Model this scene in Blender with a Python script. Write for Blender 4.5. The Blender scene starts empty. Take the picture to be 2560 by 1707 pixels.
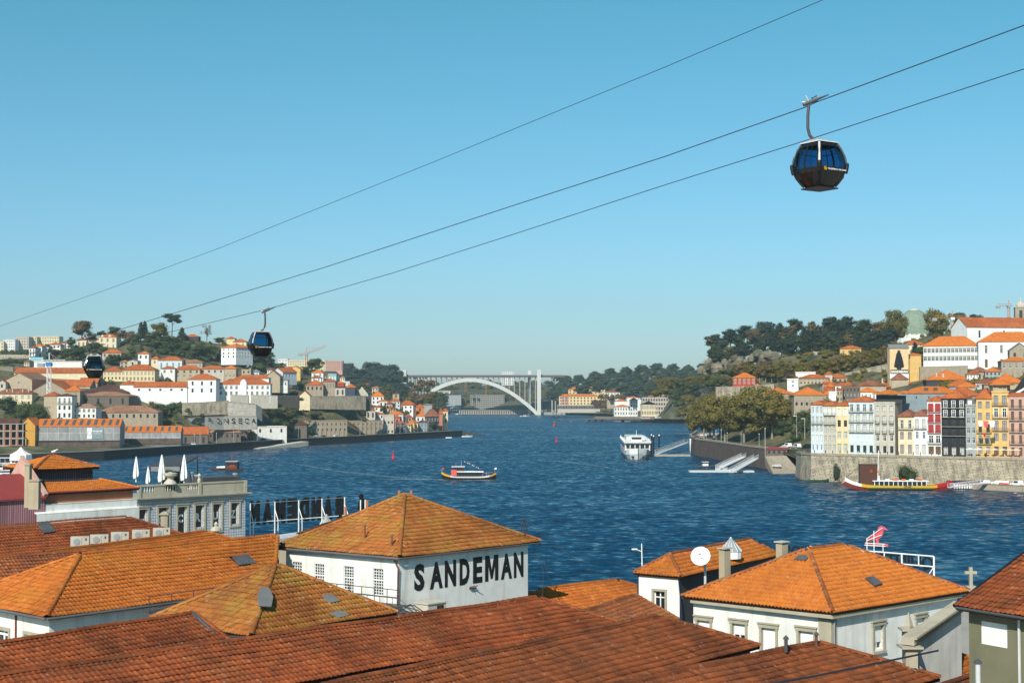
import bpy, math, random
import numpy as np
from mathutils import Vector, Matrix
rnd = random.Random(7)
sc = bpy.context.scene
COL = sc.collection
# ------------------------------------------------------------------ camera, sky, sun
F, CX, CY, H = 3556.0, 1280.0, 853.5, 35.0
PIT = math.radians(2.13); CP, SP = math.cos(PIT), math.sin(PIT)
cam = bpy.data.cameras.new('camera'); co = bpy.data.objects.new('camera', cam); COL.objects.link(co)
co.location = (0, 0, H); co.rotation_euler = (math.radians(90) + PIT, 0, 0)
cam.sensor_width = 36; cam.lens = 36 * F / 2560; cam.clip_start = .5; cam.clip_end = 12000
sc.camera = co
SUN_EL, SUN_AZ = 37.0, 200.0      # azimuth clockwise from +Y (straight ahead)
sd = Vector((math.sin(math.radians(SUN_AZ)) * math.cos(math.radians(SUN_EL)), math.cos(math.radians(SUN_AZ)) * math.cos(math.radians(SUN_EL)), math.sin(math.radians(SUN_EL))))
w = bpy.data.worlds.new('World'); sc.world = w; w.use_nodes = True
wn = w.node_tree; wn.nodes.clear()
sky = wn.nodes.new('ShaderNodeTexSky'); sky.sky_type = 'NISHITA'; sky.sun_disc = False
sky.sun_elevation = math.radians(SUN_EL); sky.sun_rotation = math.radians(SUN_AZ)
sky.altitude = 50; sky.air_density = 1.0; sky.dust_density = .6; sky.ozone_density = 1.6
hs = wn.nodes.new('ShaderNodeMix'); hs.data_type = 'RGBA'; hs.blend_type = 'MULTIPLY'; hs.inputs[0].default_value = 1
# the photograph's cyan rendition of the sky: one tint low down, another high up
tcw = wn.nodes.new('ShaderNodeTexCoord'); sxw = wn.nodes.new('ShaderNodeSeparateXYZ'); mrw = wn.nodes.new('ShaderNodeMapRange'); mrw.inputs[1].default_value = -.01; mrw.inputs[2].default_value = .27
tnt = wn.nodes.new('ShaderNodeMix'); tnt.data_type = 'RGBA'; tnt.inputs[6].default_value = (.72, .90, 1.16, 1); tnt.inputs[7].default_value = (.43, 1.07, 1.05, 1)
wn.links.new(tcw.outputs['Generated'], sxw.inputs[0]); wn.links.new(sxw.outputs[2], mrw.inputs[0]); wn.links.new(mrw.outputs[0], tnt.inputs[0]); wn.links.new(tnt.outputs[2], hs.inputs[7])
bg = wn.nodes.new('ShaderNodeBackground'); bg.inputs[1].default_value = .095
wo = wn.nodes.new('ShaderNodeOutputWorld')
wn.links.new(sky.outputs[0], hs.inputs[6]); wn.links.new(hs.outputs[2], bg.inputs[0]); wn.links.new(bg.outputs[0], wo.inputs[0])
sl = bpy.data.lights.new('sun', 'SUN'); sl.energy = 5.0; sl.angle = math.radians(.5); sl.color = (1, .93, .82)
so = bpy.data.objects.new('sun', sl); COL.objects.link(so); so.rotation_euler = sd.to_track_quat('Z', 'Y').to_euler()
sc.view_settings.view_transform = 'Standard'; sc.view_settings.look = 'None'
sc.view_settings.exposure = .2; sc.view_settings.gamma = 1; sc.view_settings.use_curve_mapping = False
sc.render.engine = 'CYCLES'; HAZE = 0.00011
sc.cycles.max_bounces = 5; sc.cycles.volume_bounces = 0; sc.cycles.transparent_max_bounces = 8
sc.cycles.volume_step_rate = 8; sc.cycles.volume_max_steps = 64

def ray(px, py):
    a = (px - CX) / F; b = (CY - py) / F
    return (a, CP - b * SP, SP + b * CP)
def P(px, py, Y):
    r = ray(px, py); t = Y / r[1]
    return Vector((r[0] * t, Y, H + r[2] * t))
def G(px, py, z=0.0):
    r = ray(px, py); t = (z - H) / r[2]
    return Vector((r[0] * t, r[1] * t, z))
def Z(py, Y): return P(1280, py, Y).z
def X(px, Y): return P(px, 986, Y).x

# ------------------------------------------------------------------ materials
MT = {}
def nmat(name):
    m = bpy.data.materials.new(name); m.use_nodes = True
    n = m.node_tree; b = n.nodes['Principled BSDF']
    return m, n, b
def mat(name, c, rough=.85, var=.18, scale=.5, stain=0, metal=0, bump=0, spec=.3, vert=False, world=False, c2=None, emit=None):
    """surface of one base colour with procedural grain; stain = streaky dirt"""
    if name in MT: return MT[name]
    m, n, b = nmat(name); N = n.nodes; L = n.links
    tc = N.new('ShaderNodeTexCoord'); src = tc.outputs['Object']
    if world: src = N.new('ShaderNodeNewGeometry').outputs['Position']
    c = tuple(c) + (1,) if len(c) == 3 else c
    c2 = tuple(x * (1 - var) for x in c[:3]) if c2 is None else c2
    nz = N.new('ShaderNodeTexNoise'); nz.inputs['Scale'].default_value = scale; nz.inputs['Detail'].default_value = 6; nz.inputs['Roughness'].default_value = .62
    mp = N.new('ShaderNodeMapping'); L.new(src, mp.inputs[0]); L.new(mp.outputs[0], nz.inputs['Vector'])
    if vert: mp.inputs['Scale'].default_value = (1, 1, .15)
    cr = N.new('ShaderNodeValToRGB'); cr.color_ramp.elements[0].position = .36; cr.color_ramp.elements[1].position = .64
    cr.color_ramp.elements[0].color = tuple(c2) + (1,); cr.color_ramp.elements[1].color = c
    L.new(nz.outputs[0], cr.inputs[0]); out = cr.outputs[0]
    oi = N.new('ShaderNodeObjectInfo')
    if stain:
        n2 = N.new('ShaderNodeTexNoise'); n2.inputs['Scale'].default_value = 1.6; n2.inputs['Detail'].default_value = 5
        m2 = N.new('ShaderNodeMapping'); m2.inputs['Scale'].default_value = (1, 1, .12); L.new(src, m2.inputs[0]); L.new(m2.outputs[0], n2.inputs['Vector'])
        r2 = N.new('ShaderNodeMapRange'); r2.inputs[1].default_value = .52; r2.inputs[2].default_value = .75; r2.inputs[3].default_value = 0; r2.inputs[4].default_value = stain
        L.new(n2.outputs[0], r2.inputs[0])
        mx = N.new('ShaderNodeMix'); mx.data_type = 'RGBA'; L.new(r2.outputs[0], mx.inputs[0]); L.new(out, mx.inputs[6]); mx.inputs[7].default_value = (c[0] * .38, c[1] * .34, c[2] * .28, 1); out = mx.outputs[2]
    L.new(out, b.inputs['Base Color'])
    b.inputs['Roughness'].default_value = rough; b.inputs['Metallic'].default_value = metal
    b.inputs['Specular IOR Level'].default_value = spec
    if bump:
        bp = N.new('ShaderNodeBump'); bp.inputs['Strength'].default_value = bump; bp.inputs['Distance'].default_value = .05
        n3 = N.new('ShaderNodeTexNoise'); n3.inputs['Scale'].default_value = scale * 6; n3.inputs['Detail'].default_value = 4
        L.new(src, n3.inputs['Vector']); L.new(n3.outputs[0], bp.inputs['Height']); L.new(bp.outputs[0], b.inputs['Normal'])
    MT[name] = m; return m
def tilemat(name, c, c2, c3, pat=.06, amt=.45, rough=.8, moss=None, mossamt=0, pscale=.12, fine=0):
    """clay tiles: each tile its own tint, patches of weathering and lichen in world space"""
    m, n, b = nmat(name); N = n.nodes; L = n.links
    geo = N.new('ShaderNodeNewGeometry'); oi = N.new('ShaderNodeObjectInfo'); at = N.new('ShaderNodeAttribute'); at.attribute_name = 'rnd'
    ad = N.new('ShaderNodeMath'); ad.operation = 'ADD'; L.new(oi.outputs['Random'], ad.inputs[0]); L.new(at.outputs['Fac'], ad.inputs[1])
    fr = N.new('ShaderNodeMath'); fr.operation = 'FRACT'; L.new(ad.outputs[0], fr.inputs[0])
    if fine:
        vz = N.new('ShaderNodeTexVoronoi'); vz.inputs['Scale'].default_value = fine; L.new(geo.outputs['Position'], vz.inputs['Vector'])
        sp = N.new('ShaderNodeSeparateColor'); L.new(vz.outputs['Color'], sp.inputs[0]); frout = sp.outputs[0]
    else: frout = fr.outputs[0]
    cr = N.new('ShaderNodeValToRGB'); e = cr.color_ramp.elements
    e[0].position = 0; e[0].color = c2 + (1,); e[1].position = 1; e[1].color = c3 + (1,)
    k = e.new(.3); k.color = c + (1,); k = e.new(.8); k.color = c + (1,)
    L.new(frout, cr.inputs[0]); out = cr.outputs[0]
    def patch(scale, lo, hi, col, amt, det=6, rgh=.7):
        nonlocal out
        nz = N.new('ShaderNodeTexNoise'); nz.inputs['Scale'].default_value = scale; nz.inputs['Detail'].default_value = det; nz.inputs['Roughness'].default_value = rgh
        L.new(geo.outputs['Position'], nz.inputs['Vector'])
        mr = N.new('ShaderNodeMapRange'); mr.inputs[1].default_value = lo; mr.inputs[2].default_value = hi; mr.inputs[4].default_value = amt; L.new(nz.outputs[0], mr.inputs[0])
        mx = N.new('ShaderNodeMix'); mx.data_type = 'RGBA'; L.new(mr.outputs[0], mx.inputs[0]); L.new(out, mx.inputs[6]); mx.inputs[7].default_value = col + (1,); out = mx.outputs[2]
    patch(pscale, .47, .61, tuple(x * .27 for x in c2), amt)
    patch(pscale * 5, .5, .7, (c2[0] * .6, c2[1] * .7, c2[2] * .8), amt * .8)
    if moss: patch(pscale * 3.1, .48, .66, moss, mossamt)
    patch(2.0, .5, .64, tuple(x * .5 for x in c), .4, 4)
    patch(3.2, .62, .72, (.42, .34, .26), .45, 3)
    L.new(out, b.inputs['Base Color']); b.inputs['Roughness'].default_value = rough; b.inputs['Specular IOR Level'].default_value = .25
    MT[name] = m; return m
OR = (.50, .135, .022)
tilemat('tile_far', (.44, .115, .026), (.31, .075, .024), (.5, .16, .04), pscale=.05, amt=.3, fine=.9)
tilemat('tile_far_bright', (.56, .155, .022), (.47, .12, .02), (.6, .2, .04), pscale=.05, amt=.08, fine=.9)
tilemat('tile_far_old', (.26, .095, .05), (.17, .065, .04), (.33, .14, .08), pscale=.05, amt=.5, fine=.9)
tilemat('tile_far_dark', (.1, .042, .03), (.06, .03, .022), (.16, .06, .04), pscale=.05, amt=.4, fine=.9)
tilemat('tile_far_pale', (.33, .17, .1), (.24, .11, .07), (.4, .22, .14), pscale=.05, amt=.35, fine=.9)
tilemat('tile_orange', (.46, .125, .018), (.36, .095, .018), (.5, .17, .035), amt=.42, moss=(.33, .17, .015), mossamt=.3)
tilemat('tile_lichen', (.37, .12, .025), (.27, .09, .025), (.42, .18, .06), amt=.55, moss=(.3, .18, .03), mossamt=.8, pscale=.18)
tilemat('tile_rust', (.29, .07, .02), (.2, .05, .018), (.35, .1, .03), amt=.7, moss=(.1, .05, .022), mossamt=.5, pscale=.16)
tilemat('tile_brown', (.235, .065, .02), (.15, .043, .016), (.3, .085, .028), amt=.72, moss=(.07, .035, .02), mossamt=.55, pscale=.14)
tilemat('tile_old', (.33, .095, .03), (.2, .06, .03), (.4, .16, .07), amt=.5, moss=(.24, .13, .05), mossamt=.6, pscale=.2)
tilemat('tile_clean', (.5, .15, .022), (.43, .12, .022), (.53, .17, .03), amt=.2, moss=(.3, .1, .02), mossamt=.2)
mat('ridge_mortar', (.36, .13, .06), var=.5, scale=2.2)
for nm, c, st in [('white', (.78, .78, .74), .42), ('white_clean', (.82, .83, .81), .08), ('cream', (.72, .62, .42), .2), ('yellow', (.70, .46, .16), .2), ('pale_yellow', (.74, .6, .34), .15),
                  ('ochre', (.62, .33, .06), .3), ('orange_wall', (.6, .2, .04), .2), ('pink', (.58, .34, .28), .25), ('salmon', (.55, .2, .13), .2), ('red_wall', (.45, .06, .035), .15),
                  ('stone', (.37, .31, .23), .6), ('stone_dark', (.15, .125, .10), .5), ('stone_light', (.53, .49, .41), .45), ('grey_wall', (.36, .38, .37), .3), ('blue_wall', (.58, .67, .72), .15),
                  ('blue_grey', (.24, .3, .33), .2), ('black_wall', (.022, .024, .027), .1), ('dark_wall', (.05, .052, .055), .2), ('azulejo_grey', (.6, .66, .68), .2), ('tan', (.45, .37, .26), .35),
                  ('concrete', (.36, .35, .31), .45), ('olive', (.17, .165, .105), .12), ('dark_blue', (.05, .07, .1), .1), ('green_dome', (.22, .29, .22), .2), ('granite', (.42, .38, .29), .3),
                  ('brick_wall', (.38, .15, .08), .2), ('mural_tan', (.74, .55, .31), .1), ('teal_wall', (.25, .5, .58), .1)]:
    mat(nm, c, stain=st, bump=.15)
for nm, c in [('m_red', (.55, .02, .02)), ('m_black', (.012, .012, .013)), ('m_white', (.82, .82, .8)), ('m_yellow', (.75, .42, .01)), ('m_orange', (.75, .12, .02)), ('m_grey', (.3, .31, .32)), ('m_blue', (.02, .1, .3)),
              ('m_crane_blue', (.02, .2, .5)), ('m_crane_yellow', (.6, .3, .03)), ('m_crane_orange', (.6, .2, .08)), ('m_steel', (.38, .38, .37)), ('m_darkgrey', (.07, .07, .075)), ('m_brown', (.09, .035, .02)), ('m_green', (.02, .09, .04)),
              ('m_wood', (.16, .09, .05)), ('m_darkred', (.2, .03, .02)), ('m_maroon', (.28, .05, .045)), ('m_pinkred', (.7, .1, .13)), ('m_silver', (.55, .56, .57)), ('m_skin', (.45, .26, .17)), ('m_navy', (.02, .03, .07)), ('m_curtain', (.6, .6, .56)), ('m_roofgrey', (.2, .2, .2))]:
    mat(nm, c, rough=.5, var=.12, scale=1.5)
mat('gutter', (.16, .15, .15), rough=.5, metal=.3)
mat('rust_pipe', (.2, .08, .05), rough=.7, var=.5, scale=3)
mat('cable', (.02, .025, .035), rough=.5)
mat('asphalt', (.16, .155, .145), world=True, scale=.2, var=.25)
mat('foam', (.75, .8, .82), rough=.6, world=True, scale=.6, var=.3)
def glass(name, c, rough=.08):
    m, n, b = nmat(name); b.inputs['Base Color'].default_value = c + (1,); b.inputs['Roughness'].default_value = rough; b.inputs['Specular IOR Level'].default_value = .6; MT[name] = m
glass('pane', (.018, .022, .028)); glass('pane_blue', (.05, .1, .16)); glass('pane_pale', (.28, .3, .3), .3)
def gridmat(name, c, cl, sx, sy, wd, stain=.2, off=.5, rough=.8, bump=.4, axis='XZ', mort=None):
    """masonry / cladding: brick texture in the object's own metres"""
    m, n, b = nmat(name); N = n.nodes; L = n.links
    tc = N.new('ShaderNodeTexCoord'); sx_ = N.new('ShaderNodeSeparateXYZ'); L.new(tc.outputs['Object'], sx_.inputs[0])
    cb = N.new('ShaderNodeCombineXYZ'); ad = N.new('ShaderNodeMath'); L.new(sx_.outputs[0], ad.inputs[0]); L.new(sx_.outputs[1], ad.inputs[1]); L.new(ad.outputs[0], cb.inputs[0]); L.new(sx_.outputs[2], cb.inputs[1])
    br = N.new('ShaderNodeTexBrick'); L.new(cb.outputs[0], br.inputs['Vector']); br.offset = off
    br.inputs['Scale'].default_value = 1; br.inputs['Brick Width'].default_value = sx; br.inputs['Row Height'].default_value = sy; br.inputs['Mortar Size'].default_value = wd
    br.inputs['Color1'].default_value = c + (1,); br.inputs['Color2'].default_value = tuple(x * .72 for x in c) + (1,); br.inputs['Mortar'].default_value = cl + (1,)
    nz = N.new('ShaderNodeTexNoise'); nz.inputs['Scale'].default_value = .5; nz.inputs['Detail'].default_value = 8; nz.inputs['Roughness'].default_value = .7
    mp = N.new('ShaderNodeMapping'); mp.inputs['Scale'].default_value = (1, 1, .35); L.new(tc.outputs['Object'], mp.inputs[0]); L.new(mp.outputs[0], nz.inputs['Vector'])
    mr = N.new('ShaderNodeMapRange'); mr.inputs[1].default_value = .47; mr.inputs[2].default_value = .62; mr.inputs[4].default_value = stain; L.new(nz.outputs[0], mr.inputs[0])
    mx = N.new('ShaderNodeMix'); mx.data_type = 'RGBA'; L.new(mr.outputs[0], mx.inputs[0]); L.new(br.outputs[0], mx.inputs[6]); mx.inputs[7].default_value = tuple(x * .3 for x in c) + (1,)
    L.new(mx.outputs[2], b.inputs['Base Color']); b.inputs['Roughness'].default_value = rough
    bp = N.new('ShaderNodeBump'); bp.inputs['Strength'].default_value = bump; bp.inputs['Distance'].default_value = .08; bp.invert = True; L.new(br.outputs['Fac'], bp.inputs['Height']); L.new(bp.outputs[0], b.inputs['Normal'])
    MT[name] = m
gridmat('quay_stone', (.47, .40, .29), (.13, .11, .08), 1.3, .62, .05, stain=.85)
gridmat('quay_dark', (.14, .1, .075), (.05, .04, .03), 1.4, .7, .06, stain=.75)
gridmat('quay_black', (.035, .03, .024), (.015, .013, .01), 1.4, .7, .06, stain=.5)
gridmat('hoarding', (.33, .33, .33), (.5, .5, .48), 6, 4, .12, stain=.45, off=0)
gridmat('azulejo', (.6, .61, .58), (.2, .24, .33), .3, .3, .05, stain=.08, off=0, bump=.02)
gridmat('corrugated_dark', (.05, .06, .08), (.01, .012, .02), .32, 60, .045, stain=.3, off=0)
gridmat('corrugated_pink', (.46, .24, .26), (.2, .07, .09), .28, 60, .06, stain=.5, off=0)
gridmat('mural_stone', (.5, .46, .4), (.3, .28, .24), 1.6, 1.0, .02, stain=.3)

def foliage(name, c, c2, bright=1):
    m, n, b = nmat(name); N = n.nodes; L = n.links
    oi = N.new('ShaderNodeObjectInfo'); geo = N.new('ShaderNodeNewGeometry'); at = N.new('ShaderNodeAttribute'); at.attribute_name = 'rnd'
    nz = N.new('ShaderNodeTexNoise'); nz.inputs['Scale'].default_value = .45; nz.inputs['Detail'].default_value = 3; L.new(geo.outputs['Position'], nz.inputs['Vector'])
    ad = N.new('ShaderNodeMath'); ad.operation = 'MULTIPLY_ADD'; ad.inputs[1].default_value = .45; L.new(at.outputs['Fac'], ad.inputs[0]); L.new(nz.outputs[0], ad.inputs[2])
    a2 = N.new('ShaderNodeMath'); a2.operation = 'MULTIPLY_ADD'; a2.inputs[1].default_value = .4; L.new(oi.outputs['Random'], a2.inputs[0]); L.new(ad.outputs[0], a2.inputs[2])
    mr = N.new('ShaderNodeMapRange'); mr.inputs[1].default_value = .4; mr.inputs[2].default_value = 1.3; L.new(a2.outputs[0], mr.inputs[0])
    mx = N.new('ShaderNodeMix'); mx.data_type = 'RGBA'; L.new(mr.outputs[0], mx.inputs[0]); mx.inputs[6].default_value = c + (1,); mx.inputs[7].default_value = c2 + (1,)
    L.new(mx.outputs[2], b.inputs['Base Color']); b.inputs['Roughness'].default_value = .75; b.inputs['Specular IOR Level'].default_value = .15
    MT[name] = m
foliage('leaf_green', (.025, .045, .016), (.085, .1, .03))
foliage('leaf_dark', (.014, .026, .018), (.045, .06, .035))
foliage('leaf_plane', (.06, .058, .013), (.17, .135, .026))
foliage('leaf_autumn', (.09, .06, .03), (.2, .13, .06))
foliage('leaf_yellow', (.1, .09, .02), (.2, .17, .05))
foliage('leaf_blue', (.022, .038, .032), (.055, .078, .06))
foliage('leaf_ivy', (.1, .1, .015), (.19, .17, .03))
mat('bark', (.09, .07, .055), var=.4, scale=3); mat('bark_pale', (.32, .28, .2), var=.4, scale=2)
mat('hill', (.16, .135, .07), world=True, scale=.11, c2=(.03, .042, .017), bump=.3)
mat('hill_far', (.10, .095, .06), world=True, scale=.03, c2=(.04, .052, .03))
mat('cliff', (.24, .2, .145), world=True, scale=.06, c2=(.05, .055, .03))
mat('pave', (.36, .33, .28), world=True, scale=.15)

def wake():
    m, n, b = nmat('wake_sheen'); N = n.nodes; L = n.links; geo = N.new('ShaderNodeNewGeometry'); z = N.new('ShaderNodeTexNoise'); z.inputs['Scale'].default_value = .5; z.inputs['Detail'].default_value = 5; L.new(geo.outputs['Position'], z.inputs['Vector']); r = N.new('ShaderNodeMapRange'); r.inputs[1].default_value = .42; r.inputs[2].default_value = .7; r.inputs[4].default_value = .5; L.new(z.outputs[0], r.inputs[0]); L.new(r.outputs[0], b.inputs['Alpha']); b.inputs['Base Color'].default_value = (.5, .62, .66, 1); MT['wake_sheen'] = m  # patchy pale sheet, sky sheen of slick water put into its colour
wake()
def water():
    m, n, b = nmat('water'); N = n.nodes; L = n.links
    geo = N.new('ShaderNodeNewGeometry')
    def noise(scale, sc, det=4, rgh=.6, dist=0):
        mp = N.new('ShaderNodeMapping'); mp.inputs['Scale'].default_value = sc; mp.inputs['Rotation'].default_value = (0, 0, .3); L.new(geo.outputs['Position'], mp.inputs[0])
        z = N.new('ShaderNodeTexNoise'); z.inputs['Scale'].default_value = scale; z.inputs['Detail'].default_value = det; z.inputs['Roughness'].default_value = rgh; z.inputs['Distortion'].default_value = dist
        L.new(mp.outputs[0], z.inputs['Vector']); return z.outputs[0]
    chop_tone = noise(.2, (.8, .75, 1), 6, .72); slick = noise(.011, (.35, 1.3, 1), 5, .65, 1.2)
    r = N.new('ShaderNodeMapRange'); r.inputs[1].default_value = .5; r.inputs[2].default_value = .66; r.inputs[3].default_value = 1; r.inputs[4].default_value = .6; L.new(slick, r.inputs[0])
    # wave slopes taken straight from a vector noise, so that they stay crisp at grazing distances
    def slope(scale, sc, amp):
        mp = N.new('ShaderNodeMapping'); mp.inputs['Scale'].default_value = sc; mp.inputs['Rotation'].default_value = (0, 0, .3); L.new(geo.outputs['Position'], mp.inputs[0])
        z = N.new('ShaderNodeTexNoise'); z.inputs['Scale'].default_value = scale; z.inputs['Detail'].default_value = 5; z.inputs['Roughness'].default_value = .6; L.new(mp.outputs[0], z.inputs['Vector'])
        s1 = N.new('ShaderNodeVectorMath'); s1.operation = 'SUBTRACT'; s1.inputs[1].default_value = (.5, .5, .5); L.new(z.outputs['Color'], s1.inputs[0])
        s2 = N.new('ShaderNodeVectorMath'); s2.operation = 'MULTIPLY'; s2.inputs[1].default_value = (amp * .6, amp, 0); L.new(s1.outputs[0], s2.inputs[0]); return s2.outputs[0]
    sa, sb = slope(.45, (.75, .9, 1), .95), slope(.06, (.5, 1, 1), .2)
    ad = N.new('ShaderNodeVectorMath'); ad.operation = 'ADD'; L.new(sa, ad.inputs[0]); L.new(sb, ad.inputs[1]); tl = N.new('ShaderNodeVectorMath'); tl.operation = 'ADD'; tl.inputs[1].default_value = (0, -.18, 0); L.new(ad.outputs[0], tl.inputs[0]); ad = tl
    sc_ = N.new('ShaderNodeVectorMath'); sc_.operation = 'SCALE'; L.new(ad.outputs[0], sc_.inputs[0]); L.new(r.outputs[0], sc_.inputs['Scale'])
    a2 = N.new('ShaderNodeVectorMath'); a2.operation = 'ADD'; a2.inputs[1].default_value = (0, 0, 1); L.new(sc_.outputs[0], a2.inputs[0])
    nr = N.new('ShaderNodeVectorMath'); nr.operation = 'NORMALIZE'; L.new(a2.outputs[0], nr.inputs[0]); L.new(nr.outputs[0], b.inputs['Normal'])
    cr = N.new('ShaderNodeMix'); cr.data_type = 'RGBA'; cr.inputs[6].default_value = (.0003, .015, .04, 1); cr.inputs[7].default_value = (.001, .045, .1, 1)
    r3 = N.new('ShaderNodeMapRange'); r3.inputs[1].default_value = .42; r3.inputs[2].default_value = .62; L.new(chop_tone, r3.inputs[0])  # light and dark of the ripples painted into the base colour
    L.new(r3.outputs[0], cr.inputs[0]); L.new(cr.outputs[2], b.inputs['Base Color'])
    b.inputs['Roughness'].default_value = .1; b.inputs['IOR'].default_value = 1.33; b.inputs['Specular IOR Level'].default_value = .24
    MT['water'] = m
water()

# ------------------------------------------------------------------ mesh helpers
class MB:
    def __init__(s): s.v = []; s.f = []; s.m = []; s.names = []
    def mi(s, n):
        if n not in s.names: s.names.append(n)
        return s.names.index(n)
    def face(s, pts, m):
        i = len(s.v); s.v += [tuple(p) for p in pts]; s.f.append(tuple(range(i, i + len(pts)))); s.m.append(s.mi(m))
    def hexa(s, b, t, m, bot=True):
        """b,t: four points each, counter-clockwise seen from above"""
        i = len(s.v); s.v += [tuple(p) for p in b] + [tuple(p) for p in t]; k = s.mi(m)
        fs = [(4, 5, 6, 7), (0, 1, 5, 4), (1, 2, 6, 5), (2, 3, 7, 6), (3, 0, 4, 7)] + ([(3, 2, 1, 0)] if bot else [])
        for f in fs: s.f.append(tuple(i + j for j in f)); s.m.append(k)
    def box(s, x0, y0, z0, x1, y1, z1, m):
        s.hexa([(x0, y0, z0), (x1, y0, z0), (x1, y1, z0), (x0, y1, z0)], [(x0, y0, z1), (x1, y0, z1), (x1, y1, z1), (x0, y1, z1)], m)
    def prism(s, poly, z0, z1, m):
        n = len(poly); i = len(s.v); s.v += [(p[0], p[1], z0) for p in poly] + [(p[0], p[1], z1) for p in poly]; k = s.mi(m)
        s.f.append(tuple(i + n + j for j in range(n))); s.m.append(k); s.f.append(tuple(i + n - 1 - j for j in range(n))); s.m.append(k)
        for j in range(n): s.f.append((i + j, i + (j + 1) % n, i + n + (j + 1) % n, i + n + j)); s.m.append(k)
    def slab(s, poly, off, m):
        """polygon of 3D points extruded by vector off"""
        n = len(poly); i = len(s.v); off = Vector(off); s.v += [tuple(p) for p in poly] + [tuple(Vector(p) + off) for p in poly]; k = s.mi(m)
        s.f.append(tuple(i + j for j in range(n))); s.m.append(k); s.f.append(tuple(i + 2 * n - 1 - j for j in range(n))); s.m.append(k)
        for j in range(n): s.f.append((i + j, i + n + j, i + n + (j + 1) % n, i + (j + 1) % n)); s.m.append(k)
    def tube(s, pts, r, m, n=6, r1=None, cap=True):
        pts = [Vector(p) for p in pts]; k = s.mi(m); base = len(s.v)
        r1 = r if r1 is None else r1
        for j, p in enumerate(pts):
            d = (pts[min(j + 1, len(pts) - 1)] - pts[max(j - 1, 0)]).normalized()
            a = Vector((0, 0, 1)) if abs(d.z) < .9 else Vector((1, 0, 0))
            u = d.cross(a).normalized(); v_ = d.cross(u); rr = r + (r1 - r) * j / (len(pts) - 1)
            for q in range(n):
                t = 2 * math.pi * q / n; s.v.append(tuple(p + u * math.cos(t) * rr + v_ * math.sin(t) * rr))
        for j in range(len(pts) - 1):
            for q in range(n):
                a = base + j * n + q; b_ = base + j * n + (q + 1) % n; s.f.append((a, b_, b_ + n, a + n)); s.m.append(k)
        if cap:
            s.f.append(tuple(base + q for q in range(n))); s.m.append(k); e = base + (len(pts) - 1) * n; s.f.append(tuple(e + n - 1 - q for q in range(n))); s.m.append(k)
    def lathe(s, prof, m, n=8, c=(0, 0, 0)):
        base = len(s.v); k = s.mi(m)
        for r, z in prof:
            for q in range(n): t = 2 * math.pi * q / n; s.v.append((c[0] + r * math.cos(t), c[1] + r * math.sin(t), c[2] + z))
        for j in range(len(prof) - 1):
            for q in range(n): a = base + j * n + q; b_ = base + j * n + (q + 1) % n; s.f.append((a, b_, b_ + n, a + n)); s.m.append(k)
        e = base + (len(prof) - 1) * n; s.f.append(tuple(e + q for q in range(n))); s.m.append(k)
    def mesh(s, name):
        me = bpy.data.meshes.new(name); me.from_pydata(s.v, [], s.f)
        for nn in s.names: me.materials.append(MT[nn])
        me.polygons.foreach_set('material_index', s.m); me.update(); return me
    def build(s, name, parent=None, **kw):
        o = link(name, s.mesh(name), parent)
        for a, b in kw.items(): o[a] = b
        return o
def link(name, me, parent=None, M=None):
    o = bpy.data.objects.new(name, me); COL.objects.link(o)
    if parent is not None: o.parent = parent
    if M is not None: o.matrix_local = M
    return o
def tag(o, label, cat, group=None, kind=None):
    if label: o['label'] = label
    if cat: o['category'] = cat
    if group: o['group'] = group
    if kind: o['kind'] = kind
    return o
def thing(name, label, cat, loc=(0, 0, 0), yaw=0, group=None):
    o = bpy.data.objects.new(name, None); COL.objects.link(o); o.location = loc; o.rotation_euler = (0, 0, yaw); o.empty_display_size = .5
    return tag(o, label, cat, group)
def single(mb, name, label, cat, loc=(0, 0, 0), yaw=0, group=None, parent=None):
    o = mb.build(name); o.location = loc; o.rotation_euler = (0, 0, yaw); return tag(o, label, cat, group)
def struct(mb, name):
    o = mb.build(name); o['kind'] = 'structure'; return o
CTRL = []          # ground heights known from the feet of things
_text = {}
def text_mesh(s, bold=.03, thick=.04, m='m_black', space=1.0):
    k = (s, bold, thick, m)
    if k in _text: return _text[k]
    cu = bpy.data.curves.new('lettering', 'FONT'); cu.body = s; cu.offset = bold; cu.extrude = thick; cu.align_x = 'LEFT'; cu.space_character = space; cu.resolution_u = 3
    t = bpy.data.objects.new('tmp', cu); COL.objects.link(t); bpy.context.view_layer.update()
    me = bpy.data.meshes.new_from_object(t.evaluated_get(bpy.context.evaluated_depsgraph_get())); me.name = 'lettering'
    bpy.data.objects.remove(t); me.materials.clear(); me.materials.append(MT[m]); _text[k] = me; return me
def letters(s, parent, origin, u, w, h, m='m_black', bold=.03, thick=.03, up=(0, 0, 1), name='lettering', label=None, space=1.0, mirror=False):
    """text on a wall: origin = lower left, u = reading direction, w x h = its size in metres"""
    me = text_mesh(s, bold, thick, m, space); c = np.empty(len(me.vertices) * 3); me.vertices.foreach_get('co', c); c = c.reshape(-1, 3)
    x0, x1, y0, y1 = c[:, 0].min(), c[:, 0].max(), c[:, 1].min(), c[:, 1].max()
    u = Vector(u).normalized(); up = Vector(up).normalized(); nrm = u.cross(up)
    sx, sy = w / (x1 - x0), h / (y1 - y0)
    R = Matrix((u, up, nrm)).transposed().to_4x4()
    M = Matrix.Translation(origin) @ R @ Matrix.Diagonal((sx, sy, 1, 1)) @ Matrix.Translation((-x0, -y0, 0))
    o = link(name, me, parent, M)
    if label: o['label'] = label
    return o
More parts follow.
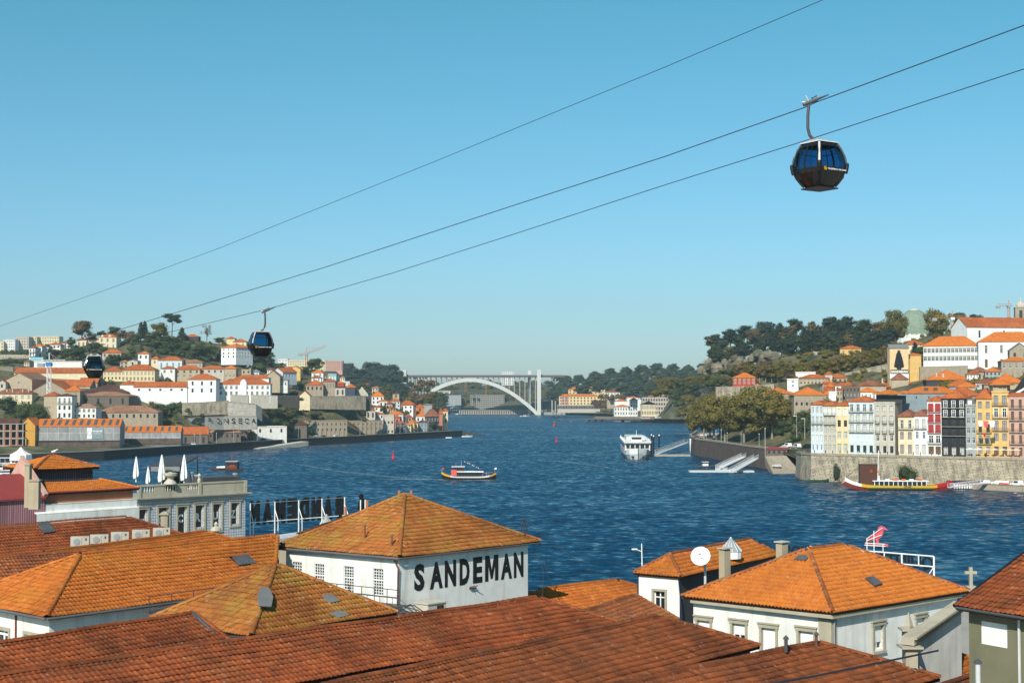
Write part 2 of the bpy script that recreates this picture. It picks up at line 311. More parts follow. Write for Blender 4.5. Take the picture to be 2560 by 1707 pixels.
# ------------------------------------------------------------------ windows, houses
HB = []
_win = {}
WST = {'w': ('m_white', 'pane', None), 's': ('m_white', 'pane', 'granite'), 'k': ('m_darkgrey', 'pane', None), 'r': ('m_darkred', 'pane_pale', 'granite'), 'R': ('m_red', 'm_maroon', 'm_red'),
       'p': ('m_white', 'pane_pale', 'granite'), 'b': ('m_white', 'pane_blue', None), 'x': ('m_white', 'm_white', 'granite'), 'g': ('m_grey', 'm_curtain', 'granite'), 'K': ('m_white', 'pane', 'm_white'), 'd': ('m_brown', 'm_wood', 'granite'), 'G': ('m_green', 'pane', None), 'B': ('m_white', 'm_curtain', 'm_white')}
def winmesh(ww, wh, st):
    ww = round(ww, 1); wh = round(wh, 1); k = (ww, wh, st)
    if k in _win: return _win[k]
    fr, pa, su = WST[st]; mb = MB(); t = max(.07, ww * .08)
    mb.face([(0, .1, 0), (ww, .1, 0), (ww, .1, wh), (0, .1, wh)], pa)
    for x in (0, ww / 2 - t / 2, ww - t): mb.box(x, .03, 0, x + t, .09, wh, fr)
    for z in (0, wh * .68, wh - t): mb.box(t, .035, z, ww - t, .085, z + t, fr)
    if su:
        s = .16
        mb.box(-s, -.22, -.14, ww + s, -.12, 0, su); mb.box(-s, -.2, wh, ww + s, -.12, wh + s, su)
        for x in (-s, ww): mb.box(x, -.19, 0, x + s, -.12, wh, su)
    _win[k] = mb.mesh('window'); return _win[k]
_bal = {}
def balmesh(w, m, depth=.8):
    w = round(w, 1); k = (w, m, depth)
    if k in _bal: return _bal[k]
    mb = MB(); mb.box(0, -depth, -.16, w, 0, 0, 'granite')
    mb.box(0, -depth + .02, .95, w, -depth + .07, 1.02, m)
    n = max(4, int(w / .22))
    for i in range(n + 1): x = .02 + (w - .06) * i / n; mb.box(x, -depth + .03, 0, x + .03, -depth + .06, .95, m)
    for x in (.02, w - .05): mb.box(x, -depth + .03, .93, x + .03, 0, .98, m)
    for y in (-depth * .66, -depth * .33): 
        for x in (.02, w - .05): mb.box(x, y, 0, x + .03, y + .03, .93, m)
    _bal[k] = mb.mesh('balcony'); return _bal[k]
def wallgrid(mb, o, u, n, wd, z0, z1, ops, m, dep=.25):
    o = Vector(o); u = Vector(u); n = Vector(n)
    xs = sorted({0.0, wd} | {a for q in ops for a in q[:2]}); zs = sorted({z0, z1} | {a for q in ops for a in q[2:4]})
    pt = lambda x, z, d=0: tuple(o + u * x - n * d + Vector((0, 0, z)))
    for i in range(len(xs) - 1):
        run = None
        for j in range(len(zs) - 1):
            cx, cz = (xs[i] + xs[i + 1]) / 2, (zs[j] + zs[j + 1]) / 2
            hole = any(q[0] < cx < q[1] and q[2] < cz < q[3] for q in ops)
            if not hole and run is None: run = zs[j]
            if (hole or j == len(zs) - 2) and run is not None:
                top = zs[j] if hole else zs[j + 1]
                mb.face([pt(xs[i], run), pt(xs[i + 1], run), pt(xs[i + 1], top), pt(xs[i], top)], m); run = None
    for a, b, c, d in [q[:4] for q in ops]:
        mb.face([pt(a, c), pt(a, c, dep), pt(a, d, dep), pt(a, d)], m); mb.face([pt(b, c, dep), pt(b, c), pt(b, d), pt(b, d, dep)], m)
        mb.face([pt(a, c), pt(b, c), pt(b, c, dep), pt(a, c, dep)], m); mb.face([pt(a, d, dep), pt(b, d, dep), pt(b, d), pt(a, d)], m)
def roofslabs(mb, w, d, ze, rise, kind, ov, m, thick=.2, hip=None):
    x0, x1, y0, y1 = -ov, w + ov, -ov, d + ov; zr = ze + rise
    W, D_ = x1 - x0, y1 - y0
    A, B, C, E = (x0, y0, ze), (x1, y0, ze), (x1, y1, ze), (x0, y1, ze)
    off = (0, 0, -thick)
    if kind == 'hip':
        if W >= D_:
            i = (D_ / 2 if hip is None else hip); p, q = (x0 + i, (y0 + y1) / 2, zr), (x1 - i, (y0 + y1) / 2, zr)
            fs = [[A, B, q, p], [B, C, q], [C, E, p, q], [E, A, p]]
        else:
            i = W / 2; p, q = ((x0 + x1) / 2, y0 + i, zr), ((x0 + x1) / 2, y1 - i, zr)
            fs = [[A, B, p], [B, C, q, p], [C, E, q], [E, A, p, q]]
        rg = [(p, q), (A, p), (B, q if W >= D_ else p)]
    elif kind == 'gable':
        p, q = (x0, (y0 + y1) / 2, zr), (x1, (y0 + y1) / 2, zr); fs = [[A, B, q, p], [C, E, p, q]]; rg = [(p, q)]
    elif kind == 'gablef':
        p, q = ((x0 + x1) / 2, y0, zr), ((x0 + x1) / 2, y1, zr); fs = [[A, p, q, E], [B, C, q, p]]; rg = [(p, q)]
    elif kind == 'shed':
        C, E = (x1, y1, zr), (x0, y1, zr); fs = [[A, B, C, E]]; rg = []
    for f in fs: mb.slab(f, off, m)
    for a, b in rg: mb.tube([a, b], .16, m, 5)
def house(label, xl, xr, yr, ye, yb, D, yaw=0, xs=None, dep=None, roof='hip', wall='white', rf='tile_far', cols=0, rows=0, win='w', scols=0, ov=.45, base=None,
          balc=(), balm='m_darkgrey', cat='house', name='house', group=None, ww=None, wh=None, parapet=0, door=0, gf=None, cont=False, under=5.0, chim=(), sidewin=None, bands=()):
    A = P(xl, ye, D); zb = Z(yb, D) if base is None else base; ya = math.radians(yaw); u = Vector((math.cos(ya), math.sin(ya))); v = Vector((-math.sin(ya), math.cos(ya)))
    r = ray(xr, ye); k = r[0] / r[1]; w = (k * A.y - A.x) / (u.x - k * u.y)
    if xs is not None:
        r = ray(xs, ye); k = r[0] / r[1]; q = A if xs < xl else Vector((A.x + u.x * w, A.y + u.y * w, 0)); dep = (k * q.y - q.x) / (v.x - k * v.y)
    if dep is None: dep = max(6, min(w * .8, 12))
    dep = max(2.5, min(dep, 60)); h = A.z - zb
    root = thing(name, label, cat, (A.x, A.y, zb), ya, group)
    if roof == 'flat': rise = 0
    else: rise = max(.8, Z(yr, D + (dep / 2 if roof in ('hip', 'gable') else (dep if roof == 'shed' else 0))) - A.z)
    fw, fd = max(w, .5), dep
    mb = MB(); ops = []; wins = []
    if rows and cols:
        fh = h / rows; pitch = fw / cols; ww_ = min(ww or max(.5, min(1.3, pitch * .42)), pitch * .8); wh_ = min(wh or fh * .56, fh * .8)
        for j in range(rows):
            st = win[j] if len(win) > j else win[-1]
            if st == '-': continue
            for i in range(cols):
                x = pitch * (i + .5) - ww_ / 2; z = fh * j + (fh - wh_) * .45
                hh = wh_
                if j == 0 and door: z = .05; hh = min(wh_ * 1.25, fh * .85)
                if j in balc: z = fh * j + .1; hh = min(fh * .78, wh_ * 1.3)
                ops.append((x, x + ww_, z, z + hh)); wins.append((x, z, ww_, hh, st, 0))
    wallgrid(mb, (0, 0, 0), (1, 0, 0), (0, -1, 0), fw, -under, h, ops, wall)
    sops = {0: [], 1: []}; side = 1 if A.x < 0 else 0       # the end wall that shows: right one on the left bank, left one on the right bank
    if yaw > 16: side = 0
    if scols and rows:
        fh = h / rows; pitch = fd / scols; ww_ = min(1.2, pitch * .45); wh_ = fh * .52
        for j in range(rows):
            st = (sidewin or win)[min(j, len(sidewin or win) - 1)]
            if st == '-': continue
            for i in range(scols):
                x = pitch * (i + .5) - ww_ / 2; z = fh * j + (fh - wh_) * .45
                sops[side].append((x, x + ww_, z, z + wh_)); wins.append((x, z, ww_, wh_, st, 1 + side))
    wallgrid(mb, (fw, 0, 0), (0, 1, 0), (1, 0, 0), fd, -under, h, sops[1], wall)
    wallgrid(mb, (0, fd, 0), (0, -1, 0), (-1, 0, 0), fd, -under, h, sops[0], wall)
    mb.face([(fw, fd, -under), (0, fd, -under), (0, fd, h), (fw, fd, h)], wall)
    if roof == 'gable':
        for x in (0, fw): mb.face([(x, 0, h), (x, fd, h), (x, fd / 2, h + rise - .1)], wall)
    if roof == 'gablef':
        for y in (0, fd): mb.face([(0, y, h), (fw, y, h), (fw / 2, y, h + rise - .1)], wall)
    if roof == 'shed':
        for x in (0, fw): mb.face([(x, 0, h), (x, fd, h), (x, fd, h + rise)], wall)
        mb.face([(0, fd, h), (fw, fd, h), (fw, fd, h + rise), (0, fd, h + rise)], wall)
    for zf, mm in bands: mb.box(-.06, -.12, h * zf, fw + .06, -.003, h * zf + .3, mm)
    if gf: mb.box(.01, -.06, 0, fw - .01, -.003, h * gf[0], gf[1]) if not door else None
    mb.build('wall', root)
    rb = MB()
    if roof == 'flat':
        pz = .6 + parapet; rb.box(-.12, -.12, h - .1, fw + .12, fd + .12, h + .05, rf if rf.startswith('m_') or rf in MT else 'concrete')
        for q in ((-.12, -.12, fw + .12, .1), (-.12, fd - .1, fw + .12, fd + .12), (-.12, .1, .1, fd - .1), (fw - .1, .1, fw + .12, fd - .1)): rb.box(q[0], q[1], h + .05, q[2], q[3], h + pz, wall)
    else: roofslabs(rb, fw, fd, h + .22, rise, roof, ov, rf)
    ro = rb.build('roof', root)
    for (cx_, cy_) in chim:
        cb = MB(); zc = h + rise * (1 - abs(cy_ - .5) * 1.4); X_, Y_ = cx_ * fw, cy_ * fd
        cb.box(X_ - .35, Y_ - .3, zc - 1.2, X_ + .35, Y_ + .3, zc + 1.3, 'stone_light'); cb.box(X_ - .45, Y_ - .4, zc + 1.3, X_ + .45, Y_ + .4, zc + 1.45, 'tile_far'); cb.build('chimney', root)
    for x, z, a, b, st, sd_ in wins:
        if sd_ == 0: M = Matrix.Translation((x, .12, z))
        elif sd_ == 2: M = Matrix.Translation((fw - .12, x, z)) @ Matrix.Rotation(math.pi / 2, 4, 'Z')
        else: M = Matrix.Translation((.12, fd - x, z)) @ Matrix.Rotation(-math.pi / 2, 4, 'Z')
        a2, b2 = round(a, 1), round(b, 1)
        link('door' if (door and z < .1 and sd_ == 0) else 'window', winmesh(a2, b2, st), root, M @ Matrix.Diagonal((a / a2, 1, b / b2, 1)))
    for j in balc:
        fh = h / rows; z = fh * j + .02
        if balm.startswith('+'):      # one small balcony per window
            for i in range(cols): pw = fw / cols; link('balcony', balmesh(pw * .72, balm[1:]), root, Matrix.Translation((pw * (i + .14), 0, z)))
        else: link('balcony', balmesh(fw - .3, balm), root, Matrix.Translation((.15, 0, z)))
    if not cont: CTRL.append((A.x + u.x * w / 2, A.y + u.y * w / 2, zb)); CTRL.append((A.x + u.x * w / 2 + v.x * dep, A.y + u.y * w / 2 + v.y * dep, zb + dep * .12))
    HB.append((A.x + u.x * w / 2 + v.x * dep / 2, A.y + u.y * w / 2 + v.y * dep / 2, max(w, dep) * .62 + 3)); root['w'] = fw; root['d'] = fd; root['h'] = h
    return root

# ------------------------------------------------------------------ trees
_crown = {}
def leafcloud(lobes, n, s, rs, core=.82):
    V = []; Fc = []; R = []
    tot = sum(r[0] * r[2] for _, r in lobes)
    for c, r in lobes:
        c = np.array(c); r = np.array(r); k = max(6, int(n * r[0] * r[2] / tot))
        d = rs.normal(size=(k, 3)); d /= np.linalg.norm(d, axis=1)[:, None]; d[:, 2] = np.where(d[:, 2] < -.35, -d[:, 2], d[:, 2])
        p = c + d * r * rs.uniform(.78, 1.28, (k, 1))
        nr = d + rs.normal(size=(k, 3)) * .55; nr /= np.linalg.norm(nr, axis=1)[:, None]
        a = np.cross(nr, rs.normal(size=(k, 3))); a /= np.linalg.norm(a, axis=1)[:, None]; b = np.cross(nr, a)
        sz = s * rs.uniform(.6, 1.35, (k, 1))
        q = np.stack([p + a * sz, p + b * sz * .8, p - a * sz, p - b * sz * .8], 1)
        i0 = sum(len(x) for x in V) ; V.append(q.reshape(-1, 3)); Fc.append(np.arange(k * 4).reshape(-1, 4) + i0); R.append(rs.uniform(0, 1, k) * .8 + .2 * (d[:, 2] > .2))  # upward leaves tinted lighter, light from above put into their colour
        # solid heart of the lobe, coloured dark as the crown's inner shade
        th = np.linspace(0, 2 * np.pi, 7)[:-1]; ph = np.array([-.9, -.3, .35, .95]); pts = np.array([[np.cos(t) * np.cos(f_), np.sin(t) * np.cos(f_), np.sin(f_)] for f_ in ph for t in th])
        i0 = sum(len(x) for x in V); V.append(c + pts * r * core * rs.uniform(.85, 1.1, (24, 1)))
        fs = [[j * 6 + i, j * 6 + (i + 1) % 6, (j + 1) * 6 + (i + 1) % 6, (j + 1) * 6 + i] for j in range(3) for i in range(6)] + [[18, 19, 20, 21], [18, 21, 22, 23], [3, 2, 1, 0], [5, 4, 3, 0]]
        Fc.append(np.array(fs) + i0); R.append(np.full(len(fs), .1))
    return np.concatenate(V), np.concatenate(Fc), np.concatenate(R)
def npmesh(name, V, Fq, R=None, mats=('leaf_green',), mi=None):
    me = bpy.data.meshes.new(name); nv, nf = len(V), len(Fq); k = Fq.shape[1]
    me.vertices.add(nv); me.vertices.foreach_set('co', np.ascontiguousarray(V, dtype=np.float32).ravel())
    me.loops.add(nf * k); me.loops.foreach_set('vertex_index', np.ascontiguousarray(Fq, dtype=np.int32).ravel())
    me.polygons.add(nf); me.polygons.foreach_set('loop_start', np.arange(nf, dtype=np.int32) * k)
    try: me.polygons.foreach_set('loop_total', np.full(nf, k, dtype=np.int32))
    except Exception: pass
    for m in mats: me.materials.append(MT[m])
    if mi is not None: me.polygons.foreach_set('material_index', mi)
    if R is not None:
        a = me.attributes.new('rnd', 'FLOAT', 'FACE'); a.data.foreach_set('value', np.asarray(R, dtype=np.float32))
    me.update(calc_edges=True); return me
def lobeset(kind, rs):
    L = []
    if kind in ('round', 'plane', 'autumn', 'blue'):
        for i in range(19):
            a = rs.uniform(0, 6.28); q = rs.uniform(0, 1) ** .5; z = rs.uniform(.24, .86); wd = .33 * math.sqrt(max(.1, 1 - ((z - .54) / .42) ** 2))
            r = rs.uniform(.10, .18); L.append(((math.cos(a) * q * wd, math.sin(a) * q * wd, z), (r, r, r * .85)))
        L.append(((0, 0, .55), (.27, .27, .33)))
    elif kind == 'pine':
        for i in range(11):
            a = rs.uniform(0, 6.28); q = rs.uniform(0, .36); r = rs.uniform(.12, .2); L.append(((math.cos(a) * q, math.sin(a) * q, rs.uniform(.5, .9)), (r, r, r * .7)))
    elif kind == 'cedar':
        for z, q in ((.35, .4), (.5, .42), (.65, .34), (.8, .24), (.92, .12)):
            for i in range(4): a = rs.uniform(0, 6.28); L.append(((math.cos(a) * q * .6, math.sin(a) * q * .6, z + rs.uniform(-.04, .04)), (q * .5, q * .5, .05)))
    elif kind == 'cypress':
        for i in range(9): z = .1 + .85 * i / 9; r = .2 * (1 - i / 10) + .02; L.append(((rs.uniform(-.02, .02), rs.uniform(-.02, .02), z), (r, r, .13)))
    elif kind in ('bush', 'hedge'):
        for i in range(11): a = rs.uniform(0, 6.28); q = rs.uniform(0, .36); r = rs.uniform(.16, .28); L.append(((math.cos(a) * q, math.sin(a) * q, rs.uniform(.12, .6) * (1 - q)), (r, r, r * 1.1)))
        L.append(((0, 0, .3), (.4, .4, .45)))
    elif kind == 'bare':
        for i in range(34): a = rs.uniform(0, 6.28); q = rs.uniform(0, .28); r = rs.uniform(.05, .1); L.append(((math.cos(a) * q, math.sin(a) * q, rs.uniform(.3, .95)), (r, r, r * 1.4)))
    return L
def palm_arrays(rs):
    V = []; Fq = []
    for k in range(22):
        a = rs.uniform(0, 6.28); el = rs.uniform(-.9, 1.1); p = np.array([0, 0, .93]); d = np.array([math.cos(a) * math.cos(el), math.sin(a) * math.cos(el), math.sin(el)])
        s = np.array([-math.sin(a), math.cos(a), 0]); prev = None
        for j in range(4):
            q = p + d * .045 * j + np.array([0, 0, -.012 * j * j]); wv = s * .016 * (1 - j / 4) * (1.6 if j == 1 else 1); cur = len(V); V += [q - wv, q + wv]
            if prev is not None: Fq.append([prev, prev + 1, cur + 1, cur])
            prev = cur
    return np.array(V), np.array(Fq), rs.uniform(0, 1, len(Fq))
def crown(kind, mt, var, big=0):
    k = (kind, mt, var, big)
    if k in _crown: return _crown[k]
    rs = np.random.RandomState(var * 7 + len(kind) * 13 + big)
    if kind == 'palm': V, Fq, R = palm_arrays(rs)
    else:
        n, s = [(420, .042), (1500, .024), (3600, .0165)][big]
        if kind == 'bare': n, s = int(n * .8), s * .55
        V, Fq, R = leafcloud(lobeset(kind, rs), n, s, rs, core=.3 if kind == 'bare' else .76)
    _crown[k] = npmesh('crown', V, Fq, R, (mt,)); return _crown[k]
_trunk = {}
def trunkmesh(kind, m):
    k = (kind, m)
    if k in _trunk: return _trunk[k]
    mb = MB()
    if kind == 'palm': mb.tube([(0, 0, -.05), (.01, 0, .4), (0, 0, .94)], .016, m, 5, r1=.011)
    else:
        top = .8 if kind in ('pine', 'cedar', 'cypress', 'bare') else .55
        mb.tube([(0, 0, -.08), (.008, 0, top * .5), (0, .01, top)], .028, m, 6, r1=.012)
        if kind != 'cypress':
            for i in range(7 if kind == 'bare' else 4):
                a = i * 1.7; z0 = top * (.5 + .1 * (i % 3)); mb.tube([(0, 0, z0), (math.cos(a) * .12, math.sin(a) * .12, z0 + .14), (math.cos(a) * .2, math.sin(a) * .2, z0 + .26)], .012, m, 4, r1=.004)
    _trunk[k] = mb.mesh('trunk'); return _trunk[k]
KM = {'round': 'leaf_green', 'plane': 'leaf_plane', 'autumn': 'leaf_autumn', 'blue': 'leaf_blue', 'pine': 'leaf_dark', 'cedar': 'leaf_dark', 'cypress': 'leaf_dark', 'bush': 'leaf_green', 'hedge': 'leaf_ivy', 'bare': 'leaf_autumn', 'palm': 'leaf_green'}
WN = {'round': .72, 'plane': .78, 'autumn': .72, 'blue': .74, 'pine': .85, 'cedar': .85, 'cypress': .4, 'bush': 1.0, 'hedge': 1.0, 'bare': .66, 'palm': .3}
TREES = []
def tree(px, yb, hpx, D, kind='round', wpx=None, grp='g', mt=None, label=None, ctrl=True, pale=False):
    b = P(px, yb, D); hh = hpx * D / F; sx = hh if wpx is None else wpx * D / F / WN[kind]
    big = 2 if hpx > 95 else (1 if hpx > 26 else 0)
    plant = kind in ('bush', 'hedge')
    t = thing('shrub' if plant else 'tree', label, 'bush' if plant else ('palm tree' if kind == 'palm' else 'tree'), b, rnd.uniform(0, 6.28))
    c = link('crown' if not plant else 'foliage', crown(kind, mt or KM[kind], rnd.randint(0, 4), big), t, Matrix.Diagonal((sx, sx, hh, 1)))
    if not plant: link('trunk', trunkmesh(kind, 'bark_pale' if pale else 'bark'), t, Matrix.Diagonal((max(sx * .8, hh * .5), max(sx * .8, hh * .5), hh, 1)))
    if ctrl: CTRL.append((b.x, b.y, b.z))
    TREES.append((grp, px, t, label)); return t
TG = {}      # group key -> (group phrase, label pattern with {o} for the ordinal)
ONES = ['zeroth', 'first', 'second', 'third', 'fourth', 'fifth', 'sixth', 'seventh', 'eighth', 'ninth', 'tenth', 'eleventh', 'twelfth', 'thirteenth', 'fourteenth', 'fifteenth', 'sixteenth', 'seventeenth', 'eighteenth', 'nineteenth']
def ordn(i, n):
    if i == n and n > 3: return 'rightmost'
    if i == 1: return 'leftmost'
    if i < 20: return ONES[i]
    T_ = ['', '', 'twent', 'thirt', 'fort', 'fift', 'sixt', 'sevent', 'eight', 'ninet'][i // 10] if i < 100 else None
    if T_ is None: return '%dth' % i
    return T_ + 'ieth' if i % 10 == 0 else T_ + 'y-' + ONES[i % 10]
def ordinal_labels(items, phrase, pattern):
    items.sort(key=lambda q: q[0]); n = len(items)
    for i, (px, o) in enumerate(items):
        o['group'] = phrase
        s = ordn(i + 1, n); o['label'] = pattern.format(o=s if s in ('leftmost', 'rightmost') else s + ' from the left')

# ------------------------------------------------------------------ near roofs: real tiles
mat('tile_base', (.05, .022, .012), var=.4, scale=2)  # dark underlay: shade in the gaps under the tiles put into its colour
mat('skylight', (.1, .1, .105), rough=.45, var=.3, scale=2)
mat('slate_patch', (.17, .175, .17), rough=.8, var=.25, scale=1)
TW, TE, TL = .235, .37, .42
def tile_arrays(kind):
    if kind == 'roll': prof = [(0, .0), (.03, .055), (.085, .085), (.14, .055), (.17, .0), (.235, -.005)]
    else: prof = [(0, .035), (.03, .055), (.07, -.004), (.12, .02), (.165, -.004), (.2, .035), (.235, .04)]
    L = TL; V = []; n = len(prof)
    for x, z in prof: V.append((x, 0, z + (.022 if kind == 'roll' else .045)))
    for x, z in prof: V.append((x, L, z + .008))
    for x, z in prof: V.append((x, .004, z + (.008 if kind == 'roll' else .033)))
    Fq = []
    for i in range(n - 1): Fq.append((i, i + 1, n + i + 1, n + i)); Fq.append((2 * n + i, 2 * n + i + 1, i + 1, i))
    return np.array(V), np.array(Fq)
_tm = {}
def tilemesh(kind, mt):
    if (kind, mt) not in _tm: V, Fq = tile_arrays(kind); _tm[(kind, mt)] = npmesh('tile', V, Fq, None, (mt,))
    return _tm[(kind, mt)]
def inpoly(x, y, poly):
    r = np.zeros(len(x), bool); n = len(poly)
    for i in range(n):
        x1, y1 = poly[i]; x2, y2 = poly[(i + 1) % n]
        if abs(y2 - y1) < 1e-9: continue
        c = ((y1 > y) != (y2 > y)) & (x < (x2 - x1) * (y - y1) / (y2 - y1) + x1); r ^= c
    return r
def sag(p): return .022 * np.sin(.55 * p[:, 0] + .8 * p[:, 1]) + .02 * np.sin(1.3 * p[:, 0] - .9 * p[:, 1] + 1)
CAMP = np.array([0, 0, H])
def capmesh(mt):
    k = ('cap', mt)
    if k not in _tm:
        V = []; Fq = []
        for j, (y, s) in enumerate(((0, 1.1), (.44, .92))):
            for i in range(6): t = math.pi * i / 5; V.append((-math.cos(t) * .13 * s, y, math.sin(t) * .11 * s - .01))
        for i in range(5): Fq.append((i, i + 1, 7 + i, 6 + i))
        _tm[k] = npmesh('ridge_tile', np.array(V), np.array(Fq), None, (mt,))
    return _tm[k]
def near_roof(root, planes, ridges=(), mt='tile_orange', kind='flat', budget=300, holes=(), name='roof', capm=None, bare=()):
    """planes: list of 3D polygons whose first edge is the eave (left to right seen from outside)"""
    loc = root.location.copy(); mb = MB(); allO = []; allU = []; allV = []; allN = []
    for ip, pl in enumerate(list(planes) + list(bare)):
        pts = [Vector(p) for p in pl]; u = (pts[1] - pts[0]).normalized(); n = None
        n = u.cross(pts[2] - pts[0]).normalized()
        if n.z < 0: n = -n
        mb.slab([p - n * .04 - loc for p in pts], -n * .16, 'tile_base')
        if ip >= len(planes): continue
        v = n.cross(u).normalized()
        if (pts[2] - pts[0]).dot(v) < 0: v = -v; u = -u
        o = pts[0]; poly = [((p - o).dot(u), (p - o).dot(v)) for p in pts]
        a0, a1 = min(p[0] for p in poly), max(p[0] for p in poly); b1 = max(p[1] for p in poly)
        A, B = np.meshgrid(np.arange(a0, a1, TW), np.arange(-.06, b1, TE)); A = A.ravel(); B = B.ravel()
        k = inpoly(A + TW / 2, np.maximum(B + .2, .02), poly); A = A[k]; B = B[k]
        U, Vv, Nn = np.array(u), np.array(v), np.array(n)
        O = np.array(o) + A[:, None] * U + B[:, None] * Vv
        if len(O) == 0: continue
        c = O + U * .11 + Vv * .2; t = c - CAMP; px = CX + F * t[:, 0] / t[:, 1]; py = CY - F * ((t[:, 2] * CP - t[:, 1] * SP) / (t[:, 1] * CP + t[:, 2] * SP))
        ok = (px > -90) & (px < 2650) & (py < 1790)
        for hp in holes: ok &= ~inpoly(px, py, hp)
        O = O[ok]; O = O + Nn * (sag(O) * (.35 if kind == 'roll' else 1) + np.random.RandomState(len(O)).uniform(-.012, .012, len(O)))[:, None]
        allO.append(O); allU.append(np.tile(U, (len(O), 1))); allV.append(np.tile(Vv, (len(O), 1))); allN.append(np.tile(Nn, (len(O), 1)))
    rf = mb.build(name, root)
    if allO:
        O = np.concatenate(allO); U = np.concatenate(allU); Vv = np.concatenate(allV); Nn = np.concatenate(allN)
        rs = np.random.RandomState(len(O) % 999); dist = np.linalg.norm(O - CAMP, axis=1)
        t = O - CAMP; px = CX + F * t[:, 0] / t[:, 1]; py = CY - F * ((t[:, 2] * CP - t[:, 1] * SP) / (t[:, 1] * CP + t[:, 2] * SP)); vis = (px > 0) & (px < 2560) & (py < 1707)
        order = np.argsort(dist + np.where(vis, 0, 1e4)); near = order[:budget]; rest = order[budget:]
        jit = rs.normal(0, .012, len(O)); U2 = U + Vv * jit[:, None]; tm = tilemesh(kind, mt)
        L0 = np.array(loc)
        for i in near:
            M = Matrix(((U2[i, 0], Vv[i, 0], Nn[i, 0], O[i, 0] - L0[0]), (U2[i, 1], Vv[i, 1], Nn[i, 1], O[i, 1] - L0[1]), (U2[i, 2], Vv[i, 2], Nn[i, 2], O[i, 2] - L0[2]), (0, 0, 0, 1)))
            link('tile', tm, rf, M)
        if len(rest):
            V0, F0 = tile_arrays(kind); O, U2, Vv, Nn = O[rest], U2[rest], Vv[rest], Nn[rest]
            W = (O - L0)[:, None, :] + V0[None, :, 0:1] * U2[:, None, :] + V0[None, :, 1:2] * Vv[:, None, :] + V0[None, :, 2:3] * Nn[:, None, :]
            Fq = (F0[None] + (np.arange(len(O)) * len(V0))[:, None, None]).reshape(-1, 4)
            R = np.repeat(rs.uniform(0, 1, len(O)), len(F0))
            o = link('tiles', npmesh('tiles', W.reshape(-1, 3), Fq, R, (mt,)), rf); o['kind'] = 'stuff'
    cm = capmesh(capm or mt)
    for a, b in ridges:
        a = Vector(a); b = Vector(b); d = b - a; L = d.length; d.normalize(); n = Vector((0, 0, 1)); s = d.cross(n).normalized(); n = s.cross(d)
        k = int(L / .38)
        for i in range(k):
            p = a + d * (i * .38); q = P_to_px(p)
            if q is None or not (-60 < q[0] < 2620 and q[1] < 1760): continue
            M = Matrix(((s.x, d.x, n.x, p.x - loc.x), (s.y, d.y, n.y, p.y - loc.y), (s.z, d.z, n.z, p.z - loc.z + .05 + float(sag(np.array([p]))[0]) * .8), (0, 0, 0, 1)))
            link('ridge_tile', cm, rf, M)
    return rf
def P_to_px(p):
    t = Vector(p) - Vector((0, 0, H)); y = t.y * CP + t.z * SP
    if y < .5: return None
    return CX + F * t.x / y, CY - F * (t.z * CP - t.y * SP) / y
def bw(mb, name, root):
    o = mb.build(name, root); o.location = -root.location; return o
# ------------------------------------------------------------------ near side: the port-wine warehouses on the slope
def VP(px, py, A, B):
    """where the sight line through a pixel meets the upright plane through A and B"""
    r = Vector(ray(px, py)); n = Vector((B[1] - A[1], -(B[0] - A[0]), 0)); o = Vector((0, 0, H))
    return o + r * ((Vector((A[0], A[1], 0)) - o).dot(n) / r.dot(n))
def quadwall(mb, A, B, z0, z1, m, ops=(), dep=.3):
    """upright wall from A to B (left to right as seen), with openings given as (s0,s1,z0,z1)"""
    A = Vector((A[0], A[1], 0)); B = Vector((B[0], B[1], 0)); u = (B - A).normalized(); n = Vector((u.y, -u.x, 0))
    wallgrid(mb, A, u, n, (B - A).length, z0, z1, list(ops), m, dep); return u, n
def wop(px0, px1, py0, py1, A, B):
    a = VP(px0, (py0 + py1) / 2, A, B); b = VP(px1, (py0 + py1) / 2, A, B); A2 = Vector((A[0], A[1], 0))
    pm = (px0 + px1) / 2; return ((a.xy - A2.xy).length, (b.xy - A2.xy).length, VP(pm, py1, A, B).z, VP(pm, py0, A, B).z)
def place(me, name, root, A, u, s, z, inn=.12):
    n = Vector((u.y, -u.x, 0)); p = Vector((A[0], A[1], 0)) + u * s - n * inn - Vector((root.location.x, root.location.y, 0)); p.z = z - root.location.z
    return link(name, me, root, Matrix.Translation(p) @ Matrix.Rotation(math.atan2(u.y, u.x), 4, 'Z'))
def v3(p, z): return Vector((p[0], p[1], z))

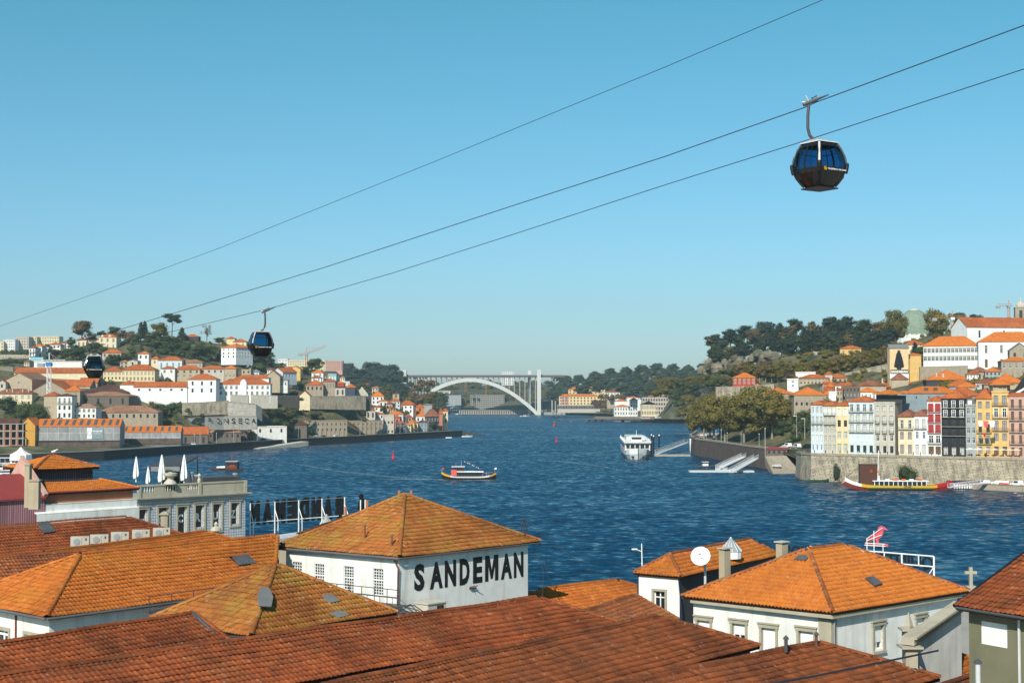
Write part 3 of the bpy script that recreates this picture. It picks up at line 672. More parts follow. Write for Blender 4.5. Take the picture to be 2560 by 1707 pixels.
def bay(label, L, R, zr, half, drop, mt, ext=12, hipR=True, wall='stone', cat='warehouse', kind='flat', zb=12, budget=300, back=True, capm=None, name='warehouse', hipL=False, ov=.35):
    A = G(L[0], L[1], zr); B = G(R[0], R[1], zr); a = (B - A).normalized()
    if ext: A = A - a * ext
    p = Vector((a.y, -a.x, 0)); d = Vector((0, 0, -drop)); e1 = A + p * half + d; e2 = B + p * half + d + (a * half if hipR else Vector()); b2 = B - p * half + d + (a * half if hipR else Vector()); b1 = A - p * half + d
    if hipL: e1 -= a * half; b1 -= a * half
    root = thing(name, label, cat, v3((A + B) / 2, zb)); mb = MB()
    sh = lambda q, i, j: q + p * i * -ov + a * j * -ov
    w1, w2, w3, w4 = sh(e1, 1, -1), sh(e2, 1, 1), sh(b2, -1, 1), sh(b1, -1, -1)
    mb.hexa([v3(w1, zb - 4), v3(w2, zb - 4), v3(w3, zb - 4), v3(w4, zb - 4)], [v3(w1, zr - drop - .15), v3(w2, zr - drop - .15), v3(w3, zr - drop - .15), v3(w4, zr - drop - .15)], wall)
    if not hipR: mb.face([v3(w2, zr - drop - .15), v3(w3, zr - drop - .15), B - a * ov + Vector((0, 0, -.2))], wall)
    if not hipL: mb.face([v3(w4, zr - drop - .15), v3(w1, zr - drop - .15), A + a * ov + Vector((0, 0, -.2))], wall)
    bw(mb, 'wall', root)
    planes = [[e1, e2, B, A]] + ([[e2, b2, B]] if hipR else []) + ([[b1, e1, A]] if hipL else [])
    rg = [(A, B), (e2, B)] + ([(e1, A)] if hipL else [])
    near_roof(root, planes, rg, mt, kind, budget, bare=[[b2, b1, A, B]], capm=capm)
    CTRL.append((A.x, A.y, zb)); CTRL.append((B.x, B.y, zb))
    return root, A, B, e1, e2, p, a
W1 = bay('long rust-red tiled warehouse roof in front of the lettered white building', (138, 1668), (1339, 1494), 24.7, 3.3, 1.35, 'tile_rust')
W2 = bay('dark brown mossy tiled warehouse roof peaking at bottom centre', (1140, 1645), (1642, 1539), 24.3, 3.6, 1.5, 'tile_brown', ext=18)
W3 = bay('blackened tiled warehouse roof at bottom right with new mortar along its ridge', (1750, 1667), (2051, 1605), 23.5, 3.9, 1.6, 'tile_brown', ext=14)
W4 = bay('dark weathered tiled warehouse roof at the bottom left edge', (0, 1607), (483, 1532), 25.0, 3.3, 1.35, 'tile_rust', ext=10, hipR=False)
# one more bay below the picture's lower edge so that the row goes on
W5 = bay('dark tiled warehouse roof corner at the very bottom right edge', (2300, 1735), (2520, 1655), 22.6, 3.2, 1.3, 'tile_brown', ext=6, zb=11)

# F: lichened pyramid roof
def hiproof4(label, C, Lc, R, apex, ze, zr, mt, kind='flat', wall='white', zb=12, ov=.4, root=None, cat='warehouse', budget=300, capm=None, name='warehouse', holes=(), ridge2=None, topz=None):
    """hip roof from three eave corners (pixels) and one or two ridge ends"""
    C = G(*C, ze); Lc = G(*Lc, ze); R = G(*R, ze); K = Lc + R - C
    mid = (Lc + R) / 2
    if apex is None: a1 = v3(mid, zr); a2 = a1
    else:
        a1 = G(*apex, zr); a2 = G(*ridge2, zr) if ridge2 else a1
    root = root or thing(name, label, cat, v3(C, zb)); u1 = (C - Lc).normalized(); u2 = (R - C).normalized()
    k = lambda q, i, j: q - u1 * ov * i + u2 * ov * j
    planes = [[Lc, C, a1], [C, R, a2, a1] if ridge2 else [C, R, a1]]
    bare = [[R, K, a2], [K, Lc, a1, a2] if ridge2 else [K, Lc, a1]]
    near_roof(root, planes, [(C, a1), (R, a2), (Lc, a1)] + ([(a1, a2)] if ridge2 else []), mt, kind, budget, bare=bare, capm=capm, holes=holes)
    wc, wl, wr, wk = C - u1 * ov + u2 * ov, Lc + u1 * ov + u2 * ov, R - u1 * ov - u2 * ov, K + u1 * ov - u2 * ov
    CTRL.append((C.x, C.y, zb)); CTRL.append((K.x, K.y, zb))
    return root, wc, wl, wr, wk, C, Lc, R, K, a1, a2
def walls4(root, q, z0, z1, m, o1=(), o2=()):
    wc, wl, wr, wk = q; mb = MB(); r1 = quadwall(mb, wl, wc, z0, z1, m, o1); r2 = quadwall(mb, wc, wr, z0, z1, m, o2); quadwall(mb, wr, wk, z0, z1, m); quadwall(mb, wk, wl, z0, z1, m); bw(mb, 'wall', root); return r1, r2
hole1 = [(640, 1478), (668, 1470), (676, 1530), (636, 1532)]
PF = hiproof4('pyramid warehouse roof with yellow lichen and three grey patches', (627, 1590), (375, 1545), (994, 1530), None, 23.8, 26.35, 'tile_lichen')
walls4(PF[0], PF[1:5], 8, 23.7, 'white')
def patch_on(root, pts, A, B, C, m, name, lift=.09, th=.05):
    """a sheet lying on the roof plane A,B,C, outlined by pixels"""
    A, B, C = Vector(A), Vector(B), Vector(C); n = (B - A).cross(C - A).normalized(); n = n if n.z > 0 else -n; o = Vector((0, 0, H)); q = []
    for px, py in pts:
        r = Vector(ray(px, py)); q.append(o + r * ((A - o).dot(n) / r.dot(n)) + n * lift)
    mb = MB(); mb.slab(q, n * th, m); return bw(mb, name, root)
c_, l_, r_, a_ = PF[5], PF[6], PF[7], PF[9]
patch_on(PF[0], [(802, 1493), (826, 1488), (849, 1505), (824, 1511)], c_, r_, a_, 'slate_patch', 'roof_patch', .08)
patch_on(PF[0], [(821, 1536), (848, 1529), (872, 1541), (845, 1548)], c_, r_, a_, 'slate_patch', 'roof_patch', .08)
patch_on(PF[0], [(646, 1478), (668, 1484), (677, 1505), (672, 1530), (640, 1528), (638, 1500)], c_, r_, a_, 'slate_patch', 'roof_patch', .3)
# flashing between the low roof at the left and the pyramid roof
mb = MB(); mb.tube([P(480, 1531, 65.5), P(497, 1545, 65), P(535, 1583, 64.3), P(560, 1592, 64.8), P(627, 1594, 65.6)], .09, 'm_darkgrey', 6)
bw(mb, 'gutter', PF[0])

# G: big orange roof, left centre
zeG, zrG = 23.7, 26.1
G0, GL, GR_ = G(116, 1543, zeG), G(0, 1528, zeG), G(464, 1498, zeG); aG = (GR_ - G0).normalized(); pG = Vector((aG.y, -aG.x, 0))
GR_ = G0 + aG * 14.6; GK = G0 - pG * 10; GK2 = GK + aG * 23; R1 = G0 - pG * 5 + aG * 5; R1.z = zrG; R2 = R1 + aG * 14
rootG = thing('warehouse', 'wide bright orange tiled warehouse with white walls and yellow lichen', 'warehouse', v3(G0, 12))
near_roof(rootG, [[G0, GR_, R2, R1], [GK, G0, R1]], [(G0, R1), (R1, R2), (GK, R1), (GR_, R2)], 'tile_orange', bare=[[GK2, GK, R1, R2]], holes=[[(576, 1390), (618, 1385), (641, 1408), (596, 1414)]])
patch_on(rootG, [(577, 1391), (619, 1386), (641, 1408), (597, 1414)], G0, GR_, R1, 'skylight', 'skylight', .02)
wc, wl = G0 - pG * .4 + aG * .4, GK + pG * .4 + aG * .4
o1 = [wop(-14, 22, 1572, 1620, wl, wc), wop(63, 92, 1588, 1640, wl, wc)]
mb = MB(); quadwall(mb, wl, wc, 8, zeG - .1, 'white', o1); quadwall(mb, wc, wc + aG * 13.7, 8, zeG - .1, 'white'); bw(mb, 'wall', rootG)
uG = (wc - wl).normalized()
for q in o1: place(winmesh(q[1] - q[0], q[3] - q[2], 's'), 'window', rootG, wl, uG, q[0], q[2])
mb = MB(); mb.tube([VP(39, 1532, wl, wc) + Vector((.05, -.12, 0)), VP(39, 1620, wl, wc) + Vector((.05, -.12, -2))], .05, 'm_darkred', 6); bw(mb, 'downpipe', rootG)
mb = MB(); mb.tube([G0 + Vector((0, 0, -.08)) - pG * -.08, GR_ + Vector((0, 0, -.08)) + pG * .08], .09, 'gutter', 6); mb.tube([GK + Vector((0, 0, -.08)) - aG * .05, G0 + Vector((0, 0, -.08)) - aG * .05], .09, 'gutter', 6); bw(mb, 'gutter', rootG)
# H: older roof behind it
bay('faded brown tiled roof between the orange roof and the air conditioners', (0, 1395), (337, 1369), 25.0, 4.6, 2.1, 'tile_old', ext=12, hipR=False, ov=.3)
# I: roof behind the air conditioners
WI = bay('rust-red tiled roof behind the row of air conditioners', (0, 1316), (316, 1292), 26.0, 4.8, 2.2, 'tile_rust', ext=14)
patch_on(WI[0], [(92, 1312), (122, 1308), (138, 1332), (108, 1336)], WI[3], WI[4], WI[2], 'skylight', 'skylight', .1)
WI2 = bay('small orange tiled ridge beside the barrel-shaped skylight', (385, 1345), (513, 1329), 24.9, 3.0, 1.2, 'tile_orange', ext=10)
ac = []
for px, py in ((176, 1366), (225, 1361), (277, 1354), (330, 1348), (382, 1343)):
    b = G(px, py, 24.78); t = thing('air_conditioner', None, 'air conditioner', b, math.radians(12)); mb = MB()
    mb.box(0, 0, 0, 1.2, .38, .66, 'stone_light'); mb.box(.06, .05, -.3, .14, .33, 0, 'm_grey'); mb.box(1.05, .05, -.3, 1.13, .33, 0, 'm_grey'); mb.build('casing', t)
    mb = MB(); mb.lathe([(.22, 0), (.22, .03), (.02, .04)], 'm_grey', 14); o = mb.build('fan', t); o.rotation_euler = (math.pi / 2, 0, 0); o.location = (.4, -.01, .34)
    mb = MB(); mb.box(.72, -.02, .1, .735, -.002, .6, 'm_darkgrey'); mb.box(.95, -.02, .4, 1.05, -.002, .55, 'm_darkgrey'); mb.build('panel', t)
    ac.append((px, t))
ordinal_labels(ac, 'air conditioners in a row on the left roofs', 'white air conditioner box on the roof, {o} of the row of five')
# barrel skylights of clear plastic
def barrel(label, px0, py0, px1, py1, z, r):
    a, b = G(px0, py0, z), G(px1, py1, z); L = (b - a).length; ya = math.atan2(b.y - a.y, b.x - a.x); t = thing('skylight', label, 'skylight', a, ya); n = max(4, int(L / .8))
    for i in range(n):
        mb = MB(); x0, x1 = L * i / n + .02, L * (i + 1) / n - .02
        for j in range(6):
            t0, t1 = math.pi * j / 6, math.pi * (j + 1) / 6; y0, z0, y1, z1 = -math.cos(t0) * r, math.sin(t0) * r, -math.cos(t1) * r, math.sin(t1) * r
            mb.slab([(x0, y0, z0), (x1, y0, z0), (x1, y1, z1), (x0, y1, z1)], (0, 0, -.04), 'm_silver')
        mb.build('panel', t)
    mb = MB(); mb.box(-.1, -r - .1, -.6, L + .1, r + .1, 0, 'stone_light'); mb.build('kerb', t)
barrel('arched clear plastic skylight on the roof below the tiled office building', 470, 1360, 556, 1350, 24.2, .45)
barrel('arched grey plastic skylight behind the corner of the lettered building', 676, 1356, 745, 1346, 24.3, .5)

# S: the white building with the big lettering
zeS = Z(1392, 85) ; CS, LS, RS = G(998, 1392, zeS), G(690, 1366, zeS), G(1352, 1352, zeS); KS = LS + RS - CS
mS = (LS + RS) / 2; aS = v3(mS, 0); zap = Z(1237, mS.y); apS = P(1012, 1236, mS.y)
rootS = thing('warehouse', 'white building with big black painted lettering and lichened orange pyramid roof', 'building', v3(CS, 14))
near_roof(rootS, [[LS, CS, apS], [CS, RS, apS]], [(CS, apS), (RS, apS), (LS, apS)], 'tile_lichen', bare=[[RS, KS, apS], [KS, LS, apS]])
u1, u2 = (CS - LS).normalized(), (RS - CS).normalized(); ws = [CS - u1 * .3 + u2 * .25, LS + u1 * .55 + u2 * .3, RS - u2 * .9 - u1 * .3, KS + u1 * .5 - u2 * .5]
wns = [(730, 754, 1404, 1480), (786, 810, 1409, 1486), (859, 884, 1415, 1481), (932, 958, 1421, 1486)]
oS = [wop(q[0], q[1], q[2], q[2] + 66, ws[1], ws[0]) for q in wns]
walls4(rootS, ws, 8, zeS - .1, 'white', oS)
def bigwin(ww, wh):
    mb = MB(); mb.face([(0, .08, 0), (ww, .08, 0), (ww, .08, wh), (0, .08, wh)], 'm_black'); t = .03
    for i in range(5): x = (ww - t) * i / 4; mb.box(x, .0, 0, x + t, .07, wh, 'm_white')
    for j in range(10): z = (wh - t) * j / 9; mb.box(0, .01, z, ww, .065, z + (t if j != 5 else t * 2.5), 'm_white')
    return mb.mesh('window')
for q in oS: place(bigwin(q[1] - q[0], q[3] - q[2]), 'window', rootS, ws[1], u1, q[0], q[2], .03)
b0, b1_ = VP(1035, 1479, ws[0], ws[2]), VP(1308, 1440, ws[0], ws[2]); t0 = VP(1035, 1410, ws[0], ws[2])
zl = (b0.z + b1_.z) / 2; nS = Vector((u2.y, -u2.x, 0))
uT = (b1_ - b0).normalized().xy.to_3d(); wT = (b1_ - b0).xy.length
for i, ch in enumerate('SANDEMAN'):
    f0, f1 = [(0, .088), (.135, .247), (.265, .365), (.398, .487), (.52, .605), (.632, .757), (.782, .888), (.907, 1.0)][i]
    O_ = Vector((b0.x, b0.y, zl)) + uT * wT * f0 + nS * .012 - rootS.location; wc_, hc_ = wT * (f1 - f0), t0.z - b0.z - .02
    if ch == 'M': mb = MB(); mb.slab([O_ + uT * x * wc_ + Vector((0, 0, z * hc_)) for x, z in [(0, 0), (0, 1), (.32, 1), (.5, .42), (.68, 1), (1, 1), (1, 0), (.75, 0), (.75, .6), (.57, .08), (.43, .08), (.25, .6), (.25, 0)]], nS * -.01, 'm_black'); mb.build('painted_letter', rootS)
    else: letters(ch, rootS, O_, uT, wc_, hc_, 'm_black', bold=.045, thick=.008, name='painted_letter')
mb = MB(); mb.tube([LS + Vector((0, 0, -.1)), CS + Vector((0, -.05, -.1))], .1, 'gutter', 6); mb.tube([CS + Vector((0, -.05, -.1)), RS + Vector((0, 0, -.1))], .06, 'gutter', 6); bw(mb, 'gutter', rootS)
q0 = VP(985, 1395, ws[1], ws[0]) + Vector((0, -.15, 0)); mb = MB(); mb.tube([q0, VP(996, 1420, ws[1], ws[0]) + Vector((0, -.12, 0)), VP(993, 1530, ws[1], ws[0]) + Vector((0, -.12, -1))], .06, 'rust_pipe', 6); bw(mb, 'downpipe', rootS)
mb = MB(); mb.tube([VP(690, 1372, ws[1], ws[0]) + Vector((0, -.15, 0)), VP(696, 1400, ws[1], ws[0]) + Vector((0, -.12, 0)), VP(696, 1450, ws[1], ws[0]) + Vector((0, -.12, 0))], .06, 'rust_pipe', 6); bw(mb, 'downpipe', rootS)
for (px, py, hh) in ((913, 1345, .75), (980, 1366, .62)):       # flue pipes on the roof
    A, B, C = LS, CS, apS; n = (B - A).cross(C - A).normalized(); r = Vector(ray(px, py)); o = Vector((0, 0, H)); q = o + r * ((A - o).dot(n) / r.dot(n))
    mb = MB(); mb.tube([q - Vector((0, 0, .2)), q + Vector((-.02, 0, hh))], .055, 'rust_pipe', 7); mb.lathe([(.1, 0), (.1, .06), (.02, .12)], 'gutter', 8, tuple(q + Vector((-.02, 0, hh)))); bw(mb, 'flue', rootS)
for px in (998, 1028):
    q = P(px, 1240, apS.y + .2); mb = MB(); mb.box(q.x - .07, q.y - .07, q.z - .3, q.x + .07, q.y + .07, q.z + .38, 'brick_wall'); bw(mb, 'finial', rootS)
q0 = VP(1180, 1470, ws[0], ws[2]); single_mb = MB(); single_mb.box(-.28, -.12, 0, .28, 0, .07, 'm_brown'); single_mb.tube([(-.2, 0, .1), (.15, -.35, .2)], .03, 'm_brown', 5); single_mb.tube([(.1, 0, 0), (.3, -.02, -.4)], .012, 'm_black', 4)
o = single_mb.build('floodlight', rootS); o.matrix_local = Matrix.Translation(q0 + nS * .02 - rootS.location) @ Matrix.Rotation(math.atan2(u2.y, u2.x), 4, 'Z')
# duct box at its foot and the walkway
t = VP(1062, 1528, ws[0], ws[2]); mb = MB(); mb.box(-.75, -1.1, -.1, .75, 0, .62, 'stone_light'); mb.box(-.82, -1.16, .62, .82, .02, .7, 'stone_light'); mb.box(-.02, -1.13, .05, .5, -1.1, .5, 'm_black'); mb.box(.1, -1.16, .08, .35, -1.13, .45, 'm_brown')
single(mb, 'vent_box', 'stone-coloured vent box with dark opening at the foot of the lettered wall', 'vent', t + Vector((0, -.2, 0)), math.atan2(u2.y, u2.x))
def railing(label, pts, hgt, step, m='m_darkgrey', r=.025, mids=1, cat='railing', floor=None):
    t = thing('railing', label, cat, pts[0]); mb = MB(); o = Vector(pts[0]); pts = [Vector(p) - o for p in pts]
    for k in range(mids + 1): z = hgt * (k + 1) / (mids + 1); mb.tube([p + Vector((0, 0, z)) for p in pts], r, m, 4)
    mb.build('handrail', t)
    for a, b in zip(pts[:-1], pts[1:]):
        n = max(1, round((b - a).length / step))
        for i in range(n + (1 if b is pts[-1] else 0)): p = a.lerp(b, i / n); mb = MB(); mb.tube([p, p + Vector((0, 0, hgt))], r, m, 4); mb.build('post', t)
    if floor:
        mb = MB(); off = Vector(floor)
        for a, b in zip(pts[:-1], pts[1:]): mb.slab([a, b, b + off, a + off], (0, 0, -.05), m)
        mb.build('walkway_floor', t)
    return t
a_, b_ = VP(812, 1487, ws[1] + Vector((0, -.9, 0)), ws[0] + Vector((0, -.9, 0))), VP(1000, 1520, ws[1] + Vector((0, -.9, 0)), ws[0] + Vector((0, -.9, 0)))
railing('thin dark railing of the walkway along the white windowed wall', [v3(a_, b_.z + .1), v3(b_, b_.z + .1)], .95, 1.0, floor=(.3, .7, 0))
a_ = G0 + pG * .9 + aG * 5.5; railing('rusty black railing along the gutter of the wide orange roof', [v3(a_, 23.4), v3(a_ + aG * 8.5, 23.5)], .85, 1.5, mids=1, floor=(-.5, .5, 0))
mb = MB(); zc = b_.z
for i in range(9):
    s = i * .13; mb.tube([b_ + Vector((-1.6 + s * 1.5, .1, -.1 + .25 * math.sin(i))), b_ + Vector((-.6 + s * 1.6, -.3, .3 * math.cos(i))), b_ + Vector((.5 + s, -.1, -.4 + .2 * math.sin(i * 2)))], .035, 'm_darkgrey', 5)
single(mb, 'hose_bundle', 'tangle of black hoses and cables at the corner of the white building', 'hoses')

# P: small orange roofs right of it
bay('orange tiled roof with two rows of dark glass tiles by the river', (1404, 1466), (1540, 1448), 21.5, 4.3, 2.0, 'tile_orange', ext=2.2, hipR=True, hipL=True, kind='roll', zb=10)
P2_ = bay('pinkish orange roof slope tucked against the white house with the dish', (1443, 1533), (1590, 1486), 20.9, 3.2, 1.5, 'tile_old', ext=1, hipR=False, kind='roll', zb=10)
# N: narrow white house with the dish
zeN, zrN = 22.25, 23.55
CN, LN = G(1703, 1441, zeN), G(1582, 1431, zeN); uN1 = (CN - LN).normalized(); uN2 = Vector((-uN1.y, uN1.x, 0)); wN = (CN - LN).length; RN = CN + uN2 * 17; KN = LN + uN2 * 17
aN1 = v3((CN + LN) / 2 + uN2 * wN / 2, zrN); aN2 = v3(aN1 + uN2 * 13, zrN)
rootN = thing('house', 'narrow white house with orange roof carrying the large satellite dish', 'house', v3(CN, 11))
near_roof(rootN, [[LN, CN, aN1], [CN, RN, aN2, aN1]], [(CN, aN1), (LN, aN1), (aN1, aN2)], 'tile_orange', 'roll', 260, bare=[[RN, KN, aN2], [KN, LN, aN1, aN2]], capm='tile_old')
wq = [CN - uN1 * .3 + uN2 * .3, LN + uN1 * .3 + uN2 * .3, RN - uN1 * .3 - uN2 * .3, KN + uN1 * .3 - uN2 * .3]
oN = [wop(1635, 1663, 1476, 1530, wq[1], wq[0])]
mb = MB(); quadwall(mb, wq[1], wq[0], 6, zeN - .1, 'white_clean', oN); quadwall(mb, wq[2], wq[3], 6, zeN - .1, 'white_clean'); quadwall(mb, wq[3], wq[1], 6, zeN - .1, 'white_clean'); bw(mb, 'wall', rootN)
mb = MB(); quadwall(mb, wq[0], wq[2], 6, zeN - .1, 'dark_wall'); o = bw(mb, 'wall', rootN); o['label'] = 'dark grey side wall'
q = oN[0]; place(winmesh(q[1] - q[0], q[3] - q[2], 's'), 'window', rootN, wq[1], uN1, q[0], q[2], .1)
mb = MB(); mb.tube([wq[1] + Vector((-.05, -.05, -.2)), v3(wq[1] + Vector((-.05, -.05, 0)), 10)], .05, 'm_navy', 6); bw(mb, 'downpipe', rootN)
mb = MB(); mb.tube([VP(1696, 1445, wq[1], wq[0]) + Vector((0, -.1, 0)), VP(1703, 1520, wq[1], wq[0]) + Vector((0, -.1, 0)), VP(1705, 1600, wq[1], wq[0]) + Vector((0, -.1, 0))], .05, 'm_navy', 6); bw(mb, 'downpipe', rootN)
for px, y0, y1, dd, lab in ((1812, 1446, 1368, 101, 'tall rendered chimney with vented cap right beside the satellite dish'), (1955, 1405, 1352, 97, 'rendered chimney with flat cap on the ridge behind the big hipped roof')):
    a_ = P(px, y0, dd); hgt = Z(y1, dd) - a_.z; t = thing('chimney', lab, 'chimney', a_ - Vector((0, 0, .8)), .7); mb = MB(); mb.box(-.32, -.26, 0, .32, .26, hgt + .62, 'tan'); mb.build('stack', t)
    mb = MB(); mb.box(-.42, -.36, hgt + .72, .42, .36, hgt + .8, 'stone_light')
    for x in (-.28, -.05, .18): mb.box(x, -.24, hgt + .62, x + .1, .24, hgt + .72, 'm_maroon')
    mb.build('cap', t)
# satellite dish
p0 = P(1763, 1448, 99.3); pd = P(1752, 1391, 98.6); t = thing('satellite_dish', 'large white satellite dish on a post above the narrow house', 'satellite dish', p0 - Vector((0, 0, .4)))
mb = MB(); mb.tube([(0, 0, 0), (0, 0, pd.z - p0.z - .2)], .09, 'm_silver', 8); mb.tube([(0, 0, .9), (-.1, -.3, 1.5)], .05, 'm_silver', 6); mb.build('post', t)
mb = MB(); prof = [(.001, 0)] + [(.68 * i / 6, .14 * (i / 6) ** 2) for i in range(1, 7)]; mb.lathe(prof + [(.68, .16)] + [(.68 * i / 6, .14 * (i / 6) ** 2 + .02) for i in range(6, 0, -1)], 'm_white', 24)
dd_ = (Vector((-.25, -.9, .45))).normalized(); Rm = dd_.to_track_quat('Z', 'Y').to_matrix().to_4x4(); loc = pd - t.location
o = mb.build('dish', t); o.matrix_local = Matrix.Translation(loc) @ Rm
mb = MB()
for k in range(3): a = k * 2.09 + .5; mb.tube([(math.cos(a) * .6, math.sin(a) * .6, .12), (0, 0, .55)], .012, 'm_grey', 4)
mb.lathe([(.05, .5), (.06, .56), (.03, .62)], 'm_darkgrey', 8); o = mb.build('feed_arm', t); o.matrix_local = Matrix.Translation(loc) @ Rm
# small glass lantern cones on roofs
def cone(label, px, py, D, r, hgt, nn='roof_lantern'):
    b = P(px, py, D); t = thing(nn, label, 'roof lantern', b); mb = MB(); mb.lathe([(r, -.5), (r, .0), (r * 1.05, .05)], 'm_white', 12); mb.build('base', t)
    mb = MB(); mb.lathe([(r * 1.05, .05), (.1, hgt), (.02, hgt + .05)], 'pane_pale', 12); mb.build('glass', t)
    for i in range(12): a = 2 * math.pi * i / 12; mb = MB(); mb.tube([(math.cos(a) * r * 1.07, math.sin(a) * r * 1.07, .05), (0, 0, hgt + .08)], .02, 'm_white', 4); mb.build('glazing_bar', t)
cone('white conical glass lantern on the roof edge below the black letters', 816, 1312, 112, .5, .75)
cone('white conical glass lantern behind the tall rendered chimney', 1827, 1378, 108, .8, 1.0)
# O: big cream house
zeO, zrO = 22.8, 25.65
CO, LO, RO = G(2083, 1531, zeO), G(1702, 1489, zeO), G(2424, 1476, zeO); KO = LO + RO - CO
v1_, v2_ = (CO - LO).normalized(), (RO - CO).normalized(); hw = (CO - LO).length / 2
aO1 = v3((CO + LO) / 2 + v2_ * hw, zrO); Lr = (RO - CO).length - 2 * hw; aO2 = v3(aO1 + v2_ * max(.3, Lr), zrO)
rootO = thing('house', 'large cream-walled house with a bright orange hipped roof and stone-framed windows', 'house', v3(CO, 11))
near_roof(rootO, [[LO, CO, aO1], [CO, RO, aO2, aO1]], [(CO, aO1), (LO, aO1), (aO1, aO2), (RO, aO2)], 'tile_clean', 'roll', 300, bare=[[RO, KO, aO2], [KO, LO, aO1, aO2]], capm='tile_old')
ov = .5; wO = [CO - v1_ * ov + v2_ * ov, LO + v1_ * ov + v2_ * ov, RO - v1_ * ov - v2_ * ov, KO + v1_ * ov - v2_ * ov]
o1 = [wop(1744, 1776, 1550, 1600, wO[1], wO[0]), wop(1832, 1864, 1558, 1615, wO[1], wO[0]), wop(1905, 1940, 1569, 1640, wO[1], wO[0]), wop(1998, 2035, 1577, 1650, wO[1], wO[0])]
o2 = [wop(2183, 2207, 1562, 1622, wO[0], wO[2]), wop(2290, 2311, 1543, 1596, wO[0], wO[2])]
walls4(rootO, wO, 6, zeO - .1, 'cream_house' if 'cream_house' in MT else 'white', o1, o2)
def shutwin(ww, wh, sh):
    mb = MB(); g = .14; mb.face([(0, .1, 0), (ww, .1, 0), (ww, .1, wh), (0, .1, wh)], 'pane')
    mb.box(.04, .0, wh * (1 - sh), ww - .04, .05, wh, 'm_white')
    n = int(wh * sh / .07)
    for i in range(n): z = wh * (1 - sh) + .07 * i; mb.box(.05, -.012, z + .01, ww - .05, .0, z + .055, 'm_white')
    if sh < .99:
        for x in (0, ww / 2 - .05, ww - .07): mb.box(x, .02, 0, x + .08, .09, wh * (1 - sh), 'm_white')
        mb.box(0, .02, 0, ww, .09, .06, 'm_white')
    for x in (-g, ww): mb.box(x, -.2, -.1, x + g, -.04, wh, 'granite')
    mb.box(-g - .05, -.22, wh, ww + g + .05, -.04, wh + .22, 'granite'); mb.box(-g - .1, -.28, wh + .22, ww + g + .1, -.04, wh + .3, 'granite'); mb.box(-g - .05, -.26, -.24, ww + g + .05, -.04, -.1, 'granite')
    return mb.mesh('window')
for q, s in zip(o1, (.7, .5, 1, .62)): place(shutwin(q[1] - q[0], q[3] - q[2], s), 'window', rootO, wO[1], v1_, q[0], q[2], .1)
for q, s in zip(o2, (.72, .5)): place(shutwin(q[1] - q[0], q[3] - q[2], s), 'window', rootO, wO[0], v2_, q[0], q[2], .1)
mb = MB(); zt = zeO - .12; n1, n2 = Vector((v1_.y, -v1_.x, 0)), Vector((v2_.y, -v2_.x, 0))
mb.slab([v3(wO[1], zt), v3(wO[0], zt), v3(wO[0] + n1 * .35 + n2 * .35, zt), v3(wO[1] + n1 * .35, zt)], (0, 0, -.25), 'granite'); mb.slab([v3(wO[0], zt), v3(wO[2], zt), v3(wO[2] + n2 * .35, zt), v3(wO[0] + n1 * .35 + n2 * .35, zt - .001)], (0, 0, -.25), 'granite'); bw(mb, 'cornice', rootO)
mb = MB(); q = wO[0]; mb.hexa([v3(q + n1 * .06 - v1_ * .75, 6), v3(q + n1 * .06 + n2 * .06, 6), v3(q + n2 * .06 + v2_ * .5, 6), v3(q - v1_ * .7 + v2_ * .3, 6)], [v3(q + n1 * .06 - v1_ * .75, zt - .3), v3(q + n1 * .06 + n2 * .06, zt - .3), v3(q + n2 * .06 + v2_ * .5, zt - .3), v3(q - v1_ * .7 + v2_ * .3, zt - .3)], 'granite'); bw(mb, 'corner_pilaster', rootO)
mb = MB(); mb.box(-.1, 0, 0, .1, .1, 1, 'granite')
mb = MB(); up = Vector((0, 0, .1)); mb.tube([LO + up + v2_ * .25 + v1_ * .2, CO + up + v2_ * .3 - v1_ * .2, RO + up - v1_ * .3], .05, 'm_grey', 6); bw(mb, 'gutter', rootO)
mb = MB(); mb.tube([wO[0] + n2 * .2 + v2_ * .05 + Vector((0, 0, -.3)), v3(wO[0] + n2 * .2 + v2_ * .05, 8)], .055, 'm_green' if False else 'm_grey', 6); bw(mb, 'downpipe', rootO)
patch_on(rootO, [(2160, 1450), (2180, 1446), (2203, 1464), (2184, 1470)], CO, RO, aO1, 'skylight', 'skylight', .14, .08)
for a in ([(1986, 1402), (1998, 1391), (2018, 1391), (2022, 1398), (2014, 1404)],): patch_on(rootO, a, LO, CO, aO1, 'skylight', 'skylight', .1)

# Q: olive house at the right edge
zeQ = 26.1; AQ = G(2388, 1514, zeQ); BQ = G(2700, 1562, zeQ); uQ = (BQ - AQ).normalized(); vQ = Vector((-uQ.y, uQ.x, 0)); TQ = P(2740, 1232, 73)
rq = Vector(ray(2562, 1374)); TQ = AQ + vQ * 8 + Vector((0, 0, 3.3))
rootQ = thing('house', 'olive green house with brownish red roof at the right edge', 'house', v3(AQ, 12)); EQ = BQ + vQ * 8 + Vector((0, 0, 3.3))
near_roof(rootQ, [[AQ, BQ, EQ, TQ]], [], 'tile_rust', 'flat', 300, bare=[[BQ + vQ * 16, AQ + vQ * 16, TQ, EQ]])
mb = MB(); mb.tube([AQ - uQ * .05, TQ - uQ * .05], .09, 'm_black', 6); mb.tube([AQ + Vector((0, -.1, -.06)), BQ + Vector((0, -.1, -.06))], .07, 'm_darkgrey', 6); bw(mb, 'gutter', rootQ)
wa, wb = AQ + uQ * .25 + vQ * .55, BQ + vQ * .55; oQ = [wop(2452, 2518, 1556, 1614, wa, wb)]; mb = MB(); quadwall(mb, wa, wb, 6, zeQ, 'olive', oQ); wd_ = wa + vQ * 14
quadwall(mb, wd_, wa, 6, zeQ, 'olive'); bw(mb, 'wall', rootQ)
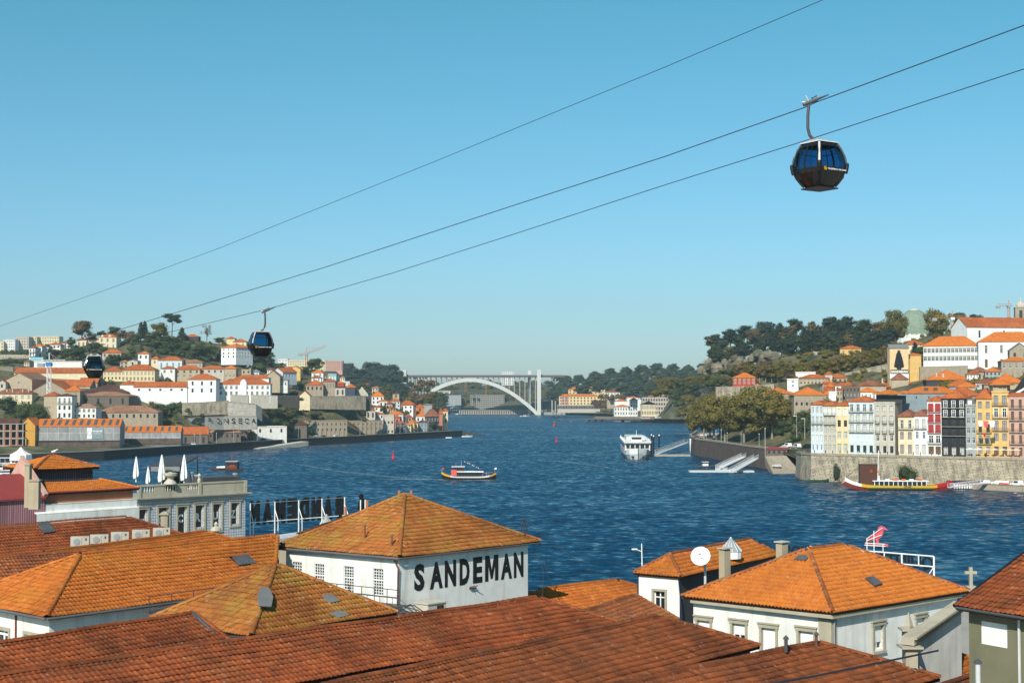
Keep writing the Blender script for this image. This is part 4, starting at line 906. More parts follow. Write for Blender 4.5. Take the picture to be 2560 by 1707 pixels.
q = oQ[0]; mb = MB(); mb.box(-.02, 0, -.02, q[1] - q[0] + .02, .1, q[3] - q[2] + .02, 'm_white'); mb.box(-.06, .04, -.06, q[1] - q[0] + .06, .08, -.02, 'tan'); o = mb.build('window', rootQ); o['label'] = 'boarded white window'
o.matrix_local = Matrix.Translation(Vector((wa.x, wa.y, 0)) + uQ * q[0] + vQ * .05 + Vector((0, 0, q[2])) - rootQ.location) @ Matrix.Rotation(math.atan2(uQ.y, uQ.x), 4, 'Z')
mb = MB(); x = VP(2551, 1560, wa, wb); mb.tube([v3(x, zeQ - .1) - vQ * .1, v3(x, 10) - vQ * .1], .06, 'm_silver', 6); bw(mb, 'downpipe', rootQ)
# R: stained chapel wall with sloping cornice, pillar and pinnacle
zb = 14; Ra, Rb = P(2290, 1600, 67), P(2403, 1522, 71); rootR = thing('chapel', 'stained plaster chapel gable with sloping stone cornice, pillar and pinnacle', 'building', v3(Ra, zb)); n = Vector((Rb.y - Ra.y, Ra.x - Rb.x, 0)).normalized()
mb = MB(); back = -n * .7; mb.slab([v3(Ra, 12), v3(Rb, 12), Rb - Vector((0, 0, .2)), Ra - Vector((0, 0, .2))], back, 'white'); bw(mb, 'wall', rootR)
mb = MB(); d = (Rb - Ra).normalized(); A0 = Ra - d * .75; mb.slab([A0 + n * .25, Rb + n * .25, Rb + n * .25 + Vector((0, 0, .28)), A0 + n * .25 + Vector((0, 0, .28))], -n * .6, 'granite'); mb.slab([A0 + n * .38 + Vector((0, 0, .28)), Rb + n * .38 + Vector((0, 0, .28)), Rb + n * .38 + Vector((0, 0, .38)), A0 + n * .38 + Vector((0, 0, .38))], -n * .75, 'granite'); bw(mb, 'cornice', rootR)
c0 = P(2276, 1700, 66.6); zt = Z(1622, 66.6); mb = MB(); mb.box(c0.x - .28, c0.y - .28, 11, c0.x + .28, c0.y + .28, zt, 'granite'); mb.box(c0.x - .36, c0.y - .36, zt, c0.x + .36, c0.y + .36, zt + .08, 'granite'); mb.box(c0.x - .5, c0.y - .5, zt + .08, c0.x + .5, c0.y + .5, zt + .17, 'granite'); bw(mb, 'pillar', rootR)
c0 = P(2272, 1600, 69.5); zt = Z(1574, 69.5); mb = MB(); mb.box(c0.x - .27, c0.y - .27, zt - .9, c0.x + .27, c0.y + .27, zt, 'granite'); mb.box(c0.x - .42, c0.y - .42, zt, c0.x + .42, c0.y + .42, zt + .1, 'granite'); mb.lathe([(.2, .1), (.23, .2), (.03, .82), (.0, .86)], 'granite', 4, (c0.x, c0.y, zt)); bw(mb, 'pinnacle', rootR)
c0 = P(2427, 1466, 92); mb = MB(); mb.box(-.3, -.25, -.9, .3, .25, .05, 'granite'); t = thing('stone_cross', 'weathered stone cross on a pedestal against the water', 'cross', c0); mb.build('pedestal', t); mb = MB(); mb.box(-.1, -.1, .05, .1, .1, 1.25, 'granite'); mb.box(-.38, -.09, .82, -.1, .09, 1.0, 'granite'); mb.box(.1, -.09, .82, .38, .09, 1.0, 'granite'); mb.build('cross', t)
# small roof patch between chapel and olive house
r_ = bay('small orange tiled lean-to roof with white flashing between chapel and olive house', (2300, 1672), (2400, 1636), 21.6, 2.6, 1.4, 'tile_orange', ext=0, zb=11)
def flue(label, px, y0, y1, D, m='m_silver', r=.1):
    a = P(px, y0, D); hgt = Z(y1, D) - a.z; t = thing('flue_pipe', label, 'chimney pipe', a - Vector((0, 0, .3))); mb = MB(); mb.tube([(0, 0, 0), (0, 0, hgt + .2)], r, m, 10); mb.build('pipe', t); mb = MB(); mb.lathe([(r * 1.7, hgt + .22), (r * 1.6, hgt + .27), (.01, hgt + .4)], 'm_darkgrey', 10); mb.build('cowl', t)
flue('shiny metal flue pipe with cowl at the foot of the olive wall', 2445, 1692, 1651, 56)
flue('short metal flue pipe with cowl on the bottom right ridge', 1965, 1612, 1592, 64, 'm_darkgrey', .08)
flue('thin brown flue pipe near the top of the bottom right roof', 2041, 1598, 1582, 66, 'rust_pipe', .07)
# ------------------------------------------------------------------ waterfront houses at the left: maroon shed, white block, lantern storey
zJ = Z(1252, 118); A, B = P(-60, 1256, 118), P(96, 1246, 122); u = (B - A).to_3d(); u.z = 0; u.normalize(); n = Vector((u.y, -u.x, 0)); r0 = thing('shed', 'corrugated faded pink shed with maroon roof at the left edge', 'shed', v3(A, 12))
A0, B0 = v3(A, zJ), v3(A + u * ((B - A).xy.length + .6), zJ); mb = MB(); quadwall(mb, A0, B0, 12, zJ, 'corrugated_pink'); quadwall(mb, B0, B0 - n * 8, 12, zJ, 'pink'); mb.face([B0, B0 - n * 8, B0 - n * 4.4 + Vector((0, 0, 3.3))], 'pink'); bw(mb, 'wall', r0)
mb = MB(); mb.slab([A0 + n * .2, B0 + n * .2, v3(B0 - n * 3.4 - u * .5, zJ + 1.9), v3(A0 - n * 3.4, zJ + 1.9)], (0, 0, -.15), 'm_maroon'); o = bw(mb, 'roof', r0); r0['label'] = 'corrugated faded pink shed with maroon roof at the left edge'
mb = MB(); mb.slab([B0 + Vector((0, 0, .05)) - u * .15, B0 - n * 4.2 + Vector((0, 0, 3.2)) - u * .15, B0 - n * 4.2 + Vector((0, 0, 3.45)) - u * .15, B0 + Vector((0, 0, .3)) - u * .15 + n * .25], u * .35, 'pink'); bw(mb, 'gable_coping', r0)
# white block
rK = thing('house', 'whitewashed windowless block under an orange tiled lean-to roof', 'building', P(95, 1320, 122)); A, B = P(93, 1262, 122), P(341, 1246, 129); u = Vector((B.x - A.x, B.y - A.y, 0)).normalized(); n = Vector((u.y, -u.x, 0)); zK = (A.z + B.z) / 2; L = (B - A).xy.length
mb = MB(); quadwall(mb, A, B, 8, zK, 'white'); quadwall(mb, v3(A, 0) + n * .5 - u * .3, B + n * .5, 8, zK - .75, 'white'); mb.slab([v3(A + n * .5 - u * .3, zK - .75), v3(B + n * .5, zK - .75), v3(B, zK - .6), v3(A - u * .3, zK - .6)], (0, 0, -.05), 'white'); quadwall(mb, B, B - n * 6, 8, zK, 'white'); quadwall(mb, A - n * 6, A, 8, zK, 'white')
mb.slab([v3(A, zK), v3(B, zK), v3(B - n * 6, zK), v3(A - n * 6, zK)], (0, 0, -.1), 'white'); quadwall(mb, A - n * .6, B - n * .6, zK, zK + .85, 'brick_wall'); bw(mb, 'wall', rK)
e0, e1 = v3(A - n * .35, zK + .95), v3(B - n * .35 + u * .5, zK + .95); s0, s1 = e0 - n * 3.0 + u * .2 + Vector((0, 0, .75)), e1 - n * 3.0 - u * 2.3 + Vector((0, 0, .75))
near_roof(rK, [[e0, e1, s1, s0]], [(e1, s1)], 'tile_clean', 'flat', 260); mb = MB(); mb.tube([e0 + n * .1, e1 + n * .1], .08, 'm_maroon', 6); bw(mb, 'gutter', rK)
# lantern storey
rL = thing('house', 'dark corrugated roof-top storey with its own orange hipped roof', 'building', s0); l0, l1 = v3(s0 + u * 1.6 - n * .1, 0), v3(s1 - u * .6 - n * .1, 0); zt = s0.z; zl = Z(1176, l0.y)
oo = [(L * .42, L * .42 + .62, zt + .55, zl - .35), (L * .42 + .7, L * .42 + 1.3, zt + .55, zl - .35)]
mb = MB(); quadwall(mb, l0, l1, zt - 1, zl, 'corrugated_dark', oo); quadwall(mb, l1, l1 - n * 5, zt - 1, zl, 'corrugated_dark'); quadwall(mb, l0 - n * 5, l0, zt - 1, zl, 'corrugated_dark'); quadwall(mb, l1 - n * 5, l0 - n * 5, zt - 1, zl, 'corrugated_dark'); bw(mb, 'wall', rL)
for q in oo: place(winmesh(q[1] - q[0], q[3] - q[2], 'k'), 'window', rL, l0, u, q[0], q[2])
ll = (l1 - l0).length; ov = .45; q0, q1, q2, q3 = [v3(p, zl + .12) for p in (l0 - u * ov + n * ov, l1 + u * ov + n * ov, l1 + u * ov - n * (5 + ov), l0 - u * ov - n * (5 + ov))]
ra, rb = q0 + u * 2.95 - n * 2.95 + Vector((0, 0, 1.05)), q1 - u * 2.95 - n * 2.95 + Vector((0, 0, 1.05))
near_roof(rL, [[q0, q1, rb, ra], [q3, q0, ra]], [(q0, ra), (q1, rb), (ra, rb)], 'tile_clean', 'flat', 260, bare=[[q1, q2, rb], [q2, q3, ra, rb]], capm='tile_old')
for px, y0, y1, D, w_, lab in ((70, 1236, 1162, 112, .38, 'slim rendered chimney in front of the corrugated roof-top storey'), (87, 1240, 1202, 111, .75, 'squat rendered chimney beside the maroon roof')):
    b = P(px, y0, D); hh = Z(y1, D) - b.z; t = thing('chimney', lab, 'chimney', b - Vector((0, 0, 1))); mb = MB(); mb.box(-w_ / 2, -.3, 0, w_ / 2, .3, hh + 1, 'tan'); mb.build('stack', t); mb = MB(); mb.box(-w_ / 2 - .08, -.38, hh + 1, w_ / 2 + .08, .38, hh + 1.1, 'tan'); mb.build('cap', t)
# gull on the lantern roof
def gull(label, p, s=1):
    t = thing('gull', label, 'bird', p); V = [((-.16, 0, .16), .045), ((-.04, 0, .17), .085), ((.1, 0, .2), .08), ((.17, 0, .26), .045), ((.2, 0, .3), .045), ((.25, 0, .3), .02), ((.3, 0, .29), .005)]
    mb = MB(); n = 8; base = []
    for j, (c, r) in enumerate(V):
        for q in range(n): a = 2 * math.pi * q / n; mb.v.append(((c[0]) * s, math.cos(a) * r * s, (c[2] + math.sin(a) * r) * s))
    k = mb.mi('m_white')
    for j in range(len(V) - 1):
        for q in range(n): a = j * n + q; b = j * n + (q + 1) % n; mb.f.append((a, b, b + n, a + n)); mb.m.append(k)
    mb.build('body', t)
    for sy in (-1, 1):
        mb = MB(); mb.slab([(-.3 * s, sy * .03 * s, .17 * s), (-.05 * s, sy * .09 * s, .24 * s), (.1 * s, sy * .07 * s, .22 * s)], (0, sy * .015, .02), 'm_grey'); mb.build('wing', t)
        mb = MB(); mb.tube([(0, sy * .03 * s, 0), (0, sy * .03 * s, .12 * s)], .01, 'm_orange', 4); mb.build('leg', t)
gull('white gull standing on the ridge of the roof-top storey', rb + Vector((0, 0, .12)), 1.4)
# ------------------------------------------------------------------ tiled office building with the window letters
zc0 = 24.0; AC = P(342, 1248, 150); BC = G(614, 1233, AC.z); uC = (BC - AC).normalized(); nC = Vector((uC.y, -uC.x, 0)); LC = (BC - AC).length; zcor = AC.z
rC = thing('office_building', 'blue and white tiled riverside building with white letters in its dark windows', 'building', v3(AC, 8))
pw = [(346, 368, 1273, 1345), (396, 421, 1268, 1340), (444, 467, 1266, 1335), (488, 510, 1262, 1317), (532, 553, 1259, 1322), (577, 597, 1256, 1309)]
oC = [wop(q[0], q[1], q[2], q[3], AC, BC) for q in pw]
mb = MB(); quadwall(mb, AC, BC, 6, zcor, 'azulejo', oC, .45); quadwall(mb, BC, BC - nC * 9, 6, zcor, 'stone_light'); quadwall(mb, AC - nC * 9, AC, 6, zcor, 'stone_light'); mb.slab([v3(AC, zcor), v3(BC, zcor), v3(BC - nC * 9, zcor), v3(AC - nC * 9, zcor)], (0, 0, -.2), 'concrete'); bw(mb, 'wall', rC)
for q, ch in zip(oC, 'TOCRUZ'):
    ww, wh = q[1] - q[0], q[3] - q[2]; mb = MB(); mb.face([(0, .3, 0), (ww, .3, 0), (ww, .3, wh), (0, .3, wh)], 'pane'); mb.box(ww * .86, .1, 0, ww - .02, .3, wh, 'm_silver')
    for x in (-.2, ww): mb.box(x, -.1, -.2, x + .2, -.003, wh, 'granite')
    mb.box(-.22, -.12, wh, ww + .22, -.003, wh + .24, 'granite'); mb.box(-.28, -.2, wh + .24, ww + .28, -.003, wh + .32, 'granite'); mb.box(-.2, -.11, -.35, ww + .2, -.003, -.2, 'granite')
    wo_ = place(mb.mesh('window'), 'window', rC, AC, uC, q[0], q[2], 0)
    zs = VP(360, {'T': 1318, 'O': 1320, 'C': 1308, 'R': 1303, 'U': 1299, 'Z': 1295}[ch], AC, BC)
    pc = VP(360 + 0, 1300, AC, BC); px = (pw['TOCRUZ'.index(ch)][0] + pw['TOCRUZ'.index(ch)][1]) / 2; zb_ = VP(px, {'T': 1318, 'O': 1311, 'C': 1306, 'R': 1303, 'U': 1299, 'Z': 1295}[ch], AC, BC).z
    letters(ch, wo_, Vector((.12, .26, zb_ - q[2])), (1, 0, 0), ww * .62, .9, 'm_white', bold=.05, thick=.005, name='window_letter')
mb = MB()
def cbox(mb, s0, s1, d0, d1, z0, z1, m):
    f = lambda s, d, z: v3(AC + uC * s + nC * d, z)
    mb.hexa([f(s0, d1, z0), f(s1, d1, z0), f(s1, d0, z0), f(s0, d0, z0)], [f(s0, d1, z1), f(s1, d1, z1), f(s1, d0, z1), f(s0, d0, z1)], m)
cbox(mb, -.2, LC + .55, .0, .5, zcor, zcor + .16, 'concrete'); cbox(mb, -.1, LC + .3, .0, .28, zcor - .25, zcor, 'granite'); bw(mb, 'cornice', rC)
sm = LC * .54; mb = MB(); zp = zcor + .16
cbox(mb, 0, LC, .02, .22, zp, zp + .55, 'granite'); cbox(mb, -.02, LC + .05, -.03, .27, zp + 1.15, zp + 1.32, 'granite')
bal = [(.35, 1.9), (3.05, 4.6), (5.7, 7.1)]; bal = [(a * LC / 13.2, b * LC / 13.2) for a, b in bal]; x = 0
for a, b in bal + [(LC, LC)]:
    cbox(mb, x, a, .04, .2, zp + .55, zp + 1.15, 'granite'); x = b
for s in (.0, sm, LC - .35): cbox(mb, s, s + .35, .0, .32, zp, zp + 1.3, 'granite')
bw(mb, 'parapet', rC)
for a, b in bal:
    for i in range(5):
        p = AC + uC * (a + (b - a) * (i + .5) / 5) + nC * .12; mb = MB(); mb.lathe([(.06, 0), (.1, .12), (.05, .3), (.09, .45), (.06, .6)], 'stone_light', 7, (p.x, p.y, zp + .55)); bw(mb, 'baluster', rC)
for s, k in ((3.8 * LC / 13.2, 1.45), (sm + .17, .7)):
    p = AC + uC * s + nC * .12; mb = MB(); mb.lathe([(.5 * k, 0), (.45 * k, .15), (.22 * k, .5), (.25 * k, .7), (.5 * k, .9), (.55 * k, 1.15), (.2 * k, 1.2), (.05, 1.3)] if k > 1 else [(.16, 0), (.2, .3), (.1, .5), (.22, .75), (.05, 1.0)], 'stone_light', 12, (p.x, p.y, zp + 1.3)); bw(mb, 'urn', rC)
mb = MB(); cbox(mb, sm + 1.2, LC - .2, -4.5, -.8, zcor, zcor + 1.9, 'm_darkgrey'); bw(mb, 'roof', rC)
ue = []
for px, py, D in ((478, 1193, 158), (492, 1200, 158), (588, 1196, 163)):
    b = P(px, 1215, D); mb = MB(); mb.lathe([(.24, -.8), (.24, Z(py - 10, D) - b.z), (.32, Z(py - 10, D) - b.z + .01), (.32, Z(py - 14, D) - b.z)], 'm_grey', 10); bb = single(mb, 'vent_pipe', None, 'chimney pipe', b); ue.append((px, bb))
ordinal_labels(ue, 'grey vent pipes on the tiled building', 'grey round vent pipe on the tiled building roof, {o} of three')
# closed parasols on its terrace
def parasol(label, px, yb, yt, D, logo=False):
    b = P(px, yb, D); hh = Z(yt, D) - b.z; t = thing('parasol', label, 'parasol', b); mb = MB(); mb.tube([(0, 0, 0), (0, 0, hh)], .06, 'm_white', 8); mb.build('pole', t)
    mb = MB(); N_ = 14; prof = [(.05, 1.0), (.16, .86), (.3, .6), (.42, .32), (.38, .2), (.1, .18)]; prof = [(r * hh / 4, z * hh) for r, z in prof]; base = []
    for j, (r, z) in enumerate(prof):
        for q in range(N_): a = 2 * math.pi * q / N_; rr = r * (1.18 if q % 2 else .72); dz = (.06 * hh * math.sin(a + 1)) if j >= 3 else 0; mb.v.append((rr * math.cos(a), rr * math.sin(a), z + dz))
    k = mb.mi('white_clean')
    for j in range(len(prof) - 1):
        for q in range(N_): a = j * N_ + q; b_ = j * N_ + (q + 1) % N_; mb.f.append((a, b_, b_ + N_, a + N_)); mb.m.append(k)
    mb.build('canopy', t)
parasol('tall closed white parasol, leftmost on the terrace', 340, 1205, 1141, 154); parasol('short closed white parasol on the terrace', 370, 1216, 1166, 153); parasol('widest closed white parasol behind the stone urn', 404, 1216, 1136, 156); parasol('closed white parasol, rightmost on the terrace with its pole showing', 460, 1212, 1136, 157)
b = P(425, 1212, 160); tree(427, 1213, 42, 162, 'round', 34, 'terr', label='dark leafy shrub tree on the terrace under the dark awning', ctrl=False)
A, B = P(375, 1166, 166), P(450, 1166, 168); t = thing('awning', 'dark grey flat awning over the terrace bar', 'awning', v3(A, Z(1215, 166))); mb = MB(); mb.slab([A, B, B + Vector((1, 5, .8)), A + Vector((1, 5, .8))], (0, 0, .15), 'm_darkgrey'); mb.slab([A, B, B - Vector((0, 0, .55)), A - Vector((0, 0, .55))], (0, .1, 0), 'm_grey'); bw(mb, 'awning_top', t)
for p in (A, B, B + Vector((1, 4.8, .8)), A + Vector((1, 4.8, .8))): mb = MB(); mb.tube([p, p - Vector((0, 0, 4))], .06, 'm_darkgrey', 6); bw(mb, 'post', t)
mb = MB(); mb.hexa([A + Vector((.4, 3.5, -4)), B + Vector((-.4, 3.5, -4)), B + Vector((-.4, 4, -4)), A + Vector((.4, 4, -4))], [A + Vector((.4, 3.5, 0)), B + Vector((-.4, 3.5, 0)), B + Vector((-.4, 4, 0)), A + Vector((.4, 4, 0))], 'm_black'); bw(mb, 'screen', t)
# gate posts & chimneys before it
for px, y0, y1, D, w_, lab in ((412, 1326, 1286, 128, .62, 'square stone chimney with flat cap in front of the tiled facade'),):
    b = P(px, y0, D); hh = Z(y1, D) - b.z; t = thing('chimney', lab, 'chimney', b - Vector((0, 0, 1))); mb = MB(); mb.box(-w_ / 2, -.3, 0, w_ / 2, .3, hh + 1, 'stone'); mb.build('stack', t); mb = MB(); mb.lathe([(.62, hh + 1), (.62, hh + 1.08), (.2, hh + 1.3)], 'stone', 4); o = mb.build('cap', t); o.rotation_euler = (0, 0, .785)
b = P(540, 1345, 130); mb = MB(); mb.lathe([(.3, -.6), (.28, .6), (.5, .7), (.42, .95), (.12, 1.1), (.2, 1.3), (.05, 1.5)], 'stone_light', 12); single(mb, 'stone_finial', 'round stone finial in front of the tiled facade', 'finial', b)
# ------------------------------------------------------------------ big roof-top letters seen from behind
AS = P(624, 1313, 168); dS = Vector((.71, .70, 0)).normalized(); rr = Vector(ray(866, 1300)); kk = rr.x / rr.y; sL = (kk * AS.y - AS.x) / (dS.x - kk * dS.y)
tS = thing('rooftop_sign', 'row of big black roof-top letters SANDEMAN seen from behind on white posts', 'sign', AS)
hS = Z(1252, 168) - AS.z; wl_ = sL / 8
for i, ch in enumerate('NAMEDNAS'):
    w_ = wl_ * (.74 if ch != 'M' else .8); letters(ch, tS, dS * (i * wl_ + .05 + w_) , -dS, w_, hS, 'm_black', bold=.075, thick=.12, name='letter')
for i in range(5):
    s = i * sL / 4.2 * 1.02 - .12; q = dS * s + Vector((dS.y, -dS.x, 0)) * .3; mb = MB(); mb.tube([q + Vector((0, 0, -6)), q + Vector((0, 0, hS * .92))], .07, 'm_white', 6); mb.build('post', tS)
    mb = MB(); qq = q + Vector((dS.y, -dS.x, 0)) * 1.5 - dS * .6; mb.tube([q + Vector((0, 0, hS * .6)), qq + Vector((0, 0, hS * .2)), qq + Vector((0, 0, -6))], .055, 'm_white', 6); mb.build('strut', tS)
mb = MB(); q = Vector((dS.y, -dS.x, 0)) * .25; mb.tube([q + Vector((0, 0, .35)), q + dS * sL * .9 + Vector((0, 0, .35))], .06, 'm_white', 5); mb.tube([q + Vector((0, 0, hS * .9)), q + dS * sL + Vector((0, 0, hS * .9))], .035, 'm_grey', 5); mb.build('rail', tS)
# dark cloaked emblem on its own posts
AD = P(903, 1274, 184); hD = Z(1233, 184) - AD.z; wD = hD * .62; tD = thing('rooftop_emblem', 'black cut-out emblem of a cloaked shape on white posts behind the orange roof', 'sign', AD)
sh = [(-.5, 0), (.5, 0), (.46, .3), (.34, .62), (.22, .74), (.16, .8), (.3, .84), (.1, .93), (0, 1), (-.16, .98), (-.3, .88), (-.42, .9), (-.3, .8), (-.22, .68), (-.36, .5)]
mb = MB(); mb.slab([Vector((dS.x * x * wD, dS.y * x * wD, z * hD)) for x, z in sh], (.1, -.1, 0), 'm_black'); mb.build('emblem_panel', tD)
for x in (-.3, .28): mb = MB(); p = dS * x * wD + Vector((.25, -.25, 0)); mb.tube([p - Vector((0, 0, 6)), p + Vector((0, 0, hD * .62))], .08, 'm_white', 6); mb.build('post', tD)
fp = []
for px, py, D in ((864, 1288, 120), (918, 1272, 122)):
    b = P(px, py, D); mb = MB(); mb.box(-.1, -.1, -.8, .1, .1, Z(py - 22, D) - b.z, 'brick_wall'); mb.box(-.25, -.2, -.8, .25, .2, .05, 'stone_light'); fp.append((px, single(mb, 'chimney_post', None, 'chimney', b)))
ordinal_labels(fp, 'thin brick chimney posts behind the lettered building', 'thin brick chimney post behind the big lichened roof, {o} of two')
# roof under them
RB = bay('orange tiled roof rising behind the left corner of the lettered building', (745, 1336), (935, 1268), 25.3, 3.0, 1.3, 'tile_old', ext=0, hipR=True, zb=9, ov=.2)
# ------------------------------------------------------------------ white truss sign with the red bird (right)
AB = P(2335, 1435, 140); dB = Vector((-.74, .67, 0)).normalized(); rr = Vector(ray(2155, 1400)); kk = rr.x / rr.y; sB = (kk * AB.y - AB.x) / (dB.x - kk * dB.y)
tB = thing('rooftop_sign', 'white steel sign frame with black letters seen from behind and red bird on top', 'sign', AB); hB = Z(1390, 140) - AB.z; nB = Vector((-dB.y, dB.x, 0)); nB = nB if nB.y < 0 else -nB
mb = MB(); zt_, zl_ = hB, hB * .42
mb.tube([Vector((0, 0, zt_)), dB * (sB + 6) + Vector((0, 0, zt_))], .07, 'm_white', 6); mb.tube([Vector((0, 0, zl_)), dB * (sB + 6) + Vector((0, 0, zl_))], .07, 'm_white', 6); mb.build('rail', tB)
for s in (0, 1.6, 3.4, 5.3, 7.6, 9.6):
    mb = MB(); mb.tube([dB * s + Vector((0, 0, -3 if s in (0, 3.4) else zl_)), dB * s + Vector((0, 0, zt_))], .09 if s in (0, 3.4) else .06, 'm_white', 6); mb.build('post', tB)
    if s in (0, 3.4): mb = MB(); mb.tube([dB * s + Vector((0, 0, zl_)), dB * (s + .9) + nB * .4 + Vector((0, 0, -.8))], .05, 'm_white', 6); mb.build('strut', tB)
letters('QUINTA DOS CORVOS', tB, Vector((0, 0, zl_ - .5)) - nB * .15 + dB * .1, dB, sB + 9, hB * .8, 'm_black', bold=.015, thick=.08, name='lettering')
s0 = 6.2; q0 = P(2190, 1385, (AB + dB * s0).y); o0 = dB * ((q0.x - AB.x) / dB.x); sc_ = (Z(1320, q0.y) - Z(1385, q0.y)); mb = MB()
bird = [(-.44, .32), (-.36, .26), (-.38, .46), (-.3, .47), (-.1, .56), (.1, .66), (.17, .86), (.28, .93), (.4, .9), (.52, .78), (.36, .78), (.3, .74), (.34, .6), (.28, .48), (.14, .4), (.02, .3), (.04, .16), (-.12, .16), (-.04, .3), (-.16, .34), (-.3, .3), (-.42, .22)]
bird = [(-.45, .46), (-.28, .52), (-.1, .64), (.06, .82), (.12, .95), (.22, 1.0), (.34, .97), (.5, .86), (.3, .86), (.3, .7), (.24, .58), (.1, .5), (.12, .34), (.02, .34), (-.02, .47), (-.2, .4), (-.44, .36), (-.36, .42)]
dR = -dB; mb.slab([o0 + dR * x * sc_ * 1.0 + Vector((0, 0, hB + z * sc_)) for x, z in bird], -nB * .12, 'm_pinkred'); mb.build('bird_panel', tB)
mb = MB(); mb.slab([o0 + dR * x * sc_ + Vector((0, 0, hB + z * sc_)) for x, z in [(-.5, .2), (.5, .22), (.5, .33), (-.44, .32)]], -nB * .12, 'm_pinkred'); mb.build('branch_panel', tB)
mb = MB()
for a, b in (((-.06, -.6), (-.06, .8)), ((-.36, 0), (-.36, .5)), ((.32, 0), (.32, .3)), ((-.36, .48), (.3, .93)), ((-.36, .4), (.26, .66)), ((-.44, .3), (.42, .32)), ((-.46, .22), (.42, .24))): mb.tube([o0 + dR * a[0] * sc_ + nB * .1 + Vector((0, 0, hB + a[1] * sc_)), o0 + dR * b[0] * sc_ + nB * .1 + Vector((0, 0, hB + b[1] * sc_))], .045, 'm_white', 5)
mb.build('bird_frame', tB)
# lamp post over the water
b = P(1608, 1440, 150); t = thing('street_lamp', 'slim white street lamp rising over the roofs against the river', 'street lamp', b - Vector((0, 0, 6))); mb = MB(); hh = Z(1358, 150) - b.z + 6; mb.tube([(0, 0, 0), (-.15, 0, hh)], .1, 'm_white', 8, r1=.05); mb.build('pole', t)
mb = MB(); mb.tube([(-.1, 0, hh - .85), (-.5, 0, hh - .7), (-.9, 0, hh - .6)], .04, 'm_white', 6); mb.box(-1.2, -.1, hh - .65, -.6, .1, hh - .52, 'm_white'); mb.build('lamp_head', t)
# guy wires and small masts at the right corner of the lettered building
q = RS + Vector((0, 0, .2)); t = thing('mast', 'small wire mast with guy lines at the right roof corner', 'mast', q); mb = MB(); tp = Vector((-1.1, -.4, 1.35))
for a in ((-1.4, 0, 0), (-.8, 0, 0), (-1.1, -.6, .1)): mb.tube([a, tp], .02, 'm_brown', 4)
mb.build('leg', t); mb = MB(); mb.tube([tp, G(1468, 1455, 21.5) - q + Vector((1, 2, 0))], .015, 'm_silver', 3); mb.tube([(.2, 0, -1.5), G(1378, 1470, 21) - q], .015, 'm_silver', 3); mb.tube([(-.6, 0, -.3), (0.2, 0, -2.2), (.1, 0, -4)], .02, 'm_darkgrey', 4); mb.build('guy_wire', t)
mb = MB(); mb.tube([P(1905, 1712, 26), P(2030, 1690, 27), P(2200, 1655, 28.5), P(2345, 1625, 30)], .022, 'cable', 5); single(mb, 'overhead_wire', 'dark overhead wire crossing the bottom right roofs', 'wire')
# ------------------------------------------------------------------ cable car
def gg():
    m = bpy.data.materials.new('gondola_glass'); m.use_nodes = True; n = m.node_tree; n.nodes.clear(); o = n.nodes.new('ShaderNodeOutputMaterial'); t = n.nodes.new('ShaderNodeBsdfTransparent'); t.inputs[0].default_value = (.13, .34, .52, 1)
    g = n.nodes.new('ShaderNodeBsdfGlossy'); g.inputs['Roughness'].default_value = .05; g.inputs[0].default_value = (.8, .8, .8, 1); f = n.nodes.new('ShaderNodeFresnel'); f.inputs[0].default_value = 1.35; x = n.nodes.new('ShaderNodeMixShader'); n.links.new(f.outputs[0], x.inputs[0]); n.links.new(t.outputs[0], x.inputs[1]); n.links.new(g.outputs[0], x.inputs[2]); n.links.new(x.outputs[0], o.inputs[0]); MT['gondola_glass'] = m
gg(); mat('gondola_shell', (.012, .011, .012), rough=.18, var=.1, spec=.6); mat('gondola_floor', (.03, .02, .018), rough=.4)
ropes = []
def rope(pts, kd, r, name_label):
    mb = MB(); q = [P(px, py, 1 / kd(px)) for px, py in pts]; out = []
    for i in range(len(q) - 1):
        for j in range(4): out.append(q[i].lerp(q[i + 1], j / 4))
    out.append(q[-1]); mb.tube(out, r, 'cable', 5); single(mb, 'cable', name_label, 'cable')
k2 = lambda px: .01333 + (px - 2021) * 3.7e-6
k3 = lambda px: .00735 + (px - 659) * 3.5e-6
k1 = lambda px: .0052 + px * 3.2e-6
rope([(2090, -12), (2058, 0), (1661, 169), (1280, 325), (1097, 400), (544, 622), (250, 730), (0, 815), (-80, 842)], k1, .022, 'uppermost thin cable crossing the open sky')
rope([(2640, 34), (2560, 64), (2260, 175), (2040, 256), (2012, 269), (1661, 392), (1280, 515), (816, 667), (659, 715), (305, 822), (218, 846), (60, 890)], k2, .028, 'middle cable carrying the nearest black cabin')
rope([(2640, 146), (2560, 173), (2026, 348), (1661, 463), (1280, 587), (980, 683), (675, 771), (656, 776), (476, 818), (300, 858)], k3, .026, 'lowest cable carrying the middle black cabin')
